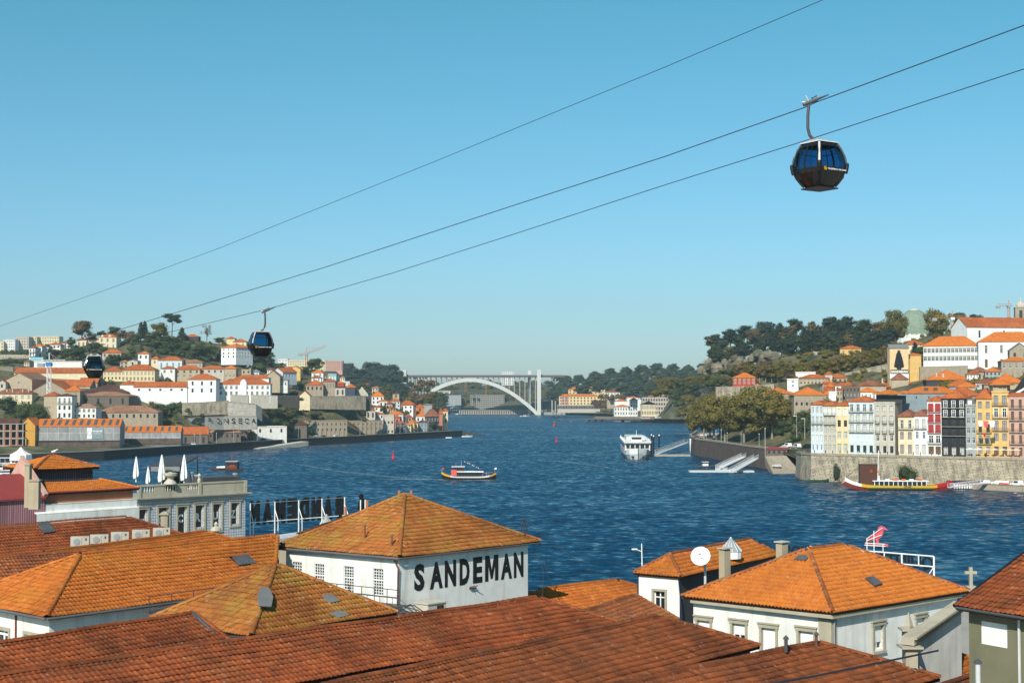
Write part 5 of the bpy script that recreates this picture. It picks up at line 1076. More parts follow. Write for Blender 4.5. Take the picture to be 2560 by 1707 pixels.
def gondola(label, grip, top, D, yaw, sc=1.0, text_face=0):
    """grip and roof-centre given in pixels; a barrel-sided cabin hanging from a curved arm"""
    g = P(grip[0], grip[1], D); tp = P(top[0], top[1], D); t = thing('cable_car', label, 'cable car', (tp.x, tp.y, tp.z - 2.12))
    R = Matrix.Rotation(yaw, 4, 'Z'); prof = [(-.02, .52), (.1, .6), (.35, .77), (.62, .89), (.9, .95), (1.2, .94), (1.6, .83), (1.92, .68), (2.06, .6)]
    hw = lambda z: float(np.interp(z, [p[0] for p in prof], [p[1] for p in prof]))
    def face_strip(mb, f, s0, s1, z0, z1, m, off=0.0, n=5):
        Rf = Matrix.Rotation(yaw + f * math.pi / 2, 3, 'Z'); zs = [z0 + (z1 - z0) * i / n for i in range(n + 1)]; pts = []
        for z in zs:
            h = hw(z) + off; c = .84
            row = []
            for j in range(5):
                q = s0 + (s1 - s0) * j / 4; bulge = -(abs(q) ** 3) * .07
                row.append(Rf @ Vector((q * h * c / .84 * .86, -(h + bulge), z)))
            pts.append(row)
        for i in range(n):
            for j in range(4): mb.face([pts[i][j], pts[i][j + 1], pts[i + 1][j + 1], pts[i + 1][j]], m)
    mb = MB()
    for f in range(4): face_strip(mb, f, -1, 1, -.02, .62, 'gondola_shell', 0); face_strip(mb, f, -1, 1, .62, .84, 'gondola_shell', .004); 
    mb.build('shell', t); mb = MB(); [face_strip(mb, f, -1, 1, 1.86, 2.06, 'gondola_shell', 0, 2) for f in range(4)]; mb.build('header', t)
    mb = MB(); h = .60; q = [R @ Vector((x * h, y * h, -.03)) for x, y in ((-1, -1), (1, -1), (1, 1), (-1, 1))]; mb.slab(q, (0, 0, -.06), 'gondola_floor'); mb.build('floor', t)
    for f in range(4):
        mb = MB(); face_strip(mb, f, -.93, .93, .84, 1.86, 'gondola_glass', -.01); mb.build('window_pane', t)
        mb = MB(); 
        for s_ in ((-.97, -.88), (.88, .97)): face_strip(mb, f, s_[0], s_[1], .62, 1.9, 'gondola_shell', .006)
        if f % 2: 
            for s_ in ((-.5, -.44), (-.08, .08), (.44, .5)): face_strip(mb, f, s_[0], s_[1], .3, 1.9, 'gondola_shell', .012)
        face_strip(mb, f, -.93, .93, 1.6, 1.63, 'gondola_shell', .008, 1); mb.build('door' if f % 2 else 'window_frame', t)
    for k in range(4):      # rounded corner pillars, bright above, dark boots at the waist
        Rk = Matrix.Rotation(yaw + k * math.pi / 2, 3, 'Z')
        pts = [Rk @ Vector((-hw(z) * .92, -hw(z) * .92, z)) for z in (.02, .2, .45, .75, 1.05, 1.4, 1.75, 2.06)]
        mb = MB(); mb.tube(pts[4:], .05, 'm_silver' if k == 0 else 'm_darkgrey', 8); mb.tube(pts[:5], .05, 'm_black', 8); mb.build('pillar', t); mb = MB(); mb.tube([Rk @ Vector((-hw(z) * .94, -hw(z) * .94, z)) for z in (.62, .75, .95, 1.08)], .085, 'm_black', 8); mb.build('bumper', t)
    mb = MB(); h = .64; mb.hexa([R @ Vector((x * h, y * h, 2.05)) for x, y in ((-1, -1), (1, -1), (1, 1), (-1, 1))], [R @ Vector((x * h * .96, y * h * .96, 2.1)) for x, y in ((-1, -1), (1, -1), (1, 1), (-1, 1))], 'm_silver')
    for x in (-.3, .3): mb.hexa([R @ Vector((x - .12, y, 2.1)) for y in (-.35, .35)] + [R @ Vector((x + .12, y, 2.1)) for y in (.35, -.35)], [R @ Vector((x - .08, y, 2.24)) for y in (-.3, .3)] + [R @ Vector((x + .08, y, 2.24)) for y in (.3, -.3)], 'm_grey')
    mb.build('roof', t)
    dx, dz = (g.x - tp.x) / sc, (g.z - tp.z) / sc + 2.12; arm = [Vector((0, 0, 2.18)), Vector((dx * .55, 0, 2.24)), Vector((dx * .95, 0, 2.45)), Vector((dx * 1.12, 0, 2.8)), Vector((dx * 1.1, 0, (2.8 + dz) / 2)), Vector((dx, 0, dz - .12))]
    mb = MB(); mb.tube(arm, .08, 'm_darkgrey', 8, r1=.07); mb.build('hanger_arm', t)
    mb = MB(); d = (P(grip[0] + 40, grip[1] - 16, D) - g).normalized(); g0 = Vector((dx, 0, dz)); mb.tube([g0 - d * .28, g0 + d * .42], .09, 'm_darkgrey', 8); mb.tube([g0 + d * .42, g0 + d * 1.0], .07, 'm_darkgrey', 6, r1=.03)
    mb.tube([g0 + Vector((-.1, 0, -.02)), g0 + Vector((-.32, 0, .02))], .05, 'm_silver', 6); mb.tube([g0 + Vector((0, 0, .05)), g0 + Vector((-.16, -.05, .32))], .035, 'm_silver', 6); mb.tube([g0 + d * .3, g0 + d * .15 + Vector((0, 0, .15)), g0 + d * .4 + Vector((0, 0, .17))], .04, 'm_darkgrey', 5); mb.build('grip', t)
    Rf = Matrix.Rotation(yaw + text_face * math.pi / 2, 3, 'Z'); o_ = Rf @ Vector((-.44, -.965, .70)); letters('TELEFÉRICO DE GAIA', t, o_, Rf @ Vector((1, 0, 0)), 1.2, .085, 'm_white', bold=.03, thick=.003)
    mb = MB(); c = Rf @ Vector((-.58, -.96, .74)); 
    for i in range(12):
        a0, a1 = 2 * math.pi * i / 12, 2 * math.pi * (i + 1) / 12; mb.tube([c + Rf @ Vector((math.cos(a) * .075, 0, math.sin(a) * .075)) for a in (a0, a1)], .014, 'm_yellow', 4, cap=False)
    mb.tube([c + Rf @ Vector((0, 0, .03)), c + Rf @ Vector((0, 0, -.04))], .014, 'm_yellow', 4); mb.build('logo', t)
    mb = MB(); 
    for s_ in (-1, 1): mb.hexa([R @ Vector((s_ * .45 - .14, y, .3)) for y in (-.45, .45)] + [R @ Vector((s_ * .45 + .14, y, .3)) for y in (.45, -.45)], [R @ Vector((s_ * .45 - .14, y, .5)) for y in (-.45, .45)] + [R @ Vector((s_ * .45 + .14, y, .5)) for y in (.45, -.45)], 'm_brown')
    mb.build('bench', t); z0 = tp.z - t.location.z; t.scale = (sc, sc, sc); t.location.z = tp.z - z0 * sc; return t
gondola('large black cable car cabin closest to the camera, high at the right', (2022, 257), (2048, 356), 75, math.radians(33), sc=1.14)
gondola('black cable car cabin in the middle, hanging before the white manor', (662, 778), (652, 828), 136, math.radians(22), sc=1.12)
gondola('black cable car cabin at the far left in front of the terraced hillside', (219, 845), (236, 888), 150, math.radians(14), sc=1.1)
# ------------------------------------------------------------------ left bank: terraced hillside town
def DL(px, y):
    q = float(np.interp(px, [0, 260, 500, 700, 955, 1060, 1130], [765, 785, 872, 968, 1092, 1160, 1215])); yq = 986 + 30.4 * F / q
    return float(q + max(0, yq - y) * 1.25)
def L(label, xl, xr, yr, ye, yb, D=None, **k):
    D = D or DL((xl + xr) / 2, yb); k.setdefault('rf', 'tile_far'); return house(label, xl, xr, yr, ye, yb, D, **k)
# --- quayside
r = L('long quayside warehouse wrapped in grey scaffold sheeting with bright orange roof and skylights', 91, 300, 1048, 1067, 1118, 800, roof='gable', wall='hoarding', rf='tile_far_bright', dep=24, xs=None, ov=.2, yaw=9)
def roofbars(root, n, x0, x1, rise, w=1.6, m='skylight', half=True):
    W, d, h = root['w'], root['d'], root['h']
    for i in range(n):
        x = W * (x0 + (x1 - x0) * (i + .5) / n); y0, y1 = d * .08, d * .42; z = lambda y: h + .3 + rise * (y / (d / 2)); mb = MB()
        mb.slab([(x, y0, z(y0)), (x + w, y0, z(y0)), (x + w, y1, z(y1)), (x, y1, z(y1))], (0, 0, .14), m); mb.build('skylight', root)
rs_ = max(.8, Z(1048, 812) - Z(1067, 800)); roofbars(r, 11, .02, .98, rs_)
mb = MB(); W = r['w']; mb.box(-.3, -.6, r['h'] * .0 - .2, W, -.05, 3.6, 'quay_dark'); mb.box(-.5, -.9, 3.2, W + .2, -.05, 3.9, 'dark_wall'); mb.build('base_wall', r)
mb = MB(); x0, x1 = W * .605, W * .80; mb.box(x0, -.3, r['h'] * .40, x1, -.06, r['h'] * .95, 'blue_grey'); mb.box(x0, -.34, r['h'] * .40, x0 + (x1 - x0) * .3, -.31, r['h'] * .95, 'white_clean'); b = mb.build('banner', r)
letters('SANJOSE', b, Vector((x0 + (x1 - x0) * .34, -.36, r['h'] * .72)), (1, 0, 0), (x1 - x0) * .6, r['h'] * .11, 'm_white', bold=.03, thick=.01); letters('CONSTRUTORA', b, Vector((x0 + (x1 - x0) * .36, -.36, r['h'] * .65)), (1, 0, 0), (x1 - x0) * .5, r['h'] * .035, 'm_white', bold=.02, thick=.01)
mb = MB(); xc, zc_ = x0 + (x1 - x0) * .15, r['h'] * .68; mb.tube([(xc + math.cos(a) * 1.1, -.37, zc_ + math.sin(a) * 1.3) for a in np.linspace(1.7, 7.6, 9)], .12, 'm_grey', 4); mb.build('logo', b)
r = L('yellow plastered gable warehouse end beside the unfinished concrete frame', 50, 88, 1044, 1064, 1118, 797, roof='gablef', wall='ochre', rf='tile_far_bright', dep=14, yaw=0, cols=1, rows=2, win=['k', '-'])
r = L('lower sheeted warehouse with orange roof and eight skylights on the quay', 301, 452, 1066, 1081, 1110, 840, roof='gable', wall='hoarding', rf='tile_far_bright', dep=20, yaw=9, ov=.2)
roofbars(r, 8, .0, .96, max(.8, Z(1066, 850) - Z(1081, 840)), 1.3); mb = MB(); mb.box(0, -.6, -.2, r['w'], -.05, 3.2, 'quay_dark'); mb.build('base_wall', r)
# unfinished frame
A = P(-10, 1116, 770); t = thing('unfinished_building', 'unfinished concrete frame with orange brick infill at the left edge', 'building', A, math.radians(8)); fw = 14.2
for i in range(5): mb = MB(); mb.box(i * 3.4, 0, -3, i * 3.4 + .5, .5, 12.4, 'concrete'); mb.build('column', t)
for z in (0, 4, 8, 12): mb = MB(); mb.box(-.3, -.2, z, fw + .4, 9, z + .4, 'concrete'); mb.build('floor_slab', t)
for j in range(3):
    for i in range(4): mb = MB(); x = i * 3.4 + .5; mb.box(x, .1, j * 4 + .4, x + .8, .4, j * 4 + 4, 'brick_wall'); mb.box(x + .8, .1, j * 4 + .4, x + 2.9, .4, j * 4 + .9, 'brick_wall'); mb.build('brick_panel', t)
mb = MB(); mb.box(0, 5, 0, fw, 5.3, 12, 'dark_wall'); mb.build('wall', t); mb = MB(); roofslabs(mb, 12, 8, 12.6, 2.5, 'gable', .1, 'tile_far_dark'); mb.build('roof', t)
L('low grey-roofed dark shed behind the quay row', 455, 521, 1046, 1060, 1076, 915, roof='gable', wall='dark_wall', rf='m_roofgrey', dep=10)
L('dark stone quayside warehouse with long orange roof', 453, 520, 1068, 1086, 1113, 880, roof='gable', wall='stone_dark', dep=12, yaw=10, cols=3, rows=1, win=['k'])
L('dark stone quayside warehouse with patched grey and orange roof', 520, 602, 1061, 1082, 1110, 905, roof='hip', wall='stone_dark', rf='tile_far_pale', dep=16, yaw=10, cols=6, rows=2, win=['-', 'k'])
for i, (a, b) in enumerate(((601, 617), (618, 636))): L(('first', 'second')[i] + ' small dark stone gable beside the stained white quay building', a, b, 1079, 1088, 1108, 928 + 9 * i, roof='gablef', wall='stone_dark', rf='tile_far_dark', dep=9, cols=2, rows=1, win=['k'])
L('stained white flat-topped quay building with faint blue band', 637, 717, 1067, 1068, 1101, 946, roof='flat', wall='white', cols=3, rows=2, win=['-', 'k'], dep=14, yaw=22)
# buttressed stone front and terrace frame
for lab, a, b, yt, yb, D, cc, mm in (('grey buttressed stone quay front with dark slots', 768, 868, 1052, 1094, 1022, 9, 'stone'), ('pale stone quay front crossed by dark horizontal ledges', 870, 957, 1052, 1089, 1078, 8, 'stone')):
    r = L(lab, a, b, yt, yt + 1, yb, D, roof='flat', under=1, wall=mm, dep=10, cols=cc, rows=3, win=['-', 'k', 'k'], yaw=26, ww=.8, wh=1.6 if a < 800 else .8)
    for i in range(cc): mb = MB(); x = r['w'] * (i + .05) / cc; mb.box(x, -.5, 0, x + .5, -.003, r['h'] * (.55 if a < 800 else .95), 'stone'); mb.build('buttress', r)
L('roofless stone ruin with ragged window holes on the quay', 958, 985, 1037, 1038, 1084, 1108, roof='flat', wall='stone_light', cols=3, rows=4, win=['k', '-', 'k', '-'], dep=9)
L('red-stained ruined house on the quay overgrown by shrubs', 733, 767, 1053, 1062, 1099, 985, roof='hip', wall='stone_dark', rf='tile_far_dark', dep=9)
# --- second rows
L('white building with two window rows under a faded brown roof', 181, 240, 1010, 1019, 1046, 858, rf='tile_far_pale', cols=5, rows=2, win=['k', 's'], dep=12)
L('slim white tower house with curved balcony on its top floor', 143, 180, 985, 990, 1047, 852, rf='tile_far_dark', cols=3, rows=3, win=['k', 'k', 'w'], balc=(2,), dep=10)
L('tall bare tan wall building under an orange roof beside the white tower house', 110, 143, 981, 990, 1046, 858, wall='tan', dep=12)
L('stone tower house with fresh orange roof and two windows', 162, 200, 965, 978, 1010, 905, wall='stone', rf='tile_far_bright', cols=2, rows=2, win=['-', 'w'], dep=10)
L('cream building with red roof and four pale dormers at the left edge', -14, 80, 973, 985, 1014, 910, wall='cream', rf='tile_far_old', cols=6, rows=2, win=['k', 'p'], dep=12, chim=((.3, .2), (.45, .2), (.72, .2), (.88, .2)))
L('long brown stone warehouse with pale roof and six small windows above the sheeted warehouse', 240, 395, 1015, 1031, 1064, 872, wall='stone', rf='tile_far_pale', cols=9, rows=2, win=['-', 'k'], dep=18, yaw=4)
L('broad dark-roofed stone warehouse with a blank wall', 200, 322, 980, 990, 1015, 912, wall='stone_dark', rf='tile_far_pale', cols=4, rows=1, win=['k'], dep=22)
L('upper dark brown roof of the broad warehouse', 206, 318, 962, 981, 988, 935, wall='stone_dark', rf='tile_far_dark', dep=24)
L('small white building with stained wall left of the long white warehouse', 300, 334, 952, 962, 984, 940, cols=2, rows=1, win=['-'], dep=12)
L('long windowless-looking white warehouse with five small square windows', 334, 468, 955, 968, 1003, 935, roof='gable', wall='white_clean', cols=5, rows=3, win=['-', '-', 'k'], ww=1.4, wh=1.4, dep=14, yaw=4)
L('tall square white house with three window columns and green shutters', 470, 540, 935, 949, 1002, 938, wall='white_clean', rf='tile_far', cols=3, rows=3, win=['-', 'G', 'k'], dep=14)
r = L('white manor with two window rows and a small rounded dormer', 546, 676, 948, 961, 989, 950, wall='white_clean', cols=10, rows=2, win=['s', 's'], dep=14, yaw=5)
mb = MB(); W = r['w']; mb.box(W * .42, -.5, 0, W * .54, -.003, r['h'] + 2, 'white_clean'); mb.lathe([(W * .06, 0), (W * .05, 1.6), (.1, 2.6)], 'white_clean', 10, (W * .48, 1.5, r['h'] + 1)); mb.build('bay', r)
L('pink-roofed outbuilding wing behind the white manor', 588, 672, 938, 946, 957, 985, dep=9)
# yellow row and those about it
L('pale yellow house with orange hipped roof just right of the left cabin', 258, 304, 918, 929, 950, 985, wall='pale_yellow', cols=5, rows=2, win=['k', 'p'], dep=11)
L('long yellow house with orange roof and two rows of windows', 304, 387, 912, 926, 953, 985, wall='pale_yellow', cols=9, rows=2, win=['r', 'p'], dep=13)
L('red-roofed warehouse range running behind the gabled stone barns', 35, 228, 920, 933, 942, 985, roof='gable', wall='cream', rf='tile_far', dep=16)
L('stone barn with broad gable and one blue window', 15, 80, 932, 950, 974, 935, roof='gablef', wall='tan', rf='tile_far_pale', dep=36, yaw=-2, cols=1, rows=2, win=['-', 'b'])
L('grey stone barn gable behind the blue and white crane', 82, 166, 952, 976, 986, 925, roof='gablef', wall='stone', rf='tile_far', dep=34)
L('red-roofed low warehouse wing behind the crane mast', 130, 225, 950, 966, 972, 950, roof='gable', wall='tan', rf='tile_far', dep=14)
L('low pink warehouse with a dark slate gable end', 198, 243, 945, 957, 966, 958, roof='gable', wall='tan', dep=10)
L('dark slate gable beside bare autumn shrubs', 243, 259, 948, 958, 967, 962, roof='gablef', wall='black_wall', rf='tile_far_dark', dep=8)
L('small white cottage gable at the far left edge', -4, 14, 950, 957, 972, 930, roof='gablef', wall='stone_light', cols=1, rows=1, win=['k'], dep=9)
# rows above
L('light blue house with tall windows under a red roof', 396, 455, 892, 901, 926, 1040, wall='azulejo_grey', cols=4, rows=1, win=['b'], dep=12)
L('cream house wing beside the light blue house', 378, 396, 891, 898, 912, 1052, wall='cream', dep=9, cols=1, rows=1)
L('tan house with brown roof right of the light blue house', 434, 506, 900, 907, 919, 1046, wall='tan', rf='tile_far_pale', cols=7, rows=1, win=['w'], dep=10)
L('small white house with arched windows at the start of the stone row', 403, 437, 916, 922, 946, 1000, wall='white', cols=2, rows=2, win=['-', 's'], dep=9)
L('left part of the long stone terrace with red roof', 437, 500, 914, 924, 944, 1003, wall='tan', cols=4, rows=2, win=['s', 'k'], dep=10)
L('right part of the long stone terrace with small dark windows', 500, 560, 915, 923, 943, 1007, wall='stone_light', cols=4, rows=2, win=['-', 'k'], dep=10)
L('square stone house with orange roof ending the terrace', 561, 590, 914, 922, 944, 1005, wall='tan', rf='tile_far_bright', cols=3, rows=2, win=['w', '-'], dep=9)
L('beige flat-roofed block with a white top', 604, 627, 924, 925, 944, 1010, roof='flat', wall='tan', cols=2, rows=2, win=['k'], dep=9)
L('pale grey cottage with skylit roof right of the beige block', 629, 648, 924, 930, 945, 1015, wall='azulejo_grey', rf='m_roofgrey', cols=2, rows=1, win=['b'], dep=8)
r = L('tall white manor with orange roof left of the middle cabin', 553, 590, 861, 870, 896, 1100, wall='white_clean', rf='tile_far_bright', cols=3, rows=3, win=['k', 'k', 'w'], xs=632, yaw=-32, scols=6, sidewin=['b'])
L('cream house with red roof behind the tall white manor', 583, 616, 848, 855, 866, 1180, wall='cream', cols=2, rows=1, dep=9); L('yellowish house with small pyramid roof on the hilltop', 567, 587, 842, 847, 860, 1200, wall='pale_yellow', dep=8)
L('tan rounded house at the hilltop left of the red roof', 545, 568, 846, 848, 862, 1210, wall='tan', roof='flat', dep=8)
L('dark house with red roof among the hilltop trees', 462, 496, 836, 842, 852, 1190, wall='dark_wall', dep=9)
L('long low house with red roof below the yellow villa', 256, 303, 874, 883, 893, 1062, wall='stone_light', cols=4, rows=1, win=['k'], dep=9)
L('small white cottage with orange roof in the garden slope', 345, 372, 879, 885, 899, 1055, wall='white', rf='tile_far_bright', cols=2, rows=1, win=['k'], dep=8); L('grey cottage gable below the garden slope', 319, 344, 899, 903, 914, 1030, roof='gablef', wall='stone_light', rf='m_roofgrey', dep=9, cols=1, rows=1, win=['k'])
L('cream villa wing with orange roof at the left of the hilltop', 192, 248, 843, 850, 873, 1125, wall='cream', cols=5, rows=1, win=['s'], dep=11)
r = L('cream villa with twin gables and blue balcony windows', 247, 291, 836, 843, 872, 1115, wall='cream', cols=3, rows=2, win=['b', 's'], dep=11)
mb = MB(); W, h = r['w'], r['h']
for x in (.2, .62): mb.slab([(W * (x - .14), -.1, h - .2), (W * (x + .14), -.1, h - .2), (W * x, -.1, h + 2.2)], (0, .6, 0), 'cream')
mb.build('gable', r)
wr = []
for i, (a, b, yr, ye, yb, bb) in enumerate(((73, 88, 866, 870, 901, 1), (88, 105, 861, 866, 908, 1), (105, 121, 862, 867, 888, 0), (121, 151, 856, 862, 880, 0), (151, 176, 852, 858, 879, 1))):
    r = L(None, a, b, yr, ye, yb, 1060 + i * 14, wall='white_clean', rf=['tile_far_old', 'tile_far_bright', 'tile_far_dark', 'tile_far', 'tile_far_old'][i], cols=2 if b - a < 20 else 3, rows=3 if bb else 2, win=['b', 'k', 'k'], balc=(1, 2) if bb else (), balm='m_white', dep=10); wr.append((a, r))
ordinal_labels(wr, 'white balconied houses on the left hilltop', 'white balconied hillside house, {o} of the row of five')
r = L('blue-fronted shop building below the white balconied houses', 75, 108, 893, 895, 908, 1040, wall='teal_wall', roof='flat', dep=8, rf='m_white')
ap = []
for a, b, yt, mm, c_, r_ in ((-6, 9, 856, 'cream', 2, 4), (9, 38, 850, 'white', 5, 5), (40, 72, 843, 'stone_light', 5, 6), (72, 92, 843, 'cream', 3, 6), (92, 148, 842, 'cream', 9, 6)):
    ap.append((a, L(None, a, b, yt, yt, 885, 1480 + a * .4, roof='flat', wall=mm, cols=c_, rows=r_, win=['k'], dep=14, wh=1.3)))
ordinal_labels(ap, 'far apartment slabs at the left skyline', 'pale far apartment block on the left skyline, {o} of five')
L('long whitewashed garden wall building behind the left cabin', 85, 205, 905, 905, 919, 1010, roof='flat', wall='white', dep=5, cat='wall')
L('iron railway-like viaduct parapet at the far left', -10, 74, 889, 889, 898, 1090, roof='flat', wall='stone_light', dep=4, cols=20, rows=1, win=['k'], cat='wall')
# right part of the left bank
r = L('white gabled shed with dark open side on the ridge', 681, 707, 920, 931, 946, 1110, roof='gablef', wall='azulejo_grey', xs=742, yaw=-36, scols=5, sidewin=['b'], cols=2, rows=1)
L('bright orange-yellow gable house by the orange crane', 724, 751, 915, 923, 938, 1150, roof='gablef', wall='yellow', rf='tile_far_bright', dep=14); L('red-roofed house behind the white gabled shed', 705, 740, 917, 922, 932, 1160, dep=9, wall='tan')
L('white house with orange pyramid roof above the stone warehouses', 779, 808, 925, 932, 952, 1150, wall='white', rf='tile_far_bright', cols=2, rows=2, win=['-', 's'], dep=9); L('low white wing with brown roof before the pyramid-roofed house', 779, 803, 939, 945, 953, 1135, rf='tile_far_old', cols=2, rows=1, dep=6)
L('white roof-terrace house with light blue screens', 820, 841, 934, 936, 952, 1150, roof='flat', wall='teal_wall', cols=3, rows=1, win=['x'], dep=8)
L('broad stone warehouse with red roof and small dark holes', 765, 808, 950, 963, 992, 1065, wall='stone', cols=4, rows=2, win=['-', 'k'], dep=16); L('stone warehouse with clerestory windows and orange roof', 808, 838, 947, 954, 991, 1072, wall='stone', cols=4, rows=2, win=['-', 'w'], dep=14)
L('narrow stone house with dark window slots', 838, 863, 966, 969, 991, 1068, wall='stone_light', rf='tile_far_dark', cols=2, rows=1, win=['k'], dep=10); L('dark slate-clad house with orange roof', 864, 888, 960, 969, 991, 1066, wall='dark_blue', dep=10)
L('small orange-red house between the warehouses and the white turret', 843, 860, 953, 958, 966, 1100, wall='red_wall', rf='tile_far_bright', dep=7); L('small white turret house above the slate house', 861, 874, 953, 955, 964, 1110, roof='flat', dep=6, cols=2, rows=1)
L('pale stone gable at the end of the upper terrace', 889, 920, 965, 985, 993, 1075, roof='gablef', wall='stone_light', rf='tile_far_dark', dep=10)
L('white cottage on the slope above the manor garden', 699, 719, 947, 951, 966, 1080, wall='white', rf='m_roofgrey', cols=2, rows=1, dep=8); L('cream gable wall falling toward the painted terrace wall', 748, 775, 977, 990, 1008, 1030, roof='gablef', wall='cream', dep=8); L('bare stone gable house behind the manor', 664, 700, 927, 942, 965, 1075, roof='gablef', wall='tan', rf='tile_far_pale', dep=14)
ap = []
for a, b, yt, mm, c_ in ((696, 719, 898, 'white', 3), (719, 770, 901, 'cream', 12), (770, 814, 901, 'cream', 10), (814, 856, 903, 'pink', 9)): ap.append((a, L(None, a, b, yt, yt, 926, 1680, roof='flat', wall=mm, cols=c_, rows=4, win=['k'], dep=14, wh=1.5)))
ordinal_labels(ap, 'far apartment rows behind the orange crane', 'far cream apartment row behind the orange crane, {o} of four')
# houses at the tip
T = [('orange-roofed white villa at the left of the river-tip village', 929, 959, 978, 991, 1010, 'white', 'tile_far_bright', 3, 2), ('tan cube house beside the orange-roofed villa', 982, 998, 979, 984, 996, 'tan', 'tile_far_dark', 1, 1), ('grey house with salmon roof in the middle of the village', 955, 974, 1001, 1006, 1016, 'grey_wall', 'tile_far', 2, 1),
     ('pale green-grey narrow house with salmon roof', 976, 1000, 996, 1003, 1018, 'azulejo_grey', 'tile_far', 3, 2), ('salmon-coloured large house behind the white-fronted one', 1000, 1036, 1002, 1011, 1030, 'salmon', 'tile_far', 3, 1), ('white-fronted house below the salmon house', 1008, 1033, 1007, 1013, 1032, 'white_clean', 'tile_far', 2, 2),
     ('small orange house with one wide window', 1040, 1060, 1010, 1018, 1030, 'orange_wall', 'tile_far', 1, 1), ('grey metal-roofed hall behind the village', 1058, 1080, 1009, 1012, 1024, 'grey_wall', 'm_roofgrey', 0, 0), ('broad dark-fronted house with the largest brown roof of the village', 1062, 1098, 1023, 1041, 1070, 'dark_wall', 'tile_far_old', 5, 2),
     ('salmon side house next to the large brown roof', 1098, 1106, 1020, 1034, 1064, 'salmon', 'tile_far', 0, 0), ('cream gable house at the very tip', 1107, 1120, 1021, 1028, 1060, 'cream', 'tile_far', 1, 2), ('white wall house left of the dark-fronted house', 1040, 1062, 1033, 1041, 1055, 'white_clean', 'tile_far_bright', 2, 1),
     ('lavender-grey house with orange roof', 973, 1008, 1028, 1036, 1057, 'azulejo_grey', 'tile_far_bright', 3, 1), ('low house with faded orange roof in mid village', 1009, 1030, 1035, 1043, 1053, 'tan', 'tile_far_old', 2, 1), ('dark blue waterfront house with white windows', 990, 1013, 1052, 1058, 1084, 'dark_blue', 'tile_far', 3, 3),
     ('bright yellow narrow waterfront house', 1023, 1036, 1048, 1056, 1083, 'yellow', 'tile_far_bright', 1, 2), ('pale house with red awning beside the yellow house', 1036, 1045, 1052, 1058, 1083, 'cream', 'tile_far', 1, 2), ('dark green waterfront house behind lamp posts', 1045, 1068, 1050, 1056, 1082, 'blue_grey', 'tile_far_dark', 3, 2),
     ('white cottage with red roof above the stone quay front', 938, 960, 1031, 1036, 1047, 'white', 'tile_far', 2, 1), ('stone cottage with arched openings on the slope', 915, 938, 1020, 1026, 1048, 'stone_light', 'tile_far', 2, 1), ('orange-roofed cottage at the top of the slope', 936, 958, 1013, 1018, 1026, 'white', 'tile_far', 2, 1),
     ('red-roofed cottage in the upper village', 968, 990, 1016, 1021, 1030, 'cream', 'tile_far', 2, 1), ('salmon dormered house above the white-fronted one', 985, 1000, 1037, 1044, 1060, 'salmon', 'tile_far', 1, 1), ('purple-shaded house right of the white-fronted one', 1033, 1040, 1010, 1015, 1036, 'blue_grey', 'tile_far', 1, 1)]
for l_, a, b, yr, ye, yb, wl_, rf_, c_, r_ in T: L(l_, a, b, yr, ye, yb, DL((a + b) / 2, yb) + (8 if yb > 1075 else 0), wall=wl_, rf=rf_, cols=c_, rows=r_, win=['w' if wl_ in ('dark_blue', 'dark_wall', 'blue_grey') else 'k'], dep=9, yaw=6)
gh = []; rg = random.Random(17)
for i, (px, y) in enumerate(((572, 938), (612, 905), (640, 955), (655, 940), (668, 925), (690, 938), (715, 975), (730, 965), (752, 950), (742, 990), (812, 940), (850, 945), (905, 962), (930, 970), (948, 1003), (965, 1010), (975, 1022), (1012, 1062), (930, 1058), (1000, 1046), (1050, 1046), (325, 930), (300, 905), (520, 955), (150, 930), (60, 905), (350, 935), (230, 915), (390, 945))): gh.append((px, L(None, px, px + rg.uniform(11, 20), y - 4, y, y + rg.uniform(9, 15), wall=rg.choice(['white', 'cream', 'tan', 'stone_light', 'white']), rf=rg.choice(['tile_far', 'tile_far_bright', 'tile_far_old', 'tile_far_pale']), cols=2, rows=rg.choice([1, 2]), win=['k'], dep=8, yaw=rg.uniform(-20, 20))))
ordinal_labels(gh, 'small houses scattered through the left bank town', 'small tiled-roof cottage on the left bank slope, {o}')
# retaining walls
def rwall(label, pts, D0, D1, m='quay_stone', thick=2.0, name='retaining_wall', cat='wall', openings=0, ctrl=True):
    """pts: (px, ytop, ybottom) along the wall"""
    mb = MB(); n = len(pts); q = []
    for i, (px, yt, yb) in enumerate(pts): D = D0 + (D1 - D0) * i / (n - 1); a = P(px, yt, D); b = P(px, yb, D); q.append((a, b)); ctrl and CTRL.append((b.x, b.y, b.z)) ; ctrl and CTRL.append((a.x, a.y + 9, a.z))
    o = q[0][1].copy()
    for i in range(n - 1):
        (a0, b0), (a1, b1) = q[i], q[i + 1]; dn = Vector((0, 0, -3.5)); th = Vector((0, thick, 0))
        mb.hexa([b0 + dn - o, b1 + dn - o, b1 + dn + th - o, b0 + dn + th - o], [a0 - o, a1 - o, a1 + th - o, a0 + th - o], m)
        mb.hexa([a0 + Vector((0, -.15, 0)) - o, a1 + Vector((0, -.15, 0)) - o, a1 + th - o, a0 + th - o], [a0 + Vector((0, -.15, .3)) - o, a1 + Vector((0, -.15, .3)) - o, a1 + th + Vector((0, 0, .3)) - o, a0 + th + Vector((0, 0, .3)) - o], 'stone')
    return single(mb, name, label, cat, o)
rwall('long grey terrace wall with painted pale blue panels', [(775, 991, 1010), (915, 990, 1013)], 1030, 1055)
rwall('dark stone end of the painted terrace wall', [(888, 991, 1015), (928, 991, 1016)], 1052, 1062, 'stone_dark')
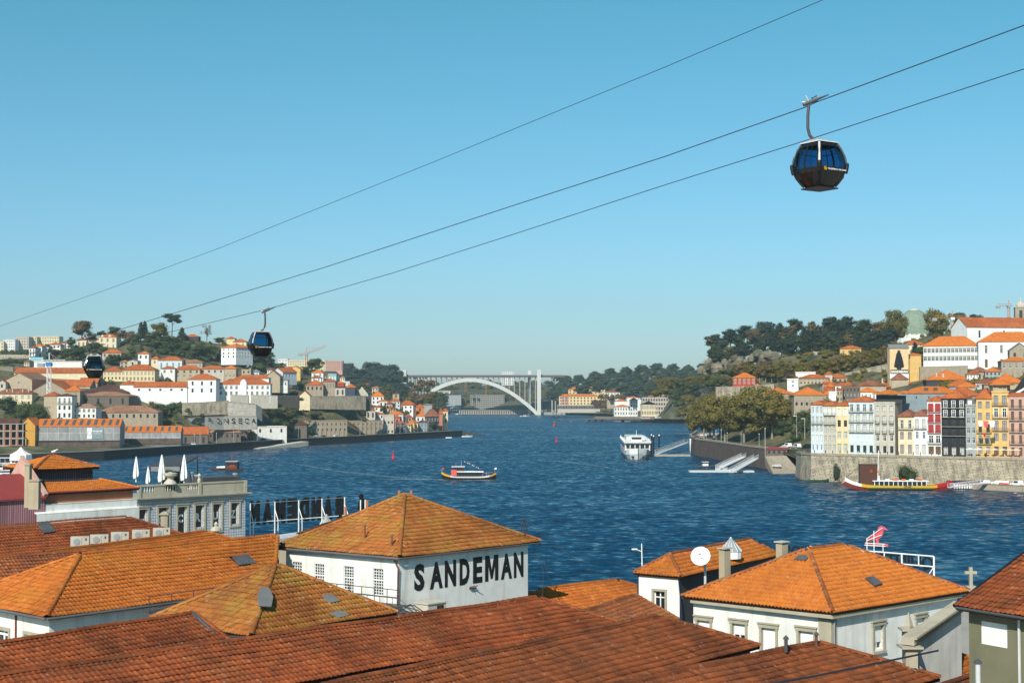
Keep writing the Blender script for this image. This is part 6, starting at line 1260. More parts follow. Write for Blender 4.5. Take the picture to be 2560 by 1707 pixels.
rwall('cream retaining wall under the left part of the white manor', [(576, 988, 1009), (621, 989, 1009)], 935, 940, 'stone_light'); rwall('cream retaining wall under the right part of the white manor', [(627, 988, 1008), (694, 989, 1008)], 948, 955, 'stone_light')
rwall('weathered stone retaining wall below the tall white house', [(455, 1008, 1024), (512, 1006, 1024), (570, 1002, 1022)], 905, 915)
rwall('rocky retaining wall with a vine-covered corner', [(570, 1004, 1026), (640, 1012, 1030), (655, 1022, 1040)], 915, 925, 'mural_stone')
WF = rwall('low terrace wall carrying the spaced black letters', [(512, 1042, 1060), (560, 1041, 1060), (642, 1041, 1060)], 895, 915, 'mural_stone')
rwall('shaded stone wall with blue shutters below the manor garden', [(694, 990, 1004), (748, 990, 1008)], 985, 1000, 'stone_dark'); rwall('dark hedge-topped wall below the red range', [(0, 916, 925), (33, 918, 926)], 1000, 1005, 'stone')
for i, ch in enumerate('FONSECA'):
    px = [523, 545, 565, 583, 600, 616, 634][i]; a = P(px - 5, 1058, float(np.interp(px, [512, 560, 642], [895, 905, 915])) - .4); letters(ch, WF, a - WF.location, (1, .1, 0), 2.6, 3.3, 'm_black', bold=.01, thick=.1, name='wall_letter')
# quay wall and road of the left bank
def quay(label, pts, h, m, thick=7, name='quay_wall', lip='stone'):
    mb = MB(); o = Vector((pts[0][0], pts[0][1], 0)); n = len(pts)
    for i in range(n - 1):
        a, b = Vector((pts[i][0], pts[i][1], 0)) - o, Vector((pts[i + 1][0], pts[i + 1][1], 0)) - o; ha, hb = (pts[i][2] if len(pts[i]) > 2 else h), (pts[i + 1][2] if len(pts[i + 1]) > 2 else h)
        def nn(k):
            p = Vector((pts[max(k - 1, 0)][0], pts[max(k - 1, 0)][1], 0)); q = Vector((pts[min(k + 1, n - 1)][0], pts[min(k + 1, n - 1)][1], 0)); d = (q - p).normalized(); return Vector((-d.y, d.x, 0))
        na, nb_ = nn(i) * thick, nn(i + 1) * thick; up = lambda z: Vector((0, 0, z)); ka, kb = nn(i) * -.25, nn(i + 1) * -.25
        mb.hexa([a + up(-3) + ka * 3, b + up(-3) + kb * 3, b + nb_ + up(-3), a + na + up(-3)], [a + up(ha), b + up(hb), b + nb_ + up(hb), a + na + up(ha)], m)
        mb.hexa([a + ka + up(ha + .004), b + kb + up(hb + .004), b + nb_ * .12 + up(hb + .004), a + na * .12 + up(ha + .004)], [a + ka + up(ha + .9 if h > 6 else ha + .35), b + kb + up(hb + .9 if h > 6 else hb + .35), b + nb_ * .12 + up(hb + .9 if h > 6 else hb + .35), a + na * .12 + up(ha + .9 if h > 6 else ha + .35)], lip)
    return single(mb, name, label, 'quay wall', o)
LQ = [(-520, 560), (-330, 650), (-240, 735), (-219, 765), (-190, 855), (-155, 950), (-98, 1074), (-42, 1197)]
quay('long dark wet quay wall along the left bank', LQ, 4.6, 'quay_black')
mb = MB(); a = LQ[::-1]
for i in range(len(a) - 1): mb.face([(a[i][0] - 1, a[i][1], 4.63), (a[i][0] - 14, a[i][1], 4.63), (a[i + 1][0] - 14, a[i + 1][1], 4.63), (a[i + 1][0] - 1, a[i + 1][1], 4.63)], 'asphalt')
struct(mb, 'quay_road')
mb = MB(); mb.slab([(-60, 1190, 4.2), (-42, 1197, 4.2), (-24, 1232, .4), (-34, 1262, .3), (-62, 1240, 4.2)], (0, 0, -4), 'stone'); struct(mb, 'slipway')
A = P(640, 1122, 921); mb = MB(); mb.slab([(0, 0, 0), (26, 38, 3.4), (20, 42, 3.4), (-9, 2, 0)], (0, 0, -3), 'stone_light'); single(mb, 'boat_ramp', 'pale stone boat ramp cut into the dark quay wall', 'ramp', Vector((A.x + 3, A.y - 4, .2)))
# --- trees and shrubs of the left bank
TG.update(lh=('trees on the left hilltop', 'dark hilltop tree, {o} along the left bank skyline'), lt=('trees among the left bank houses', 'garden tree, {o} among the left bank houses'), ls=('shrubs on the left bank slope', 'shrub on the left bank slope, {o} of its group'),
          lc=('wooded hill beyond the left bank village', 'bluish tree of the far left-bank wood, {o}'))
def TL(px, y, h, k='round', w=None, g='lt', **kw): return tree(px, y, h, DL(px, y), k, w, g, **kw)
TL(205, 848, 50, 'autumn', 56, label='big ochre autumn tree standing alone on the left hilltop'); TL(430, 836, 52, 'pine', 50, label='tall dark umbrella pine, highest on the left hilltop'); TL(517, 856, 44, 'bare', 30, label='pale leafless tree on the right of the left hilltop')
TL(352, 848, 44, 'cypress', 20, label='left of two pointed dark conifers on the hilltop'); TL(362, 848, 46, 'cypress', 22, label='right of two pointed dark conifers on the hilltop'); TL(455, 848, 30, 'cypress', 22, label='pointed conifer below the umbrella pine')
for px, y, h, k, w in ((225, 850, 20, 'round', 34), (252, 842, 16, 'round', 26), (283, 846, 32, 'round', 34), (302, 852, 28, 'autumn', 34), (325, 856, 30, 'autumn', 36), (340, 862, 30, 'round', 30), (378, 862, 36, 'round', 34), (402, 848, 44, 'plane', 50), (420, 862, 26, 'round', 40), (392, 870, 24, 'round', 40), (440, 866, 26, 'round', 40), (462, 876, 30, 'bush', 40), (430, 884, 30, 'round', 46), (446, 890, 24, 'bush', 40), (408, 884, 20, 'bush', 40), (178, 868, 26, 'round', 22), (480, 862, 16, 'bush', 20), (548, 862, 20, 'round', 30)): TL(px, y, h, k, w, 'lh')
for px, y, h, k, w in ((133, 894, 24, 'round', 38), (170, 898, 26, 'round', 40), (190, 900, 34, 'round', 44), (240, 880, 26, 'round', 40), (252, 884, 20, 'bush', 36), (215, 882, 20, 'bush', 34), (278, 912, 28, 'round', 40), (306, 910, 28, 'round', 36), (330, 892, 24, 'round', 22), (372, 900, 22, 'round', 26), (500, 898, 36, 'round', 46), (528, 900, 38, 'round', 44), (552, 898, 26, 'cypress', 22), (480, 896, 24, 'round', 30), (640, 910, 34, 'round', 50), (668, 912, 36, 'round', 44), (650, 925, 26, 'bush', 50), (600, 918, 24, 'bush', 50), (620, 914, 26, 'round', 36), (700, 926, 20, 'round', 30), (790, 928, 34, 'round', 46), (765, 935, 20, 'round', 30),
                       (388, 1042, 40, 'autumn', 40), (400, 1058, 52, 'round', 52), (440, 1058, 56, 'round', 56), (425, 1030, 40, 'round', 40), (360, 1005, 16, 'cypress', 12), (372, 1010, 18, 'bush', 20), (562, 1002, 28, 'round', 30), (484, 1030, 18, 'cypress', 14), (498, 1003, 12, 'palm', 18), (680, 975, 30, 'round', 32), (690, 985, 26, 'bush', 30), (735, 1002, 28, 'round', 22), (705, 1003, 18, 'round', 18), (755, 1000, 26, 'bush', 26), (750, 980, 36, 'bush', 26), (905, 995, 42, 'round', 30), (960, 1034, 22, 'round', 22), (1084, 1072, 20, 'round', 24), (20, 1035, 46, 'round', 60), (60, 1045, 50, 'bush', 60), (92, 1048, 48, 'bush', 46), (30, 1060, 34, 'bush', 60), (75, 1070, 34, 'bush', 70), (108, 1058, 46, 'round', 40), (270, 960, 24, 'bare', 40), (296, 962, 26, 'bare', 40), (320, 958, 18, 'bare', 30), (453, 1003, 24, 'hedge', 14), (615, 1028, 20, 'hedge', 12), (420, 1068, 26, 'bush', 40), (350, 1078, 14, 'bush', 24)): TL(px, y, h, k, w, 'lt')
rr_ = random.Random(5)
for i in range(44):      # thicket on the slope above the buttressed quay
    px = 662 + (i * 37.7) % 250; y = 1024 + ((i * 53) % 34) + (10 if px < 740 else 0); TL(px, y, rr_.uniform(15, 26), rr_.choice(['bush', 'bush', 'round']), rr_.uniform(24, 40), 'ls', mt='leaf_green' if i % 4 else 'leaf_plane')
for px, y in ((690, 1058), (712, 1070), (728, 1080), (700, 1088), (742, 1056), (775, 1082), (815, 1066), (826, 1050), (668, 1068), (650, 1066), (630, 1068), (600, 1068), (575, 1066), (545, 1064), (520, 1020), (540, 1030), (470, 1034), (505, 1036), (455, 1030), (490, 1004), (548, 1002), (600, 1012), (655, 1030), (530, 1064), (500, 1062), (615, 1064), (590, 1040), (570, 1034), (640, 1014), (690, 1012), (720, 1014), (760, 1014), (800, 1016), (840, 1016), (880, 1018), (465, 1036), (485, 1038), (515, 1040), (535, 1034), (560, 1036), (585, 1050), (605, 1054), (630, 1056), (505, 1052), (550, 1050), (650, 1050), (700, 1016), (740, 1020), (780, 1022), (820, 1020), (860, 1022), (900, 1022), (456, 1044)): TL(px, y, rr_.uniform(14, 24), 'bush', rr_.uniform(20, 32), 'ls')
for i in range(40): px = i * 17.3 % 560 + 20; y = 885 + (i * 29) % 60; rr_.random() < .6 and px < 560 and TL(px, y + (20 if px < 100 else 0), rr_.uniform(9, 15), 'bush', rr_.uniform(12, 22), 'ls')
for i in range(15): TL(8 + i * 8.5, 906 + i * .3, 12, 'bush', 18, 'ls')
rr_ = random.Random(9)
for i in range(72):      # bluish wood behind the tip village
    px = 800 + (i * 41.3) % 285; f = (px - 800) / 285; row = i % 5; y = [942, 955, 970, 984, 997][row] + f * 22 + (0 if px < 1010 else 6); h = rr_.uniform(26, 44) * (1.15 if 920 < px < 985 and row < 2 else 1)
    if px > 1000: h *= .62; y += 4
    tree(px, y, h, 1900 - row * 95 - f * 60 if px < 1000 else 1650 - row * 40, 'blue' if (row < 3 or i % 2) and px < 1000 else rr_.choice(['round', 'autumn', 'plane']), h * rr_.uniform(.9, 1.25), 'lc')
# ------------------------------------------------------------------ right bank: quay, waterfront row, hillside
RQ = [(X(1735, 965), 965, 8.5), (X(1724, 902), 902, 8.8), (X(1737, 824), 824, 9), (X(1794, 768), 768, 9.2), (X(1872, 700), 700, 9.3), (X(1915, 672), 672, 9.5)]
RQ2 = [(X(1990, 612), 612, 9.8), (X(2002, 590), 590, 10.2), (X(2027, 578), 578, 10.4), (X(2130, 568), 568, 10.4), (X(2300, 553), 553, 10.4), (X(2560, 533), 533, 10.4), (X(2700, 520), 520, 10.4), (420, 400, 10.4)]
quay('curved dark stone bastion wall with moss under the plane trees', [(X(1740, 1020), 1020, 8.5)] + RQ, 9, 'quay_dark'); quay('tall pale stone river wall under the row of coloured houses', RQ2, 10, 'quay_stone')
RQ = RQ + [(X(1945, 660) + 6, 655, 5.0), (X(1985, 628) + 3, 628, 6.0)] + RQ2
CTRL += [(x + 16, y, z) for x, y, z in RQ if y > 500]
mb = MB(); a, b, c, d = P(1912, 1140, 665), P(1965, 1138, 650), G(2003, 1182, .3), G(1932, 1182, .3)
mb.slab([a, b, c + Vector((0, 0, 0)), d], (0, 0, -3.5), 'stone'); struct(mb, 'boat_slipway')
mb = MB(); mb.face([(x + 4, y, z + .45) for x, y, z in RQ[::-1]][8:] + [(168, 965, 9), (172, 800, 9.6), (160, 690, 9.9), (134, 655, 9.9)], 'pave'); struct(mb, 'bastion_pavement')
mb = MB(); q = [(X(2420, 528), 528), (X(2560, 512), 512), (X(2700, 500), 500), (X(2700, 520), 520), (X(2560, 533), 533), (X(2420, 544), 544)]; mb.prism(q, -2, 1.9, 'stone'); struct(mb, 'lower_quay')
def DF(px): return 590 - (px - 2027) * .081
FR = []
def R(label, xl, xr, ye, yb=None, yr=None, **k):
    k.setdefault('yaw', -28); k.setdefault('dep', 13); k.setdefault('cont', True)
    return house(label, xl, xr, yr or ye - 10, ye, yb or 1133, DF(xl), base=11.4, under=2, **k)
R('narrow blue-shaded white house at the left end of the waterfront row', 2027, 2058, 1012, yr=1003, wall='blue_wall', cols=3, rows=5, win=['b', 'x', 'p', 'p', 'p'], balc=(3,), balm='m_grey')
R('pale grey house with beige enclosed balconies, second from the left of the row', 2058, 2090, 1014, yr=1004, wall='stone_light', cols=3, rows=5, win=['p', 'p', 'p', 'p', 'B'], balc=(3, 4), balm='m_grey')
R('warm yellow house between the beige and the light blue houses', 2090, 2121, 1014, yr=1004, wall='pale_yellow', cols=2, rows=4, win=['p', 'p', 'k', 'B'], ww=1.3, door=1)
R('wide light blue house with glazed top gallery and long iron balconies', 2121, 2185, 1004, yr=991, wall='azulejo_grey', cols=4, rows=5, win=['G', '-', 'g', 'g', 'w'], balc=(2, 3, 4), balm='m_grey', ww=1.35, door=1)
r = R('white stone-framed house with three window columns under a dark recessed attic', 2185, 2237, 1008, roof='flat', rf='granite', wall='stone_light', cols=3, rows=5, win=['k', 'w', 'g', 'g', 'g'], balc=(2, 3), balm='+m_darkgrey', ww=1.3, door=1)
mb = MB(); W, h = r['w'], r['h']; mb.box(.3, 2.2, h, W + 2.5, 9, h + 3.2, 'dark_wall'); mb.build('attic', r); mb = MB(); roofslabs(mb, W + 2.2, 12, h + 3.9, 1.6, 'hip', .6, 'tile_far_bright'); mb.build('roof', r)
r = house('tall blue-grey blank side wall with long orange skylit roof behind the front row', 2244, 2402, 968, 983, 1060, 590, yaw=-24, dep=17, wall='blue_grey', rf='tile_far_bright', roof='hip', cols=5, rows=4, win=['-', 'k', '-', 'k'], ww=.5, wh=.9, cont=True)
for x in (.1, .4, .55): mb = MB(); W, h = r['w'], r['h']; mb.slab([(W * x, 2.5, h + 1.3), (W * x + 1.6, 2.5, h + 1.3), (W * x + 1.6, 4.8, h + 2.2), (W * x, 4.8, h + 2.2)], (0, 0, .2), 'skylight'); mb.build('skylight', r)
R('low cream house with terracotta doors and brown roof', 2245, 2284, 1042, yr=1026, wall='cream', cols=2, rows=3, win=['r', 'r', 'w'], balc=(2,), balm='m_grey', door=1, rf='tile_far_old'); R('low white house with grey shutter door beside the cream one', 2284, 2318, 1040, yr=1025, wall='white_clean', cols=2, rows=3, win=['g', 'b', 'g'], balc=(2,), balm='m_grey', door=1, rf='tile_far_old')
R('narrow white house with bright red shutters and iron balconies', 2318, 2353, 1003, yr=992, wall='white_clean', cols=2, rows=5, win=['d', 'K', 'R', 'R', 'R'], balc=(1, 2, 3, 4), balm='m_brown', ww=1.9, door=1)
R('black-painted house with white windows and thin iron balconies', 2353, 2414, 996, yr=976, wall='black_wall', cols=3, rows=6, win=['p', 'k', 'k', 'k', 'K', 'K'], balc=(2, 3, 4, 5), balm='m_black', door=1)
r = R('narrow grey-green house with slate mansard between black and yellow houses', 2414, 2440, 1014, yr=1012, roof='flat', wall='grey_wall', cols=2, rows=5, win=['-', 'w', 'w', 'w', 'w'], ww=1.2)
mb = MB(); W, h = r['w'], r['h']; mb.hexa([(0, 0, h), (W, 0, h), (W, 8, h), (0, 8, h)], [(.3, .9, h + 2.8), (W - .3, .9, h + 2.8), (W - .3, 7, h + 2.8), (.3, 7, h + 2.8)], 'm_darkgrey'); mb.box(W * .2, .2, h + .5, W * .6, 1.2, h + 2.1, 'white_clean'); mb.build('mansard', r)
R('yellow house with laundry hanging from its middle balcony', 2440, 2479, 997, yr=972, wall='yellow', rf='tile_far', cols=2, rows=5, win=['r', 'r', 'k', 'r', 'r'], balc=(1, 2), balm='m_brown', ww=1.3)
r = R('tall orange-yellow house with dark red balconies and a tiled top box', 2479, 2521, 981, yr=980, roof='flat', wall='yellow', cols=2, rows=5, win=['d', 'r', 'r', 'K', 'r'], balc=(2, 3, 4), balm='m_darkred', ww=1.6, door=1)
mb = MB(); W, h = r['w'], r['h']; wallgrid(mb, (.4, .6, 0), (1, 0, 0), (0, -1, 0), W - 1, h, h + 3, [(W * .35, W * .55, h + .8, h + 2.4), (W * .6, W * .8, h + .8, h + 2.4)], 'tan'); mb.box(.4, .9, h, W - .6, 8, h + 3, 'tan'); mb.build('attic', r); mb = MB(); roofslabs(mb, W, 10, h + 3.1, 1.8, 'hip', .8, 'tile_far_bright'); mb.build('roof', r)
r = R('pink house with dark balcony doors under a black gable at the right edge', 2521, 2600, 991, yr=986, roof='flat', wall='pink', cols=4, rows=5, win=['d', 'd', 'd', 'd', 'd'], balc=(1, 2, 3, 4), balm='m_brown', ww=1.1, door=1)
mb = MB(); W, h = r['w'], r['h']; mb.slab([(-.2, 5, h + .3), (W, 5, h + .3), (W, 5, h + 12), (W * .55, 5, h + 9.5)], (0, 3, 0), 'black_wall'); mb.build('gable', r); mb = MB(); mb.slab([(-.2, 4.8, h + .3), (W, 4.8, h + 7.2), (W, 4.8, h + 6.5), (1.4, 4.8, h + .3)], (0, -.2, 0), 'm_white'); mb.build('gable_trim', r)
mb = MB(); roofslabs(mb, W, 5, h + .5, 1.2, 'shed', .4, 'tile_far'); mb.build('roof', r)
# laundry
A = P(2442, 1052, 548); t = thing('clothes_line', 'washing line with hanging white, pink and red cloths on the yellow house', 'laundry', A); mb = MB(); mb.tube([(0, 0, 0), (6.4, -3.2, .1)], .03, 'm_white', 4); mb.build('line', t)
for x, w_, h_, m in ((.2, 1.6, 2.2, 'm_white'), (2.1, 1.5, 2.6, 'm_pinkred'), (3.9, 1.9, 2.4, 'm_white')): mb = MB(); mb.slab([(x, -x * .5 - .3, 0), (x + w_, -x * .5 - w_ * .5 - .3, 0), (x + w_ * .9, -x * .5 - w_ * .5 - .35, -h_ * .9), (x + w_ * .3, -x * .5 - .4, -h_)], (0, .04, 0), m); mb.build('cloth', t)
A = P(2461, 1082, 545); mb = MB(); mb.slab([(-.5, 0, 0), (.6, 0, 0), (.5, .1, -1.5), (-.2, .1, -1.6)], (0, .05, 0), 'm_red'); single(mb, 'red_towel', 'bright red towel hanging over the balcony of the yellow house', 'towel', A)
ub = []
for px in (2425, 2446, 2466, 2486, 2506, 2524, 2541):
    b = P(px, 1138, DF(px) - 6); b.z = 11.4; t = thing('parasol', None, 'parasol', b); mb = MB(); mb.tube([(0, 0, 0), (0, 0, 2.6)], .04, 'm_wood', 5); mb.build('pole', t); mb = MB(); mb.lathe([(1.7, 2.35), (1.65, 2.5), (.1, 3.0)], 'white_clean' if px < 2460 else 'cream', 8); mb.build('canopy', t); ub.append((px, t))
    mb = MB(); mb.lathe([(.05, 0), (.04, .7), (.5, .72), (.5, .76)], 'm_brown', 8)
    for a in range(4): x, y = math.cos(a * 1.57) * .8, math.sin(a * 1.57) * .8; mb.box(x - .2, y - .2, 0, x + .2, y + .2, .45, 'm_brown')
    mb.build('table_set', t)
ordinal_labels(ub, 'cafe parasols in front of the right-hand houses', 'open cream cafe parasol on the upper quay, {o} of seven')
# --- hillside of the right bank
def DH(y): return 575 + (1120 - y) * 1.5
def Q(label, xl, xr, yr, ye, yb, D=None, **k):
    k.setdefault('yaw', -12); return house(label, xl, xr, yr, ye, yb, D or DH(yb), **k)
Q('white hall with orange roof half hidden behind the big plane trees', 1925, 2003, 984, 1004, 1040, 765, wall='white_clean', rf='tile_far_bright', dep=18); Q('long stone hall with bright orange hipped roof', 1985, 2062, 969, 988, 1016, 735, wall='stone', rf='tile_far_bright', dep=22, cols=6, rows=2, win=['k', '-'], yaw=-5)
Q('orange roof wing running behind the plane trees', 1908, 1986, 970, 984, 996, 760, wall='stone', rf='tile_far_bright', dep=18, yaw=-5)
Q('stone terrace house with two long orange eaves', 1998, 2072, 937, 946, 960, 830, wall='tan', cols=8, rows=2, win=['k', 's']); Q('right wing of the two-eaved stone terrace', 2072, 2118, 936, 945, 956, 835, wall='tan', cols=4, rows=1, win=['k']); Q('small stone tower between the two terrace wings', 2063, 2081, 929, 936, 950, 828, wall='stone_light', dep=6)
Q('stone house with triangular pediment', 2052, 2086, 948, 962, 982, 800, wall='stone_light', roof='gablef', cols=3, rows=1, win=['k'])
Q('white modern box house with two square openings', 1968, 1996, 948, 949, 969, 800, roof='flat', wall='white_clean', cols=1, rows=2, win=['b'], dep=9); Q('long white modern bar house with strip window', 1989, 2039, 931, 932, 940, 860, roof='flat', wall='white_clean', cols=4, rows=1, win=['-'], dep=8)
Q('bright red house with orange hipped roof standing alone', 1832, 1889, 933, 945, 968, 850, wall='red_wall', rf='tile_far_bright', cols=5, rows=3, win=['-', 's', 's'], dep=12); Q('low red annex at the foot of the red house', 1880, 1905, 961, 964, 970, 845, wall='red_wall', rf='tile_far_bright', dep=6)
Q('white house with orange roof beside the dark glazed house', 2088, 2122, 957, 964, 978, 770, wall='white', cols=3, rows=1, win=['k']); Q('dark glazed stepped house behind the light blue house', 2105, 2150, 962, 968, 1006, 700, roof='flat', wall='stone_dark', cols=5, rows=3, win=['b', 'w', 'k'])
Q('plain white cube house left of the dark glazed house', 2072, 2090, 980, 981, 1005, 690, roof='flat', wall='white_clean'); Q('tan narrow house beside the white cube house', 2092, 2106, 972, 975, 1005, 695, wall='tan', cols=2, rows=2, win=['k'])
Q('white house under the left end of the long skylit roof', 2151, 2190, 970, 980, 1003, 640, wall='white_clean', rf='tile_far_bright', cols=4, rows=1, win=['w']); Q('red-brown roof with a dormer behind the skylit roof', 2140, 2215, 952, 965, 975, 720, wall='tan', rf='tile_far_old', chim=((.9, .5),)); Q('orange pyramid roof at the foot of the mural building', 2228, 2270, 936, 949, 955, 760, wall='tan', rf='tile_far_old')
r = Q('tall block with the cloaked figure mural and a grey roof', 2224, 2271, 862, 871, 950, 800, wall='mural_tan', rf='m_roofgrey', roof='gable', dep=10, xs=2218, yaw=-2); W, h = r['w'], r['h']
mb = MB(); mb.box(0, -.1, 0, W, -.01, h * .2, 'white_clean'); mb.box(W * .04, -.16, h * .2, W * .98, -.01, h * .33, 'm_black'); p = mb.build('mural', r)
letters('SANDEMAN', p, Vector((W * .07, -.2, h * .225)), (1, 0, 0), W * .88, h * .08, 'm_white', bold=.05, thick=.01)
mb = MB(); sh = [(-.12, .34), (.1, .34), (.1, .38), (.26, .42), (.2, .62), (.1, .84), (.04, .9), (.1, .915), (.02, .93), (.0, .96), (-.06, .93), (-.12, .915), (-.06, .9), (-.14, .84), (-.22, .62), (-.28, .42), (-.12, .38)]; mb.slab([(W * (.5 + x * 1.0), -.12, h * z) for x, z in sh[::-1]], (0, -.06, 0), 'm_black'); mb.build('mural_figure', r)
Q('yellow block side stepping down right of the mural building', 2271, 2303, 884, 888, 950, 806, wall='yellow', rf='tile_far_bright', roof='hip', dep=10, yaw=0)
r = Q('long white convent wing with a grid of stone-framed windows', 2308, 2446, 843, 866, 926, 820, wall='white_clean', rf='tile_far_bright', cols=14, rows=3, win=['-', 's', 's'], dep=16, yaw=-22, ww=1.7)
Q('tall plain white end of the convent with large windows', 2446, 2600, 832, 855, 925, 790, wall='white_clean', rf='tile_far_bright', cols=4, rows=2, win=['d', 's'], dep=18, yaw=-16)
r = Q('white church nave with orange roof above the convent', 2418, 2600, 794, 818, 850, 900, wall='white_clean', rf='tile_far', roof='gable', dep=20, xs=2378, yaw=12, cols=3, rows=1, win=['k'])
Q('stone bell tower with dark arches at the right edge', 2538, 2566, 768, 770, 800, 930, roof='flat', wall='stone', cols=1, rows=1, win=['k'], ww=2, wh=5, dep=7, name='bell_tower', cat='tower'); A = P(2552, 768, 934); mb = MB(); mb.lathe([(3.4, 0), (3.2, 1.5), (2, 3), (.7, 3.8), (.7, 5), (.1, 6.5)], 'stone_light', 10); single(mb, 'tower_dome', 'small stone dome on top of the bell tower', 'dome', A)
r = Q('grey stone church front with pointed pediment at the right edge', 2524, 2575, 858, 877, 920, 740, roof='gablef', wall='stone', rf='m_roofgrey', cols=2, rows=2, win=['-', 'k'], dep=8)
Q('bright orange roof with two dark dormers below the convent', 2316, 2424, 926, 950, 962, 690, wall='dark_wall', rf='tile_far_bright', dep=22, chim=((.25, .15), (.4, .1)))
Q('white glazed-tile house right of the dormered roof', 2417, 2447, 929, 936, 956, 670, wall='white', cols=4, rows=2, win=['w']); Q('brown lichened roof house above the white glazed-tile house', 2428, 2470, 919, 930, 950, 700, wall='tan', rf='tile_far_old', cols=3, rows=1, win=['k']); Q('grey house with orange roof above the narrow mansard house', 2463, 2503, 921, 929, 950, 690, wall='grey_wall', rf='tile_far_bright', cols=4, rows=2, win=['k'])
Q('big weathered stone block house near the right edge', 2503, 2580, 893, 903, 945, 700, wall='stone', rf='tile_far_bright', cols=5, rows=2, win=['-', 'w'], dep=14)
Q('orange roofed low house behind the black house', 2366, 2440, 951, 966, 978, 640, wall='blue_grey', rf='tile_far'); Q('small orange roof left of the glazed-tile house', 2394, 2438, 959, 968, 976, 622, wall='tan', rf='tile_far_bright'); Q('house with white dormer windows and lichened roof', 2438, 2500, 949, 957, 972, 640, wall='stone_light', rf='tile_far_old', cols=4, rows=1, win=['w'])
Q('grey rendered house below the lichened roof', 2460, 2490, 958, 962, 985, 612, wall='concrete', rf='tile_far', dep=8); Q('orange roof of the house behind the tall orange-yellow one', 2482, 2560, 936, 958, 970, 600, wall='tan', rf='tile_far_bright', dep=16)
Q('broad orange roof behind the black house front', 2355, 2450, 968, 990, 1000, 585, wall='tan', rf='tile_far', dep=14, yaw=-24, cont=True)
Q('yellow villa in the trees left of the mural building', 2100, 2153, 865, 872, 888, 930, wall='yellow', cols=3, rows=1, win=['w']); Q('orange roofed house above the mural building', 2262, 2310, 852, 862, 872, 880, wall='cream')
Q('small blue-white cottage in the park trees', 1945, 1968, 869, 872, 882, 1020, wall='blue_wall', rf='m_roofgrey', cols=2, rows=1, dep=7); Q('white pillar-like pavilion at the park edge', 1995, 2008, 868, 869, 893, 980, roof='flat', wall='white', dep=5)
Q('red shack with corrugated roof beside the boat ramp', 1916, 1968, 1117, 1123, 1136, 668, wall='stone_dark', rf='m_maroon', roof='shed', dep=6, cols=4, rows=1, win=['k'], cont=True, yaw=-15)
gh = []; rg = random.Random(23)
for i in range(40):
    px = 2056 + (i * 47.3) % 330; y = 960 + (i * 13) % 32; px > 2250 and y > 975 or gh.append((px, Q(None, px, px + rg.uniform(18, 34), y - 7, y, y + rg.uniform(9, 18), DH(y + 14), wall=rg.choice(['white', 'cream', 'tan', 'stone_light', 'white', 'pink', 'stone']), rf=rg.choice(['tile_far', 'tile_far_bright', 'tile_far_old', 'tile_far']), cols=3, rows=rg.choice([1, 2]), win=['k'], dep=10, yaw=rg.uniform(-25, 8))))
ordinal_labels(gh, 'crowded houses climbing behind the waterfront row', 'tiled-roof house crowded behind the waterfront row, {o}')
# green dome of the park pavilion
c = P(2286, 848, 1150); t = thing('domed_pavilion', 'pale green domed pavilion rising behind the hilltop trees', 'dome', c); k = 1150 / F; mb = MB(); R_ = 46 * k; prof = [(R_, 10 * k), (R_ * .96, 28 * k), (R_ * .84, 46 * k), (R_ * .62, 61 * k), (R_ * .38, 70 * k), (R_ * .24, 73 * k)]; mb.lathe(prof, 'green_dome', 32); mb.build('dome', t)
mb = MB(); mb.lathe([(R_ * .26, 72 * k), (R_ * .26, 74 * k), (.5, 76 * k)], 'white', 24); mb.build('lantern', t); mb = MB(); mb.lathe([(R_ * 1.0, -8), (R_ * 1.0, 12 * k)], 'white', 24); mb.build('drum', t)
for i in range(16):
    a = i * math.pi / 8 + .1; mb = MB(); mb.tube([(math.cos(a) * r_ * 1.01, math.sin(a) * r_ * 1.01, z + .1) for r_, z in prof], .18, 'green_dome', 4); mb.build('rib', t)
# retaining walls and rocks
def RW(label, pts, D0, D1, m='quay_stone', **k): return rwall(label, pts, D0, D1, m, **k)
RW('long stone retaining wall climbing under the row of plane trees', [(2050, 944, 952), (2130, 930, 950), (2230, 908, 945)], 880, 850); RW('grey terrace wall below the red house', [(1790, 968, 985), (1870, 966, 984), (1935, 960, 984)], 850, 830); RW('pale garden wall at the park edge', [(2000, 880, 892), (2060, 878, 894)], 975, 960, 'stone_light')
RW('dark stone wall under the convent', [(2300, 918, 940), (2420, 915, 935)], 800, 780, 'stone')
rk = random.Random(3); rl = []
for i in range(26):
    px, y = 1758 + i * 7 + rk.uniform(-6, 6), 915 + rk.uniform(-14, 10) - (i * 1.6); b = P(px, y + 14, 1000 - i * 4); s = rk.uniform(2.5, 5.5); mb = MB(); vs = []
    for j, (rr, z) in enumerate(((1.0, -.4), (1.05, .25), (.8, .7), (.3, 1.0))):
        for q in range(7): a = q * .9 + j * .3; k_ = rk.uniform(.7, 1.25); mb.v.append((math.cos(a) * rr * s * k_, math.sin(a) * rr * s * .6 * k_, z * s * rk.uniform(.8, 1.1)))
    k_ = mb.mi('cliff')
    for j in range(3):
        for q in range(7): a = j * 7 + q; c_ = j * 7 + (q + 1) % 7; mb.f.append((a, c_, c_ + 7, a + 7)); mb.m.append(k_)
    mb.f.append(tuple(21 + q for q in range(7))); mb.m.append(k_); rl.append((px, single(mb, 'rock', None, 'rock', b)))
ordinal_labels(rl, 'rock outcrops under the right-hand hilltop wood', 'grey cliff rock under the hilltop wood, {o}')
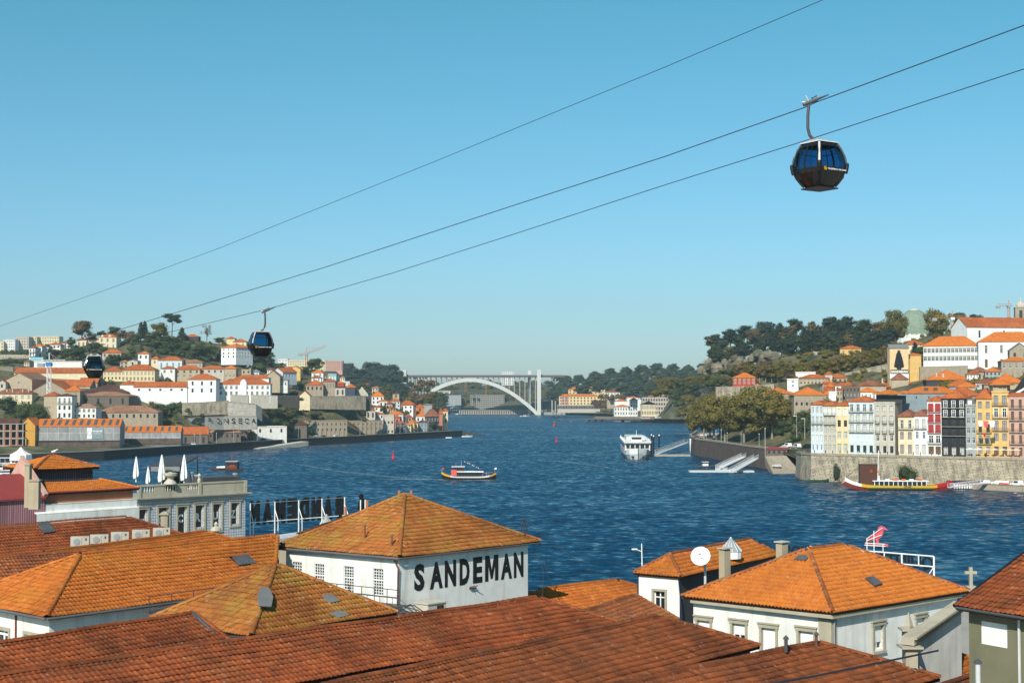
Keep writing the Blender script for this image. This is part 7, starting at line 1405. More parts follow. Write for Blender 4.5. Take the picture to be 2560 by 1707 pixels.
# --- trees
TG.update(rp=('plane trees crowded on the bastion quay', 'big brown-green plane tree on the bastion quay, {o}'), rr=('plane trees lining the climbing road', 'autumn plane tree of the row along the climbing road, {o}'), rh=('wood on the right-hand hilltop', 'dark tree of the right-hand hilltop wood, {o}'),
          rb=('bushes on the right bank slope', 'bush on the right bank slope, {o}'), rpm=('tall slim palms in the park', 'tall slim palm in the hilltop park, {o}'), rw=('lower row of plane trees left of the red house', 'brown plane tree in the lower row left of the red house, {o}'))
rt = random.Random(11)
for px, y, h in ((1760, 1098, 88), (1785, 1092, 96), (1812, 1102, 104), (1838, 1094, 112), (1800, 1080, 100), (1860, 1105, 116), (1885, 1096, 122), (1845, 1078, 104), (1908, 1106, 128), (1930, 1108, 124), (1952, 1106, 118), (1895, 1080, 110), (1925, 1085, 116), (1968, 1100, 96), (1870, 1085, 112), (1775, 1076, 76)):
    z = 9.2; D = (H - z) * F / (y - 986); D = min(max(D, 690), 880); tree(px, 986 + (H - z) * F / D, h * 1.13, D, 'plane', h * 1.05, 'rp', pale=True)
tree(2026 - 12, 1088, 66, 660, 'plane', 52, label='single dark plane tree between the lamp posts and the waterfront row', mt='leaf_green')
for i in range(26):     # climbing road
    px = 1838 + i * 15.2; y = 953 - max(0, px - 2010) * .16 + rt.uniform(-2, 2); h = 44 + (i % 3) * 4 + (8 if px > 2100 else 0); tree(px, y, h, 905 - (px - 1838) * .12, 'plane', h * rt.uniform(.85, 1.05), 'rr', pale=True, mt='leaf_autumn' if i % 4 == 1 else None)
for i in range(24): px = 1648 + i * 8.6; tree(px, 977 - (px - 1648) * .04 + rt.uniform(-1, 2), 34 + rt.uniform(-3, 4), 1400 - i * 4, 'plane', 30, 'rw')
for i in range(74):     # hilltop wood
    px = 1784 + (i * 61.8) % 453; f = max(0, px - 1792) / 445; row = i % 4; top = np.interp(px, [1792, 1850, 1925, 2000, 2080, 2180, 2237], [840, 826, 815, 810, 800, 815, 812]); y = top + 34 + row * 16; h = rt.uniform(34, 50); tree(px, y, h, 1090 - row * 35 - f * 60, rt.choice(['round', 'blue', 'round', 'autumn', 'cypress'] if px > 1850 else ['round', 'autumn', 'plane']), h * rt.uniform(.8, 1.1) if h else None, 'rh', mt='leaf_dark' if i % 3 else None)
tree(2238, 870, 100, 1010, 'plane', 70, label='tallest ochre-green tree left of the green dome'); tree(2338, 862, 92, 1000, 'autumn', 52, label='tall ochre tree right of the green dome', mt='leaf_plane'); tree(2356, 860, 84, 985, 'autumn', 40, label='slimmer ochre tree next to the yellow crane', mt='leaf_plane'); tree(2402, 845, 66, 1040, 'pine', 54, label='dark pine left of the church roof'); tree(2434, 840, 56, 1050, 'pine', 40, label='dark pine just above the church roof'); tree(2288, 905, 50, 850, 'cypress', 26, label='dark cypress beside the yellow block'); tree(2303, 906, 42, 845, 'round', 28, label='rounded dark tree beside the yellow block')
tree(1862, 850, 34, 1085, 'cedar', 30, label='flat-topped cedar standing out at the left of the hilltop'); tree(1934, 838, 30, 1080, 'cedar', 36, label='flat-topped cedar above the middle of the hilltop wood')
for px, h in ((2026, 66), (2036, 60), (2046, 70), (2056, 62), (2068, 66), (2080, 48), (2118, 44)): tree(px, 878 if px < 2090 else 868, h, 1000, 'palm', 14, 'rpm')
for px, y in ((1945, 1088), (1965, 1080), (1985, 1084), (2004, 1078), (1955, 1068), (1975, 1062), (1998, 1060), (2010, 1098), (1990, 1100), (2018, 1070)): tree(px, y, 26, 700, 'bush', 34, 'rb', ctrl=False)
for px, y, h, w_ in ((1930, 910, 26, 40), (1950, 905, 30, 44), (1975, 900, 28, 40), (2000, 902, 20, 34), (2026, 897, 18, 26), (2046, 897, 18, 26), (1900, 905, 24, 40), (2085, 895, 26, 50), (2060, 905, 20, 40), (2160, 885, 24, 50), (2190, 880, 26, 50), (2215, 876, 26, 44), (2250, 880, 30, 50), (2280, 876, 24, 40), (2340, 862, 22, 50), (2380, 858, 22, 50), (1805, 960, 24, 36), (1780, 965, 26, 34), (1765, 950, 26, 34), (1935, 970, 18, 36), (1880, 985, 20, 30), (1700, 965, 26, 36), (1640, 990, 22, 30), (1735, 975, 26, 40), (1720, 985, 22, 36), (1690, 990, 20, 40), (2128, 955, 34, 50), (2155, 950, 30, 44), (2100, 960, 22, 30), (2200, 948, 26, 40), (1830, 905, 20, 40), (1850, 912, 22, 34), (1790, 925, 22, 36), (1870, 918, 24, 36), (1815, 935, 20, 40), (2330, 925, 10, 30), (2380, 922, 10, 30), (2420, 918, 9, 30), (1705, 1040, 30, 40), (1725, 1030, 34, 40), (1745, 1020, 34, 44), (1765, 1010, 34, 40), (1700, 1015, 30, 40), (1722, 1005, 30, 40), (1785, 1000, 30, 40), (1770, 1035, 30, 44), (1750, 1045, 26, 40), (1660, 985, 24, 40), (1690, 1000, 26, 40), (1775, 920, 30, 44), (1800, 905, 26, 44), (1765, 935, 24, 40), (1840, 890, 24, 44), (1880, 888, 24, 44), (1815, 892, 26, 40), (1910, 892, 22, 44)):
    tree(px, y, h, (1040 if y < 930 else 900) if px > 1770 else 1300, 'bush', w_, 'rb', mt='leaf_green' if (px // 7) % 3 else 'leaf_plane')
b = P(2264, 1196, 552); tree(2264, 1204, 56, 550, 'bush', 58, label='round green bush growing out of the river wall', ctrl=False); tree(2090, 1200, 52, 562, 'bush', 22, label='dark ivy clump hanging on the left of the river wall', ctrl=False, mt='leaf_dark')
CTRL += [(150, 650, 9.6), (165, 700, 9.6), (150, 625, 10), (165, 800, 9.4), (180, 760, 10), (185, 690, 10.5), (140, 900, 9), (150, 730, 9.4), (140, 610, 10.2)]
CTRL += [(P(px, y, D).x, D, P(px, y, D).z) for px, y, D in ((1700, 1000, 1300), (1760, 1000, 1000), (1800, 1045, 830), (1900, 1040, 780), (2000, 1060, 690), (2200, 905, 880), (2560, 860, 850), (2560, 800, 1100), (2400, 830, 1100), (2700, 900, 700), (1850, 900, 1040), (1950, 900, 1020), (2250, 985, 690))]
# lamp posts on both quays
lp = []
def lamp(px, yb, yt, D, arm=0, z=None):
    b = P(px, yb, D); hh = Z(yt, D) - b.z; t = thing('street_lamp', None, 'street lamp', b); mb = MB(); mb.tube([(0, 0, -.5), (0, 0, hh)], .11 if hh > 6 else .07, 'm_silver', 5); mb.build('pole', t); mb = MB()
    if arm: mb.box(-1.6, -.15, hh - .1, .1, .15, hh + .12, 'm_white')
    else: mb.lathe([(.1, hh), (.28, hh + .25), (.05, hh + .5)], 'm_white', 6)
    mb.build('lamp_head', t); return t
for px, yb, yt, D, a in ((1992, 1090, 1040, 660, 1), (2012, 1095, 1046, 640, 1), (1913, 1140, 1072, 668, 0), (1790, 1103, 1078, 772, 0), (1803, 1106, 1075, 760, 0), (1818, 1107, 1083, 748, 0), (1853, 1111, 1086, 718, 0), (1898, 1113, 1086, 682, 0), (1766, 1098, 1075, 800, 0)): lp.append((px, lamp(px, yb, yt, D, a)))
ordinal_labels(lp, 'lamp posts around the bastion quay', 'lamp post on the bastion quay, {o}'); lp = []
for px in (452, 486, 500, 541, 584, 610, 643, 700, 746, 800, 860, 900, 940, 962, 1000, 1015, 1060, 1070): lp.append((px, lamp(px, 986 + 30.4 * F / (DL(px, 1200) - 8), 986 + 30.4 * F / (DL(px, 1200) - 8) - 25, DL(px, 1200) - 8)))
ordinal_labels(lp, 'lamp posts along the left quay road', 'slim lamp post on the left quay road, {o}')
# ------------------------------------------------------------------ far bank: arched bridge, hotels, yellow housing, woods
YB, zD = 2450, Z(938, 2450); xa, xb = X(1345, YB), X(1011, YB); xr_ = X(1412, YB); mat('bridge_concrete', (.62, .63, .6), stain=.2)
BR = thing('arch_bridge', 'long pale concrete arch bridge spanning the river in the distance', 'bridge', (xa, YB, 0)); bx = lambda x: x - xa
mb = MB(); mb.box(bx(xb) - 60, -12, zD - 3.4, bx(xr_), 12, zD - .6, 'stone_dark'); mb.box(bx(xb) - 60, -13, zD - .6, bx(xr_), 13, zD, 'concrete'); mb.build('deck', BR)
mb = MB(); mb.box(bx(xb) - 60, -13, zD, bx(xr_), -12.6, zD + 1.2, 'm_grey'); mb.build('parapet', BR)
span = 234.; zc = Z(946, YB); zs = 4.0
for dy in (-7.5, 7.5):
    mb = MB(); N_ = 28
    for i in range(N_):
        def A_(k): t = k / N_; x = -span * t; z = zs + (zc - zs) * (1 - (2 * t - 1) ** 2); th = 5.6 + 2.5 * abs(2 * t - 1); return x, z, th
        (x0, z0, h0), (x1, z1, h1) = A_(i), A_(i + 1)
        mb.hexa([(x1, dy - 3.4, z1 - h1), (x0, dy - 3.4, z0 - h0), (x0, dy + 3.4, z0 - h0), (x1, dy + 3.4, z1 - h1)], [(x1, dy - 3.4, z1), (x0, dy - 3.4, z0), (x0, dy + 3.4, z0), (x1, dy + 3.4, z1)], 'bridge_concrete')
    mb.build('arch_rib', BR)
for i in range(26):
    x = -span * (i + .5) / 26; t = -x / span; za = zs + (zc - zs) * (1 - (2 * t - 1) ** 2)
    if za > zD - 6: continue
    for dy in (-7.5, 7.5): mb = MB(); mb.box(x - .7, dy - 1.3, za - 1, x + .7, dy + 1.3, zD - 2.6, 'concrete'); mb.build('pier', BR)  # piers greyer than the arch, their shade put into the colour
for px in (1018, 1026, 1034, 1042, 1050, 1058, 1066, 1380, 1388, 1402):
    for dy in (-7.5, 7.5): mb = MB(); x = bx(X(px, YB)); mb.box(x - 1, dy - 1.5, 0, x + 1, dy + 1.5, zD - 2.6, 'concrete'); mb.build('pier', BR)  # outer piers in the same shade-toned grey
for px, w_, yt, y_, y0 in ((1347, 6.5, 924, -16, 0), (1324, 5.5, 926, 15, 0), (1013, 6, 925, -16, 20)): mb = MB(); x = bx(X(px, YB)); mb.box(x - w_ / 2, y_ - 4, y0, x + w_ / 2, y_ + 4, Z(yt, YB + y_), 'bridge_concrete'); mb.build('tower', BR)
for i in range(13): x = -250 + i * 25; mb = MB(); mb.tube([(x, -11, zD), (x, -11, zD + 11)], .35, 'm_silver', 4); mb.build('lamp_post', BR)
mb = MB(); x = X(1340, 2452); mb.box(x - 4, 2444, -2, x + 50, 2500, 4.5, 'concrete'); struct(mb, 'bridge_abutment')
# columned river wall
mb = MB(); x0, x1 = X(1148, 2489), X(1535, 2489); mb.box(0, 0, -2, x1 - x0, 4, .8, 'concrete'); mb.box(0, -1.5, 6.3, x1 - x0, 6, 7.6, 'concrete'); mb.box(0, 1.8, .8, x1 - x0, 4, 6.3, 'stone_dark')
VR = thing('river_viaduct', 'long columned road viaduct running along the far bank', 'viaduct', (x0, 2486, 0)); mb.build('deck', VR)
for i in range(68): x = (x1 - x0) * i / 68; mb = MB(); mb.box(x, -1, .8, x + 1.8, 1.5, 6.3, 'stone_light'); mb.build('column', VR)
def FQ(label, xl, xr, yr, ye, yb, D, **k): k.setdefault('dep', 18); return house(label, xl, xr, yr, ye, yb, D, **k)
FQ('curved concrete hotel shell under construction below the bridge arch', 1175, 1261, 987, 988, 1026, 2540, roof='flat', rf='concrete', wall='concrete', cols=16, rows=8, win=['k'], ww=2.6, dep=30); FQ('blue-grey glass hotel block left of the hotel shell', 1092, 1138, 987, 988, 1027, 2530, roof='flat', rf='m_grey', wall='blue_grey', cols=6, rows=9, win=['b'], ww=4); FQ('blank pale side tower of the glass hotel', 1138, 1153, 987, 988, 1027, 2528, roof='flat', wall='grey_wall'); FQ('small white two-storey river building', 1126, 1146, 1017, 1018, 1032, 2496, roof='flat', wall='white_clean', cols=4, rows=2, win=['k'], ww=2.6, dep=10)
FQ('white hotel with balcony bands above the glass hotel', 1095, 1126, 977, 978, 990, 2640, roof='flat', wall='white_clean', cols=1, rows=3, win=['k'], ww=30, wh=1.2); FQ('tall white apartment block behind the bridge deck', 1254, 1284, 926, 930, 962, 2720, roof='flat', wall='white_clean', cols=6, rows=8, win=['k'], ww=2); FQ('brown striped apartment block seen under the bridge deck', 1120, 1153, 948, 949, 968, 2760, roof='flat', wall='pink', cols=8, rows=5, win=['k'], ww=2.4); FQ('pink terrace of flats under the left bridge deck', 1050, 1092, 950, 951, 965, 2900, roof='flat', wall='pink', cols=10, rows=3, win=['k'])
FQ('upper row of the pale yellow riverside housing', 1421, 1512, 967, 974, 990, 2180, wall='pale_yellow', cols=10, rows=3, win=['k'], rf='tile_far_bright', ww=2); FQ('lower row of the pale yellow riverside housing with pink sections', 1398, 1500, 985, 991, 1012, 2120, wall='pale_yellow', cols=12, rows=3, win=['k'], rf='tile_far_bright', ww=2); FQ('pink section of the lower riverside housing', 1404, 1419, 986, 990, 1012, 2117, wall='pink', cols=2, rows=3, win=['k'], rf='tile_far_bright', dep=4, ww=2)
FQ('arcaded stone base under the yellow housing', 1394, 1500, 1012, 1013, 1023, 2105, roof='flat', wall='stone_light', cols=26, rows=1, win=['k'], ww=2.2, wh=5, dep=12); FQ('yellow end house of the riverside housing', 1500, 1518, 980, 982, 1008, 2110, wall='pale_yellow', cols=3, rows=4, win=['k'], roof='flat')
FQ('white house with red-brown roof behind the riverside housing', 1517, 1550, 978, 981, 993, 2090, wall='white', cols=4, rows=2, win=['k']); FQ('tan house under the bare brown trees', 1518, 1537, 994, 999, 1012, 2040, wall='tan', rf='tile_far_old')
FQ('white house with broad orange roof near the brick chimney', 1567, 1603, 985, 994, 1018, 1960, wall='white_clean', rf='tile_far_bright'); FQ('lower white house with orange roof at the pier', 1537, 1568, 998, 1003, 1030, 1930, wall='white_clean', rf='tile_far_bright', cols=3, rows=2, win=['-']); FQ('white waterfront house with two small orange roofs', 1536, 1576, 1012, 1017, 1038, 1900, wall='white', rf='tile_far_bright', cols=6, rows=2, win=['k']); FQ('white and cream tall waterfront house with red roof', 1576, 1594, 995, 1000, 1038, 1890, wall='white', rf='tile_far_old', cols=3, rows=4, win=['k'])
FQ('ruined stone factory with rows of empty windows', 1606, 1684, 993, 994, 1036, 1900, roof='flat', wall='stone_light', cols=12, rows=4, win=['k'], ww=2); FQ('cream two-storey building with dark hipped roof before the stone ruin', 1604, 1641, 1003, 1011, 1038, 1850, wall='cream', rf='tile_far_dark', cols=9, rows=2, win=['k', 'r']); FQ('long white customs-like building with dark red roof and two window rows', 1685, 1768, 1000, 1011, 1044, 1800, wall='white_clean', rf='tile_far_old', cols=14, rows=3, win=['-', 'k', 'r'], ww=2)
FQ('stone chapel-like house left of the brick chimney', 1608, 1625, 972, 976, 992, 1960, wall='stone_light', cols=2, rows=1, roof='gablef', rf='tile_far'); FQ('red-roofed pavilion right of the brick chimney', 1626, 1650, 961, 970, 985, 1980, wall='brick_wall', rf='tile_far', dep=14); FQ('pale ruined gable house on the slope right of the chimney', 1657, 1690, 975, 982, 996, 1960, wall='stone_light', roof='gablef', cols=4, rows=2, win=['k'])
a = P(1625, 990, 1955); mb = MB(); h_ = Z(944, 1955) - a.z; mb.lathe([(3.0, -2), (2.9, 4), (2.0, h_ * .7), (1.5, h_)], 'brick_wall', 10); single(mb, 'factory_chimney', 'tall slim brick factory chimney on the right bank', 'chimney', a)
# pier platform
t = thing('river_pier', 'dark timber and concrete pier platform reaching into the river', 'pier', (X(1460, 1780), 1780, 0)); xe = 285 - X(1460, 1780); mb = MB(); mb.hexa([(0, 0, 3.6), (xe, -15, 3.6), (xe, 20, 3.6), (8, 22, 3.6)], [(-2, 0, 4.6), (xe, -15, 4.6), (xe, 20, 4.6), (8, 22, 4.6)], 'stone_dark'); mb.hexa([(12, 5, 4.6), (70, 3, 4.6), (70, 18, 4.6), (14, 18, 4.6)], [(14, 6, 7.4), (68, 4, 7), (68, 16, 7), (16, 16, 7.4)], 'stone_dark'); mb.build('deck', t)
for x in (6, 14, 22, 48, 86, 120, 150): mb = MB(); mb.box(x, 1, -3, x + 2.5, 4, 3.6, 'dark_wall'); mb.box(x, 14, -3, x + 2.5, 17, 3.6, 'dark_wall'); mb.build('pile', t)
mb = MB(); mb.box(60, 4, -2, xe, 22, 1.6, 'stone'); mb.build('rock_footing', t)
cr_ = random.Random(2); PAINT = ['m_white', 'm_silver', 'm_darkgrey', 'm_red', 'm_blue', 'm_black']
def carmesh(m, van=False):
    mb = MB(); L_, W_ = (4.8, 1.9) if van else (4.2, 1.75); hb = .85; ht = 1.9 if van else 1.45; mb.hexa([(0, 0, .3), (L_, 0, .3), (L_, W_, .3), (0, W_, .3)], [(.05, .04, hb), (L_ - .05, .04, hb), (L_ - .05, W_ - .04, hb), (.05, W_ - .04, hb)], m)
    c0, c1 = (.9, L_ - .1) if van else (.9, L_ - .5); mb.hexa([(c0, .08, hb), (c1, .08, hb), (c1, W_ - .08, hb), (c0, W_ - .08, hb)], [(c0 + .6, .25, ht), (c1 - .3, .25, ht), (c1 - .3, W_ - .25, ht), (c0 + .6, W_ - .25, ht)], m); return mb.mesh('body'), L_, W_, c0, c1, hb, ht
_cars = {}
def car(px, yb, D, m, yaw=0, van=False, z=None):
    b = P(px, yb, D); b.z = b.z if z is None else z; t = thing('parked_car', None, 'van' if van else 'car', b, yaw)
    if (m, van) not in _cars:
        me, L_, W_, c0, c1, hb, ht = carmesh(m, van); g = MB(); k = .8 if not van else .45
        g.face([(c0 + .25, .06, hb + .08), (c0 + .25 + (c1 - c0) * k, .06, hb + .08), (c0 + .2 + (c1 - c0) * k, .2, ht - .12), (c0 + .62, .2, ht - .12)], 'pane'); g.face([(c0 - .02, .2, hb + .05), (c0 + .52, .3, ht - .1), (c0 + .52, W_ - .3, ht - .1), (c0 - .02, W_ - .2, hb + .05)], 'pane')
        wm = MB(); n = 10; ring = [(math.cos(2 * math.pi * i / n) * .33, 0, .33 + math.sin(2 * math.pi * i / n) * .33) for i in range(n)]; wm.slab(ring, (0, .2, 0), 'm_black'); wm.slab([(x * .55, -.01, .33 + (z_ - .33) * .55) for x, _, z_ in ring], (0, .02, 0), 'm_silver')
        _cars[(m, van)] = (me, g.mesh('window'), wm.mesh('wheel'), L_, W_)
    me, gm, wm_, L_, W_ = _cars[(m, van)]; link('body', me, t); link('window', gm, t)
    for x in (.8, L_ - .85):
        for y in (-.03, W_ - .17): link('wheel', wm_, t, Matrix.Translation((x, y, 0)))
    return t
for px, yb, D, m, lab, van in ((2450, 1209, 526, 'm_silver', 'pale silver car, leftmost parked on the lower quay', 0), (2478, 1209, 524, 'm_white', 'white small car next to the silver one on the lower quay', 0), (2497, 1209, 522, 'm_red', 'bright red car on the lower quay', 0), (2524, 1209, 518, 'm_white', 'white van behind the red car on the lower quay', 1)): tag(car(px, yb, D, m, -.35, van, 1.95), lab, 'van' if van else 'car')
for px, yb, D, m, lab, van in ((1955, 1104, 690, 'm_white', 'large white van parked beyond the bastion trees', 1), (1978, 1106, 682, 'm_white', 'second white van nearest the lamp posts', 1), (1948, 1113, 672, 'm_silver', 'silver car parked in front of the white vans', 0), (1972, 1113, 668, 'm_darkgrey', 'dark car parked in front of the white vans', 0), (1750, 1098, 870, 'm_white', 'small white car at the far end of the bastion', 0), (1930, 1158, 640, 'm_silver', 'silver car parked on the boat slipway', 0)): tag(car(px, yb, D, m, -.3, van, 9.6 if yb < 1120 else 2.5), lab, 'van' if van else 'car')
for px, m, lab in ((473, 'm_white', 'white van parked on the left quay near the dark stone warehouse'), (655, 'm_black', 'black car before the stained white quay building'), (788, 'm_white', 'white car, first before the buttressed stone front'), (796, 'm_silver', 'silver car, second before the buttressed stone front'), (806, 'm_darkgrey', 'dark car, third before the buttressed stone front'), (838, 'm_white', 'white off-road car alone before the stone front'), (740, 'm_black', 'black car before the red-stained ruin')):
    D = DL(px, 1200) - 6; c_ = car(px, 1100, D, m, 1.05 if px > 500 else .6, False, 4.65); tag(c_, lab, 'car')
fc = []
for i in range(46): px = 1395 + i * 8; D = 2300 - (px - 1395) * 1.25 if px < 1530 else 1800; z = 8 if px < 1530 else 5; c_ = car(px, 1000, D, PAINT[(i * 7) % 6], 0, False, z + .1); c_.scale = (1.3, 1.3, 1.3); fc.append((px, c_))
ordinal_labels(fc, 'cars lined up along the far right road', 'small parked car on the far right bank road, {o}')
# cranes
def crane(label, px, yb, yt, D, m, jib, dirx=1, w_=1.6, back=12, jy=None, cab='m_grey'):
    b = P(px, yb, D); hh = Z(yt, D) - b.z; t = thing('tower_crane', label, 'crane', b); mb = MB(); s = w_ / 2; n = int(hh / w_ / 1.2)
    for x, y in ((-s, -s), (s, -s), (s, s), (-s, s)): mb.tube([(x, y, -5), (x, y, hh)], w_ * .09, m, 4)
    for i in range(n): z0, z1 = hh * i / n, hh * (i + 1) / n; sx = s if i % 2 else -s; mb.tube([(-sx, -s, z0), (sx, -s, z1)], w_ * .06, m, 3); mb.tube([(-s, -sx, z0), (-s, sx, z1)], w_ * .06, m, 3); mb.tube([(s, -sx, z0), (s, sx, z1)], w_ * .06, m, 3)
    mb.build('mast', t); mb = MB(); rise = jy or 0
    for dy, dz in ((-s, 0), (s, 0), (0, w_)): mb.tube([(-back * dirx, dy, hh + dz - rise * back / jib), (jib * dirx, dy, hh + dz + rise)], w_ * .08, m, 4)
    k = max(6, int((jib + back) / w_ / 1.3))
    for i in range(k): x0, x1 = (-back + (jib + back) * i / k) * dirx, (-back + (jib + back) * (i + 1) / k) * dirx; z0, z1 = hh + rise * x0 * dirx / jib, hh + rise * x1 * dirx / jib; mb.tube([(x0, -s, z0), ((x0 + x1) / 2, 0, (z0 + z1) / 2 + w_), (x1, -s, z1)], w_ * .05, m, 3)
    mb.tube([(0, 0, hh + w_), (0, 0, hh + w_ * 3.2)], w_ * .15, m, 4); mb.tube([(0, 0, hh + w_ * 3.2), (jib * .6 * dirx, 0, hh + w_ + rise * .6)], w_ * .04, m, 3); mb.build('jib', t)
    mb = MB(); mb.box(-w_ * .8, -w_, hh - w_ * .8, w_ * .8, w_, hh + w_ * .3, cab); mb.build('cab', t); mb = MB(); mb.box(-back * dirx - w_, -s, hh - w_ * 1.2, -back * dirx + w_, s, hh, 'm_grey'); mb.build('counterweight', t); return t
crane('white lattice crane with blue cab standing behind the sheeted warehouse', 121, 1062, 908, 872, 'm_white', 10, 1, 2.0, 5, cab='m_crane_blue'); crane('orange tower crane on the skyline right of the middle cabin', 766, 932, 884, 1500, 'm_crane_orange', 20, 1, 2.0, 7, 7); crane('yellow-brown tower crane left of the hotel shell', 1164, 1025, 952, 2500, 'm_crane_yellow', 20, -1, 2.4, 8); crane('yellow crane with right-pointing jib above the hotel shell', 1215, 990, 960, 2545, 'm_crane_yellow', 14, 1, 2.4, 5)
crane('orange-yellow crane between the ochre trees and the church', 2381, 838, 795, 960, 'm_crane_yellow', 10, 1, 1.6, 12, cab='m_white'); crane('tan crane on the skyline left of the bell tower', 2522, 795, 765, 1100, 'm_crane_orange', 3, 1, 1.5, 8)
# ------------------------------------------------------------------ vessels
def hull(mb, L_, W_, h0, hb, hs, m, m2=None, split=.45, n=14, z0=-.5, flare=.75, fat=.5, ends=None):
    """bow at +x; h0 midships, hb bow and hs stern sheer heights"""
    rows = []
    for i in range(n + 1):
        t = i / n; x = -L_ / 2 + L_ * t; w_ = W_ / 2 * max(.03, (1 - abs(2 * t - 1) ** (2 + fat * 3)) ** .8); z = h0 + (hb - h0) * max(0, (t - .5) * 2) ** 4.5 + (hs - h0) * max(0, (.5 - t) * 2) ** 4.5; kz = z0 + max(0, z - h0) * .6; rows.append((x, w_, z, kz))
    for i in range(n):
        (x0, w0, a0, k0), (x1, w1, a1, k1) = rows[i], rows[i + 1]; mu, ml = m, m2 or m
        if ends and i >= n * (1 - ends[2]): mu, ml = ends[0], ends[3] if len(ends) > 3 else ml
        if ends and i < n * ends[2]: mu = ends[1]
        for s in (-1, 1):
            q0, q1 = k0 + (a0 - k0) * split, k1 + (a1 - k1) * split; f = lambda pts: mb.face(pts if s < 0 else pts[::-1], ml)
            f([(x0, s * w0 * flare, k0), (x1, s * w1 * flare, k1), (x1, s * w1 * .93, q1), (x0, s * w0 * .93, q0)]); pts = [(x0, s * w0 * .93, q0), (x1, s * w1 * .93, q1), (x1, s * w1, a1), (x0, s * w0, a0)]; mb.face(pts if s < 0 else pts[::-1], mu)
        mb.face([(x0, -w0, a0 - .15), (x1, -w1, a1 - .15), (x1, w1, a1 - .15), (x0, w0, a0 - .15)], 'm_wood')
def person(parent, p, m, h=1.65, sit=False):
    mb = MB(); s = h / 1.7; mb.lathe([(.09, 0), (.11, .45), (.17, .85), (.2, 1.0), (.22, 1.3), (.12, 1.42), (.06, 1.46)], m, 7); o = mb.build('person', None); o.location = p; o.scale = (s, s * .8, s * (.75 if sit else 1)); k = MB(); k.lathe([(.06, 1.46), (.1, 1.52), (.11, 1.6), (.08, 1.7), (.02, 1.74)], 'm_skin', 7); k.build('head', o); return o
def boat(label, px, yb, yaw=0, cat='boat', name='boat'):
    b = G(px, yb, 0); return thing(name, label, cat, b, yaw), b
# tour boat in mid river
t, b = boat('black and white tour boat with yellow bow and stern crossing mid river', 1172, 1199, -.03, 'tour boat'); mb = MB(); hull(mb, 22.5, 5, 1.5, 3.0, 3.2, 'm_white', 'm_black', .72, n=18, ends=('m_yellow', 'm_yellow', .12)); mb.build('hull', t)
mb = MB(); mb.box(-7, -1.9, 1.5, 5.5, 1.9, 3.3, 'pane'); 
for i in range(10): mb.box(-7 + i * 1.35, -1.95, 1.5, -6.9 + i * 1.35, -1.9, 3.3, 'm_brown')
mb.build('saloon', t); mb = MB(); mb.hexa([(-7.2, -2.2, 3.3), (6.2, -2.2, 3.2), (6.2, 2.2, 3.2), (-7.2, 2.2, 3.3)], [(-7, -2, 3.6), (6, -2, 3.5), (6, 2, 3.5), (-7, 2, 3.6)], 'm_white'); mb.build('roof', t); mb = MB(); mb.box(-6.5, -1.4, 3.6, -2, 1.4, 5.3, 'm_brown'); mb.box(-6.1, -1.45, 4.2, -2.6, -1.38, 5.0, 'pane'); mb.box(-7, -1.7, 5.3, -1.6, 1.7, 5.5, 'm_white'); mb.build('wheelhouse', t)
mb = MB(); mb.box(-7.0, -2.3, 1.8, -4.8, -2.24, 4.2, 'm_pinkred'); mb.box(-6.1, -2.33, 2.3, -5.1, -2.3, 3.5, 'm_orange'); mb.build('banner', t); mb = MB(); mb.tube([(-3, 0, 5.5), (-3, 0, 8)], .05, 'm_silver', 4); mb.tube([(-5.2, 0, 5.5), (-5.4, 0, 7)], .03, 'm_silver', 4); mb.build('mast', t)
for i in range(11): mb = MB(); x, z = -1.8 + i * .62, 7.6 - i * .28; mb.slab([(x, 0, z), (x + .35, 0, z - .1), (x + .1, 0, z - .5)], (0, .03, 0), ['m_white', 'm_red', 'm_white'][i % 3]); mb.build('bunting', t)
for x, m in ((-11, 'm_red'), (10.6, 'm_white')): mb = MB(); mb.tube([(x, 0, 3.2), (x, 0, 5)], .04, 'm_silver', 4); mb.slab([(x, 0, 4.2), (x + .8, 0, 4.3), (x + .9, 0, 5), (x, 0, 4.95)], (0, .03, 0), m); mb.build('flag', t)
pp = []
for i in range(16): x = 4.2 + (i % 8) * .75; q = Matrix.Rotation(-.03, 4, 'Z') @ Vector((x, -1.0 if i < 8 else .7, 1.35 + max(0, x - 7) * .12)); pp.append((X(1172, b.y) + x * 9, person(t, b + q, cr_.choice(['m_white', 'm_red', 'm_navy', 'm_pinkred', 'm_grey', 'm_blue'])))); tag(pp[-1][1], None, 'person')
ordinal_labels(pp, 'passengers crowding the open bow of the tour boat', 'passenger on the open bow of the tour boat, {o}')
def wake(label, pts, m='foam'):
    mb = MB(); L_ = [Vector((x, y, .05)) for x, y, _ in pts]
    for i in range(len(pts) - 1): w0, w1 = pts[i][2], pts[i + 1][2]; mb.face([L_[i] + Vector((0, -w0, 0)), L_[i + 1] + Vector((0, -w1, 0)), L_[i + 1] + Vector((0, w1, 0)), L_[i] + Vector((0, w0, 0))], m)
    o = mb.build('wake'); tag(o, label, None, None, 'stuff')
wake('white foam along the tour boat and trailing behind its stern', [(b.x - 40, b.y + 7, .1), (b.x - 24, b.y + 3.5, .45), (b.x - 9, b.y - .5, 1.0), (b.x + 2, b.y - 2.8, .3), (b.x + 7, b.y - 3, .8), (b.x + 10.5, b.y - 1.2, .2)])
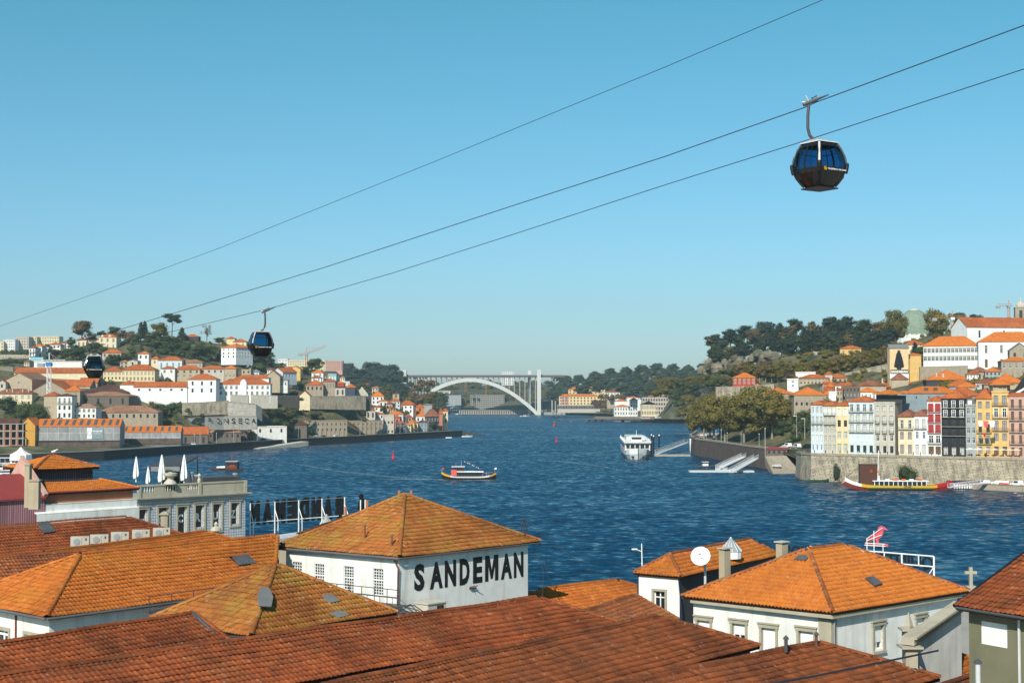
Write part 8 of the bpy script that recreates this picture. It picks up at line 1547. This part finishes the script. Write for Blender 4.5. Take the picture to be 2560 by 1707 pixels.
for lab, q in (('long pale wake curving back from the tour boat', ((690, 1152, .6), (760, 1163, 3), (850, 1178, 4), (960, 1190, 4), (1040, 1196, 3), (1095, 1199, 1.5))), ('pale current streak left of the cruise ship', ((1425, 1140, .5), (1460, 1134, 6), (1510, 1128, 5), (1555, 1122, 1))), ('pale current streak in front of the cruise ship', ((1330, 1150, 1), (1400, 1153, 5), (1500, 1165, 5), (1570, 1178, 1))), ('pale current streak beyond the village tip', ((1170, 1073, 1), (1240, 1072, 9), (1330, 1075, 7), (1400, 1080, 1)))): wake(lab, [tuple(G(x, y, 0).xy) + (w_,) for x, y, w_ in q], 'wake_sheen')
qp = []
for i in range(26):
    px = 2035 + i * 20.3 + (i * 7) % 9; p = P(px, 1000, 590 - (px - 2027) * .081 - 7 - (i % 3)); p.z = 10.8; o = person(None, p, PAINT[(i * 5) % 6] if i % 3 else 'm_navy', 1.7); o['category'] = 'person'; qp.append((px, o))
ordinal_labels(qp, 'people strolling on the upper quay', 'person strolling on the upper quay before the houses, {o}')
# white river cruiser
t, b = boat('white river cruise ship moored beside the black piles', 1587, 1139, -1.62, 'cruise ship'); S = b.y * 66 / F / 11.4; mb = MB(); hull(mb, 76, 11.4, 3.6, 4.6, 3.6, 'm_white', 'm_silver', .5, n=20, fat=2); o = mb.build('hull', t); mb = MB(); mb.box(-36, -5.2, 3.5, 31, 5.2, 6.6, 'm_white'); mb.box(-35.5, -5.3, 4.3, 30, 5.3, 5.8, 'pane')
mb.box(31, -4.6, 4.4, 31.2, 4.6, 6.0, 'pane')
for y in (-5.2, -3.2, -1.2, .8, 2.8, 4.8): mb.box(31.2, y, 4.3, 31.35, y + .3, 6.1, 'm_white')
mb.box(-36, -5.5, 6.6, 32.5, 5.5, 6.9, 'm_white'); mb.build('saloon', t); mb = MB(); mb.box(16, -2.2, 6.9, 21, 2.2, 8.8, 'm_white'); mb.box(21, -2, 7.6, 21.1, 2, 8.5, 'pane'); mb.box(15, -3, 8.8, 21.6, 3, 9, 'm_white'); mb.build('wheelhouse', t); mb = MB()
for i in range(30):
    x = -35 + i * 2.2
    for y in (-5.3, 5.3): mb.tube([(x, y, 6.9), (x, y, 8)], .05, 'm_white', 3)
for y in (-5.3, 5.3): mb.tube([(-35, y, 8), (31, y, 8)], .06, 'm_white', 3)
mb.tube([(31, -5.3, 8), (32, 0, 8), (31, 5.3, 8)], .06, 'm_white', 3); mb.tube([(19, 0, 9), (19, 0, 11.5)], .1, 'm_white', 4); mb.build('railing', t); mb = MB(); mb.box(-20, -4, 7.0, 12, 4, 8.6, 'm_curtain'); mb.build('sun_awning', t); t.scale = (S, S, S)
for y in (-2.2, 2.2): mb = MB(); mb.box(37.2 - abs(y) * .55, y - .5, .7, 37.6 - abs(y) * .5, y + .5, 1.4, 'm_black'); mb.build('anchor', t)
pl = []
for px, yt in ((1616, 1098), (1621, 1100), (1628, 1104), (1629, 1088), (1634, 1091), (1648, 1089)): b = G(px, 1136, 0); mb = MB(); mb.tube([(0, 0, -2), (0, 0, Z(yt, b.y))], .45, 'm_black', 8); mb.lathe([(.45, Z(yt, b.y)), (.3, Z(yt, b.y) + .5), (.05, Z(yt, b.y) + .8)], 'm_white', 8); pl.append((px, single(mb, 'mooring_pile', None, 'mooring pile', b)))
ordinal_labels(pl, 'black mooring piles beside the cruise ship', 'black mooring pile with white cap, {o} of six')
def gangway(label, p0, p1, w_=1.6, h_=1.1, m='m_white'):
    t = thing('gangway', label, 'gangway', p0); d = p1 - p0; s = Vector((-d.y, d.x, 0)).normalized() * w_; mb = MB(); mb.slab([Vector(), d, d + s, s], (0, 0, -.2), 'm_silver'); mb.build('deck', t); n = max(6, int(d.length / 1.6))
    for side in (Vector(), s):
        mb = MB(); up = Vector((0, 0, h_)); mb.tube([side + up, side + d + up], .09, m, 4); mb.tube([side, side + d], .09, m, 4)
        for i in range(n): a, c_ = side + d * i / n, side + d * (i + 1) / n; mb.tube([a, a + up], .06, m, 3); mb.tube([a, c_ + up], .05, m, 3)
        mb.build('truss', t)
gangway('long white gangway from the cruise ship jetty up to the bastion', G(1648, 1134, 1.2), P(1722, 1104, 905) + Vector((0, 0, -.5)), 2.4, 2.2); b = G(1628, 1140, 0); mb = MB(); mb.box(-8, -2, -.5, 22, 3, 1, 'concrete'); single(mb, 'jetty', 'low concrete jetty at the foot of the black piles', 'jetty', b)
a = P(1732, 1100, 880); mb = MB(); mb.box(-2, -2, -3, 2.5, 2, -2.6, 'm_white'); mb.box(-2, -2, -2.6, -1.9, 2, 1, 'm_white'); mb.box(-2, -2.1, -2.6, 2.5, -2, 1, 'm_white'); mb.tube([(-1.8, -1.8, -11), (-1.8, -1.8, -3)], .3, 'm_white', 6); single(mb, 'landing_tower', 'white landing tower at the left end of the bastion', 'landing stage', a)
gangway('left truss gangway down to the floating pontoon', G(1800, 1172, .8), P(1873, 1141, 692) + Vector((-2, -3, 0)), 2.2, 1.8); gangway('right truss gangway down to the floating pontoon', G(1835, 1180, .8), P(1910, 1143, 668) + Vector((-3, -3, -.3)), 2.2, 1.8)
b = G(1835, 1180, 0); mb = MB(); mb.box(-20, -1, -.4, 9, 5, .7, 'm_silver'); single(mb, 'pontoon', 'grey floating pontoon below the two truss gangways', 'pontoon', b); bl = []
def small(label, px, yb, L_, m, m2, yaw, cabin=None, cat='boat'):
    t, b = boat(label, px, yb, yaw, cat); mb = MB(); hull(mb, L_, L_ * .3, .8, 1.3, .9, m, m2, .5); mb.build('hull', t)
    if cabin: mb = MB(); mb.box(-L_ * .12, -L_ * .09, .6, L_ * .12, L_ * .09, cabin[0], cabin[1]); mb.box(-L_ * .13, -L_ * .1, cabin[0] * .72, L_ * .13, L_ * .1, cabin[0] * .9, 'pane'); mb.box(-L_ * .15, -L_ * .11, cabin[0], L_ * .15, L_ * .11, cabin[0] + .12, 'm_white'); mb.build('cabin', t)
    return t
small('small black motor boat at the left end of the pontoon', 1763, 1168, 11, 'm_darkgrey', 'm_black', .1, (2.6, 'm_white')); small('small white boat moored at the pontoon front', 1812, 1178, 9, 'm_white', 'm_white', .1, (1.6, 'm_white')); small('small dark green rowing boat by the river wall', 2045, 1204, 9, 'm_green', 'm_black', .1)
small('small white and red boat far out in mid river', 1386, 1066, 12, 'm_darkred', 'm_white', 1.4, (4.5, 'm_red')); small('tiny white boat in front of the far viaduct', 1312, 1041, 16, 'm_white', 'm_white', .3, (3, 'm_white')); small('small white speedboat off the village tip', 1168, 1092, 9, 'm_white', 'm_white', .2, (1.4, 'm_white')); small('tiny white dinghy off the quay corner', 1122, 1095, 5, 'm_white', 'm_white', .2)
t = small('dark brown tug-like tour boat heading away on the left', 569, 1176, 15.5, 'm_brown', 'm_brown', 3.0, None, 'tour boat'); mb = MB(); mb.box(-5, -1.7, .8, .2, 1.7, 4.2, 'm_brown'); mb.box(-5.05, -1.75, 2.6, .3, 1.75, 3.6, 'pane'); mb.box(-5.4, -2, 4.2, .6, 2, 4.4, 'm_silver'); mb.build('wheelhouse', t); mb = MB(); mb.tube([(-2, 0, 4.4), (-2, 0, 7.5)], .08, 'm_red', 4); mb.build('mast', t); mb = MB()
for x in (-3.4, -2.2): mb.tube([(x + math.cos(a) * .45, 1.85, 2.2 + math.sin(a) * .45) for a in np.linspace(0, 6.28, 10)], .12, 'm_orange', 5)
mb.build('lifebuoy', t); mb = MB(); mb.hexa([(.8, -1.3, 1.3), (5, -1.1, 1.3), (5, 1.1, 1.3), (.8, 1.3, 1.3)], [(1, -1, 2.1), (4.8, -.8, 1.9), (4.8, .8, 1.9), (1, 1, 2.1)], 'm_white'); mb.build('foredeck', t)
# big traditional wine boat
t, b = boat('long traditional wine boat with yellow and green stripes and red bow below the river wall', 2246, 1224, -.1, 'wine boat'); L_ = b.y * 262 / F; mb = MB(); hull(mb, L_, 6, 1.7, 3.6, 4.6, 'm_yellow', 'm_darkred', .55, n=20, fat=.9, ends=('m_red', 'm_white', .15, 'm_darkred')); mb.build('hull', t)
mb = MB(); mb.box(-L_ * .3, -3.02, .45, L_ * .3, -2.9, .95, 'm_green'); letters('CRUZ', t, Vector((1.5, -3.02, 1.15)), (1, 0, 0), 2.6, .5, 'm_black', bold=.02, thick=.02); mb.build('stripe', t)
mb = MB(); mb.box(-L_ * .23, -2.2, 1.6, L_ * .25, 2.2, 3.2, 'pane')
for i in range(12): x = -L_ * .23 + L_ * .48 * i / 11; mb.box(x - .12, -2.28, 1.6, x + .12, -2.2, 3.2, 'm_white')
mb.build('saloon', t); mb = MB(); mb.box(-L_ * .25, -2.5, 3.2, L_ * .27, 2.5, 3.5, 'm_white'); mb.box(-L_ * .25, -1.5, 3.5, -L_ * .18, 1.5, 5.2, 'm_white'); mb.build('roof', t); mb = MB(); mb.box(-L_ * .365, -1.8, 1.6, -L_ * .195, 1.8, 9.3, 'm_brown'); mb.box(-L_ * .37, -2.0, 9.3, -L_ * .19, 2.0, 9.5, 'm_wood'); mb.build('steering_platform', t); mb = MB(); mb.tube([(-L_ * .2, -2, 3.5), (-L_ * .19, -2, 14.5)], .16, 'm_white', 6); mb.build('mast', t); mb = MB(); mb.tube([(-L_ * .36, 0, 8.5), (-L_ * .47, 0, 5), (-L_ * .53, 0, 3)], .1, 'm_darkred', 5); mb.build('steering_oar', t)
for x in (-L_ * .26, -L_ * .19): mb = MB(); mb.tube([(x + math.cos(a) * .4, -2.1, 6.8 + math.sin(a) * .45) for a in np.linspace(0, 6.28, 10)], .12, 'm_orange', 5); mb.build('lifebuoy', t)
for i in range(5): mb = MB(); x = -L_ * .13 + i * 2.9; mb.box(x, -2.3, 3.5, x + 1.5, -1.3, 4.1, 'm_orange' if i in (1, 2, 4) else 'm_white'); mb.build('locker', t)
t = small('blue and pink wooden boat laid up on the lower quay', 2413, 1209, 15, 'm_navy', 'm_pinkred', .15); t.location = P(2413, 1209, 535); t.location.z = 1.9
gangway('grey gangway bridging from the wine boat to the lower quay', G(2376, 1218, 1.5), P(2470, 1200, 522) + Vector((0, 0, -1)), 1.5, 1.2, 'm_silver')
t = thing('floating_jetty', 'white slatted floating jetty right of the wine boat', 'jetty', G(2385, 1222, 0)); 
for i in range(30): mb = MB(); mb.box(i * .85, -i * .25, .2, i * .85 + .55, -i * .25 + .3, 1.8, 'm_white'); mb.build('slat', t)
mb = MB(); mb.hexa([(0, 0, -.3), (26, -8, -.3), (26, -6, -.3), (0, 2, -.3)], [(0, 0, .3), (26, -8, .3), (26, -6, .3), (0, 2, .3)], 'm_black'); mb.build('float', t)
# buoys
for px, yb, D, m, lab in ((983, 1147, 0, 'm_red', 'tall red channel buoy left of the tour boat'), (1391, 1105, 0, 'm_red', 'tall red channel buoy in mid river'), (1334, 1046, 0, 'm_pinkred', 'tiny far red buoy near the viaduct'), (1427, 1054, 0, 'm_yellow', 'small yellow buoy left of the pier'), (2106, 1208, 0, 'm_orange', 'small orange float near the wine boat stern')):
    b = G(px, yb, 0); k = 1 if px in (983, 1391) else .4; mb = MB(); mb.lathe([(1.0 * k, -.3), (1.0 * k, .7 * k), (.5 * k, 1.6 * k), (.25 * k, 3.0 * k), (.12 * k, 3.9 * k), (.3 * k, 4.3 * k), (.05 * k, 4.9 * k)], m, 10); single(mb, 'buoy', lab, 'buoy', b)
# moored white boats and tents behind the left roofs
for px, yb, L_, lab in ((30, 1222, 26, 'white moored tour boat nearest the maroon roof'), (60, 1196, 24, 'white moored tour boat beside the pagoda tent'), (20, 1176, 22, 'white moored tour boat farthest at the left edge')):
    t, b = boat(lab, px, yb, .12, 'tour boat'); mb = MB(); hull(mb, L_, 5, 1.6, 2.8, 2.6, 'm_white', 'm_navy', .5); mb.build('hull', t); mb = MB(); mb.box(-L_ * .35, -2, 1.5, L_ * .3, 2, 3.4, 'pane'); mb.build('saloon', t); mb = MB(); mb.box(-L_ * .38, -2.4, 3.4, L_ * .33, 2.4, 3.65, 'm_white'); mb.build('roof', t)
    for i in range(7): mb = MB(); x = -L_ * .34 + i * L_ * .1; mb.box(x, -2.2, 3.65, x + .8, -1.5, 4.4, ['m_red', 'm_white', 'm_navy'][i % 3]); mb.tube([(x, -2.3, 3.65), (x, -2.3, 5.8)], .06, 'm_white', 3); mb.build('seat', t)
    mb = MB(); mb.box(-L_ * .38, -2.4, 5.8, L_ * .1, 2.4, 6, 'm_white'); mb.build('canopy', t)
b = P(52, 1150, 560); t = thing('pagoda_tent', 'pale blue-white pagoda tent on the left river bank', 'tent', b); mb = MB(); mb.lathe([(4.5, 0), (4.3, 2.2), (1.6, 3.6), (.1, 5.2)], 'white_clean', 8); mb.build('canopy', t)
# ------------------------------------------------------------------ woods of the far hills: past counting, each hill one mass
def wood(name, label, pts, mats, kinds):
    Vs, Fs, Rs, n0 = [], [], [], 0; rs = np.random.RandomState(len(pts))
    base = [leafcloud(lobeset(k, rs), 260, .05, rs) for k in kinds]
    for i, (px, yb, h, D) in enumerate(pts):
        V, Fq, R = base[i % len(base)]; b = P(px, yb, D); s = h * D / F; w_ = s * rs.uniform(1.3, 2.0); a = rs.uniform(0, 6.28); c, q = math.cos(a), math.sin(a)
        W = np.stack([(V[:, 0] * c - V[:, 1] * q) * w_ + b.x, (V[:, 0] * q + V[:, 1] * c) * w_ + b.y, V[:, 2] * s + b.z - s * .28], -1); Vs.append(W); Fs.append(Fq + n0); Rs.append(np.clip(R * .7 + rs.uniform(0, .3), 0, 1)); n0 += len(V); CTRL.append((b.x, b.y, b.z))
    o = link(name, npmesh(name, np.concatenate(Vs), np.concatenate(Fs), np.concatenate(Rs), (mats,))); tag(o, label, None, None, 'stuff')
rw = random.Random(21)
top = lambda px: np.interp(px, [1370, 1400, 1440, 1500, 1560, 1620, 1680, 1740, 1800], [950, 946, 938, 925, 918, 908, 908, 912, 905])
pts = [[], []]
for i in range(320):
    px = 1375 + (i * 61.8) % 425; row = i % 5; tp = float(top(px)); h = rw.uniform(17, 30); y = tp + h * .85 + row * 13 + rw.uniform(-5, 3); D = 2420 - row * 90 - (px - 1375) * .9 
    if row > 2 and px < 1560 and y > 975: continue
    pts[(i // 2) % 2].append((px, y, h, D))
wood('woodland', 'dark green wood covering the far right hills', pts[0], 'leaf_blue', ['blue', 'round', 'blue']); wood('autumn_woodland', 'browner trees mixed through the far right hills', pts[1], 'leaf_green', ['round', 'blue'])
pts = [(px, 960 + (i % 4) * 14 + rw.uniform(-4, 4), rw.uniform(10, 18), 2560 + (3 - i % 4) * 60) for i, px in enumerate(np.linspace(1060, 1420, 90))]; wood('scrubland', 'scrub and small trees on the cliff beyond the bridge', pts, 'leaf_plane', ['bush', 'round'])
pts = [(px, 1006 + (i % 3) * 12 - 4, rw.uniform(18, 30), 1980 - (i % 3) * 40) for i, px in enumerate(np.linspace(1000, 1108, 26))]; wood('tip_woodland', 'green trees on the river bend behind the village tip', pts, 'leaf_green', ['round'])
pts = [(px, 1016 - (i % 2) * 20, rw.uniform(14, 20), 2060) for i, px in enumerate(np.linspace(1496, 1560, 10))] + [(px, 1012 + (i % 2) * 6, 20, 2080) for i, px in enumerate(np.linspace(1488, 1530, 7))]; wood('bare_woodland', 'reddish brown trees between the yellow and white riverside houses', pts, 'leaf_autumn', ['round'])
pts = [(px, 1085 + (i % 3) * 3 - (px - 480) * .02, 10, 1000) for i, px in enumerate(np.linspace(1030, 1031, 2))]
CTRL += [(P(px, y, D).x, D, P(px, y, D).z) for px, y, D in ((1200, 950, 2800), (1350, 955, 2750), (1100, 958, 2750), (1000, 958, 2700), (900, 940, 2600), (1500, 950, 2600), (1250, 1018, 2560), (1400, 1020, 2300))] + [(0, 2500, 5), (-90, 2500, 5), (90, 2500, 5), (150, 2490, 5), (-900, 2700, 55), (1500, 2700, 80), (1200, 1500, 90), (900, 900, 90)]
for px, yb, h, D in ((1390, 958, 20, 2500), (1403, 956, 18, 2500), (1420, 960, 24, 2450)): tree(px, yb, h, D, 'round', h, label='single round tree at the right end of the bridge deck, %s' % {1390: 'leftmost', 1403: 'middle', 1420: 'rightmost'}[px])
CTRL += [(-700, 900, 70), (-700, 1300, 85), (-420, 1500, 70), (-400, 1900, 60), (-700, 2400, 60), (-150, 250, 6), (-300, 300, 30), (-500, 600, 50), (-330, 1150, 60), (-250, 640, 5), (-300, 760, 6)]
# ------------------------------------------------------------------ ground sheets and water
def idw(x, y, extra=()):
    c = np.array(CTRL + list(extra)); out = np.empty(len(x))
    for i in range(0, len(x), 4000):
        d = (x[i:i + 4000, None] - c[None, :, 0]) ** 2 + (y[i:i + 4000, None] - c[None, :, 1]) ** 2 + 30.0
        wt = d ** -2.2; out[i:i + 4000] = (wt * c[None, :, 2]).sum(1) / wt.sum(1)
    return out
def sheet(name, shore, dirv, offs, m, zshore=None, samples=160, xr=None):
    """land behind a shoreline: rows run inland from it"""
    sh = np.array(shore, float); L = np.concatenate([[0], np.cumsum(np.hypot(np.diff(sh[:, 0]), np.diff(sh[:, 1])))]); t = np.linspace(0, L[-1], samples)
    sx, sy = np.interp(t, L, sh[:, 0]), np.interp(t, L, sh[:, 1]); zs = np.interp(t, L, sh[:, 2])
    X_ = sx[:, None] + dirv[0] * np.array(offs)[None]; Y_ = sy[:, None] + dirv[1] * np.array(offs)[None]
    Z_ = idw(X_.ravel(), Y_.ravel()).reshape(X_.shape); o = np.array(offs)[None]; k = np.clip((o - 14) / 25, 0, 1); Z_ = zs[:, None] * (1 - k) + Z_ * k
    rs = np.random.RandomState(3); Z_ += rs.uniform(-.35, .35, Z_.shape) * k
    n, q = X_.shape; V = np.stack([X_, Y_, Z_], -1).reshape(-1, 3); i, j = np.meshgrid(np.arange(n - 1), np.arange(q - 1), indexing='ij'); a = (i * q + j).ravel()
    Fq = np.stack([a, a + q, a + q + 1, a + 1], 1)
    nn = np.cross(V[Fq[:, 1]] - V[Fq[:, 0]], V[Fq[:, 2]] - V[Fq[:, 0]])[:, 2].sum()
    if nn < 0: Fq = Fq[:, ::-1]
    me = npmesh(name, V, Fq, None, (m,)); me.polygons.foreach_set('use_smooth', np.ones(len(Fq), bool)); ob = link(name, me); ob['kind'] = 'structure'; return ob
offs = [0, 6, 14, 22, 30, 40, 50, 62, 75, 90, 105, 120, 140, 160, 180, 200, 225, 250, 280, 310, 345, 385, 430, 480, 550, 650, 800]
sheet('left_bank_ground', [(x - 2.5, y, 4.5) for x, y in LQ] + [ (-60, 1230, 4), (-110, 1400, 4), (-100, 1750, 4), (-92, 1950, 4), (-140, 2200, 4), (-190, 2470, 4)], (-1, 0), offs, 'hill')
sheet('right_bank_ground', [(x + 3, y, z - .1) for x, y, z in RQ[::-1]] + [(178, 1000, 6), (200, 1300, 5), (235, 1600, 5), (240, 1722, 5), (176, 1745, 5), (180, 1900, 4), (150, 2300, 4), (100, 2440, 4), (90, 2486, 4)], (1, 0), offs + [1000], 'hill')
sheet('far_bank_ground', [(-1500, 2600, 6), (-400, 2530, 6), (-105, 2492, 5), (20, 2490, 5), (178, 2490, 5), (600, 2490, 40), (1600, 2490, 70)], (0, 1), [0, 6, 14, 22, 34, 50, 70, 95, 130, 180, 250, 330, 420, 520], 'hill_far', samples=140)
nb = [(-900, 120), (-300, 190), (-100, 212), (-20, 218), (40, 218), (110, 212), (300, 200), (900, 120)]
mb = MB(); 
for i in range(len(nb) - 1):
    a, b = nb[i], nb[i + 1]; P_ = [(a[0], a[1], 3.5), (b[0], b[1], 3.5), (b[0], 150, 5), (a[0], 150, 5)]
    if a[1] > 150 or b[1] > 150: mb.face([P_[3], P_[2], P_[1], P_[0]][::-1], 'pave'); mb.face([(a[0], a[1], -3), (b[0], b[1], -3), (b[0], b[1], 3.5), (a[0], a[1], 3.5)][::-1], 'quay_stone')
mb.face([(-900, 150, 5), (900, 150, 5), (900, 60, 9), (-900, 60, 9)][::-1], 'pave'); mb.face([(-900, 60, 9), (900, 60, 9), (900, -60, 14), (-900, -60, 14)][::-1], 'pave')
struct(mb, 'near_bank_ground')
mb = MB(); mb.face([(-2600, -100, 0), (2600, -100, 0), (2600, 3000, 0), (-2600, 3000, 0)], 'water'); struct(mb, 'water')
# low growth scattered over both hillsides, past counting
def scatter(name, label, n, xr, yr, seed, mt, keep):
    rs = np.random.RandomState(seed); x = rs.uniform(*xr, n); y = rs.uniform(*yr, n); ok = keep(x, y); x, y = x[ok], y[ok]; hb = np.array(HB)
    ok = (((x[:, None] - hb[None, :, 0]) ** 2 + (y[:, None] - hb[None, :, 1]) ** 2) > hb[None, :, 2] ** 2).all(1); x, y = x[ok], y[ok]; z = idw(x, y)
    ok = z > 9; x, y, z = x[ok], y[ok], z[ok]; V, Fq, R = leafcloud([((0, 0, .3), (.5, .5, .4)), ((.35, .1, .2), (.35, .3, .3)), ((-.3, .2, .25), (.3, .35, .3))], 36, .15, rs); s = rs.uniform(1.6, 4.2, len(x))[:, None, None]
    a = rs.uniform(0, 6.28, len(x))[:, None]; W = np.stack([V[None, :, 0] * np.cos(a) - V[None, :, 1] * np.sin(a), V[None, :, 0] * np.sin(a) + V[None, :, 1] * np.cos(a), np.tile(V[:, 2], (len(x), 1))], -1) * s + np.stack([x, y, z], -1)[:, None, :]
    Fa = (Fq[None] + (np.arange(len(x)) * len(V))[:, None, None]).reshape(-1, 4); o = link(name, npmesh(name, W.reshape(-1, 3), Fa, np.tile(R, len(x)) * .6 + np.repeat(rs.uniform(0, .4, len(x)), len(R)), (mt,))); tag(o, label, None, None, 'stuff')
lqx = lambda y: np.interp(y, [p[1] for p in LQ], [p[0] for p in LQ]); rqx = lambda y: np.interp(y, [p[1] for p in RQ[::-1]] + [1000, 1300], [p[0] for p in RQ[::-1]] + [178, 200])
scatter('hillside_scrub', 'low green scrub scattered over the left hillside', 5200, (-520, 0), (760, 1500), 4, 'leaf_green', lambda x, y: x < np.where(y < 1197, lqx(y), -60 - (y - 1197) * .2) - 18)
scatter('hillside_brush', 'low brownish brush scattered over the right hillside', 4200, (110, 560), (600, 1300), 5, 'leaf_plane', lambda x, y: x > rqx(y) + 30)
# ------------------------------------------------------------------ air
m = bpy.data.materials.new('haze'); m.use_nodes = True; n = m.node_tree; n.nodes.clear(); o = n.nodes.new('ShaderNodeOutputMaterial'); v = n.nodes.new('ShaderNodeVolumePrincipled')
v.inputs['Color'].default_value = (.78, .92, 1, 1); v.inputs['Density'].default_value = HAZE; v.inputs['Anisotropy'].default_value = .3; n.links.new(v.outputs[0], o.inputs['Volume']); MT['haze'] = m
if HAZE:
    mb = MB(); mb.box(-2700, -150, -1.2, 2700, 3150, 230, 'haze'); h = mb.build('haze'); h['kind'] = 'stuff'
# labels for the numbered groups
for g, (phr, pat) in TG.items():
    it = [(px, t) for gg_, px, t, lab in TREES if gg_ == g and not lab]
    if it: ordinal_labels(it, phr, pat)
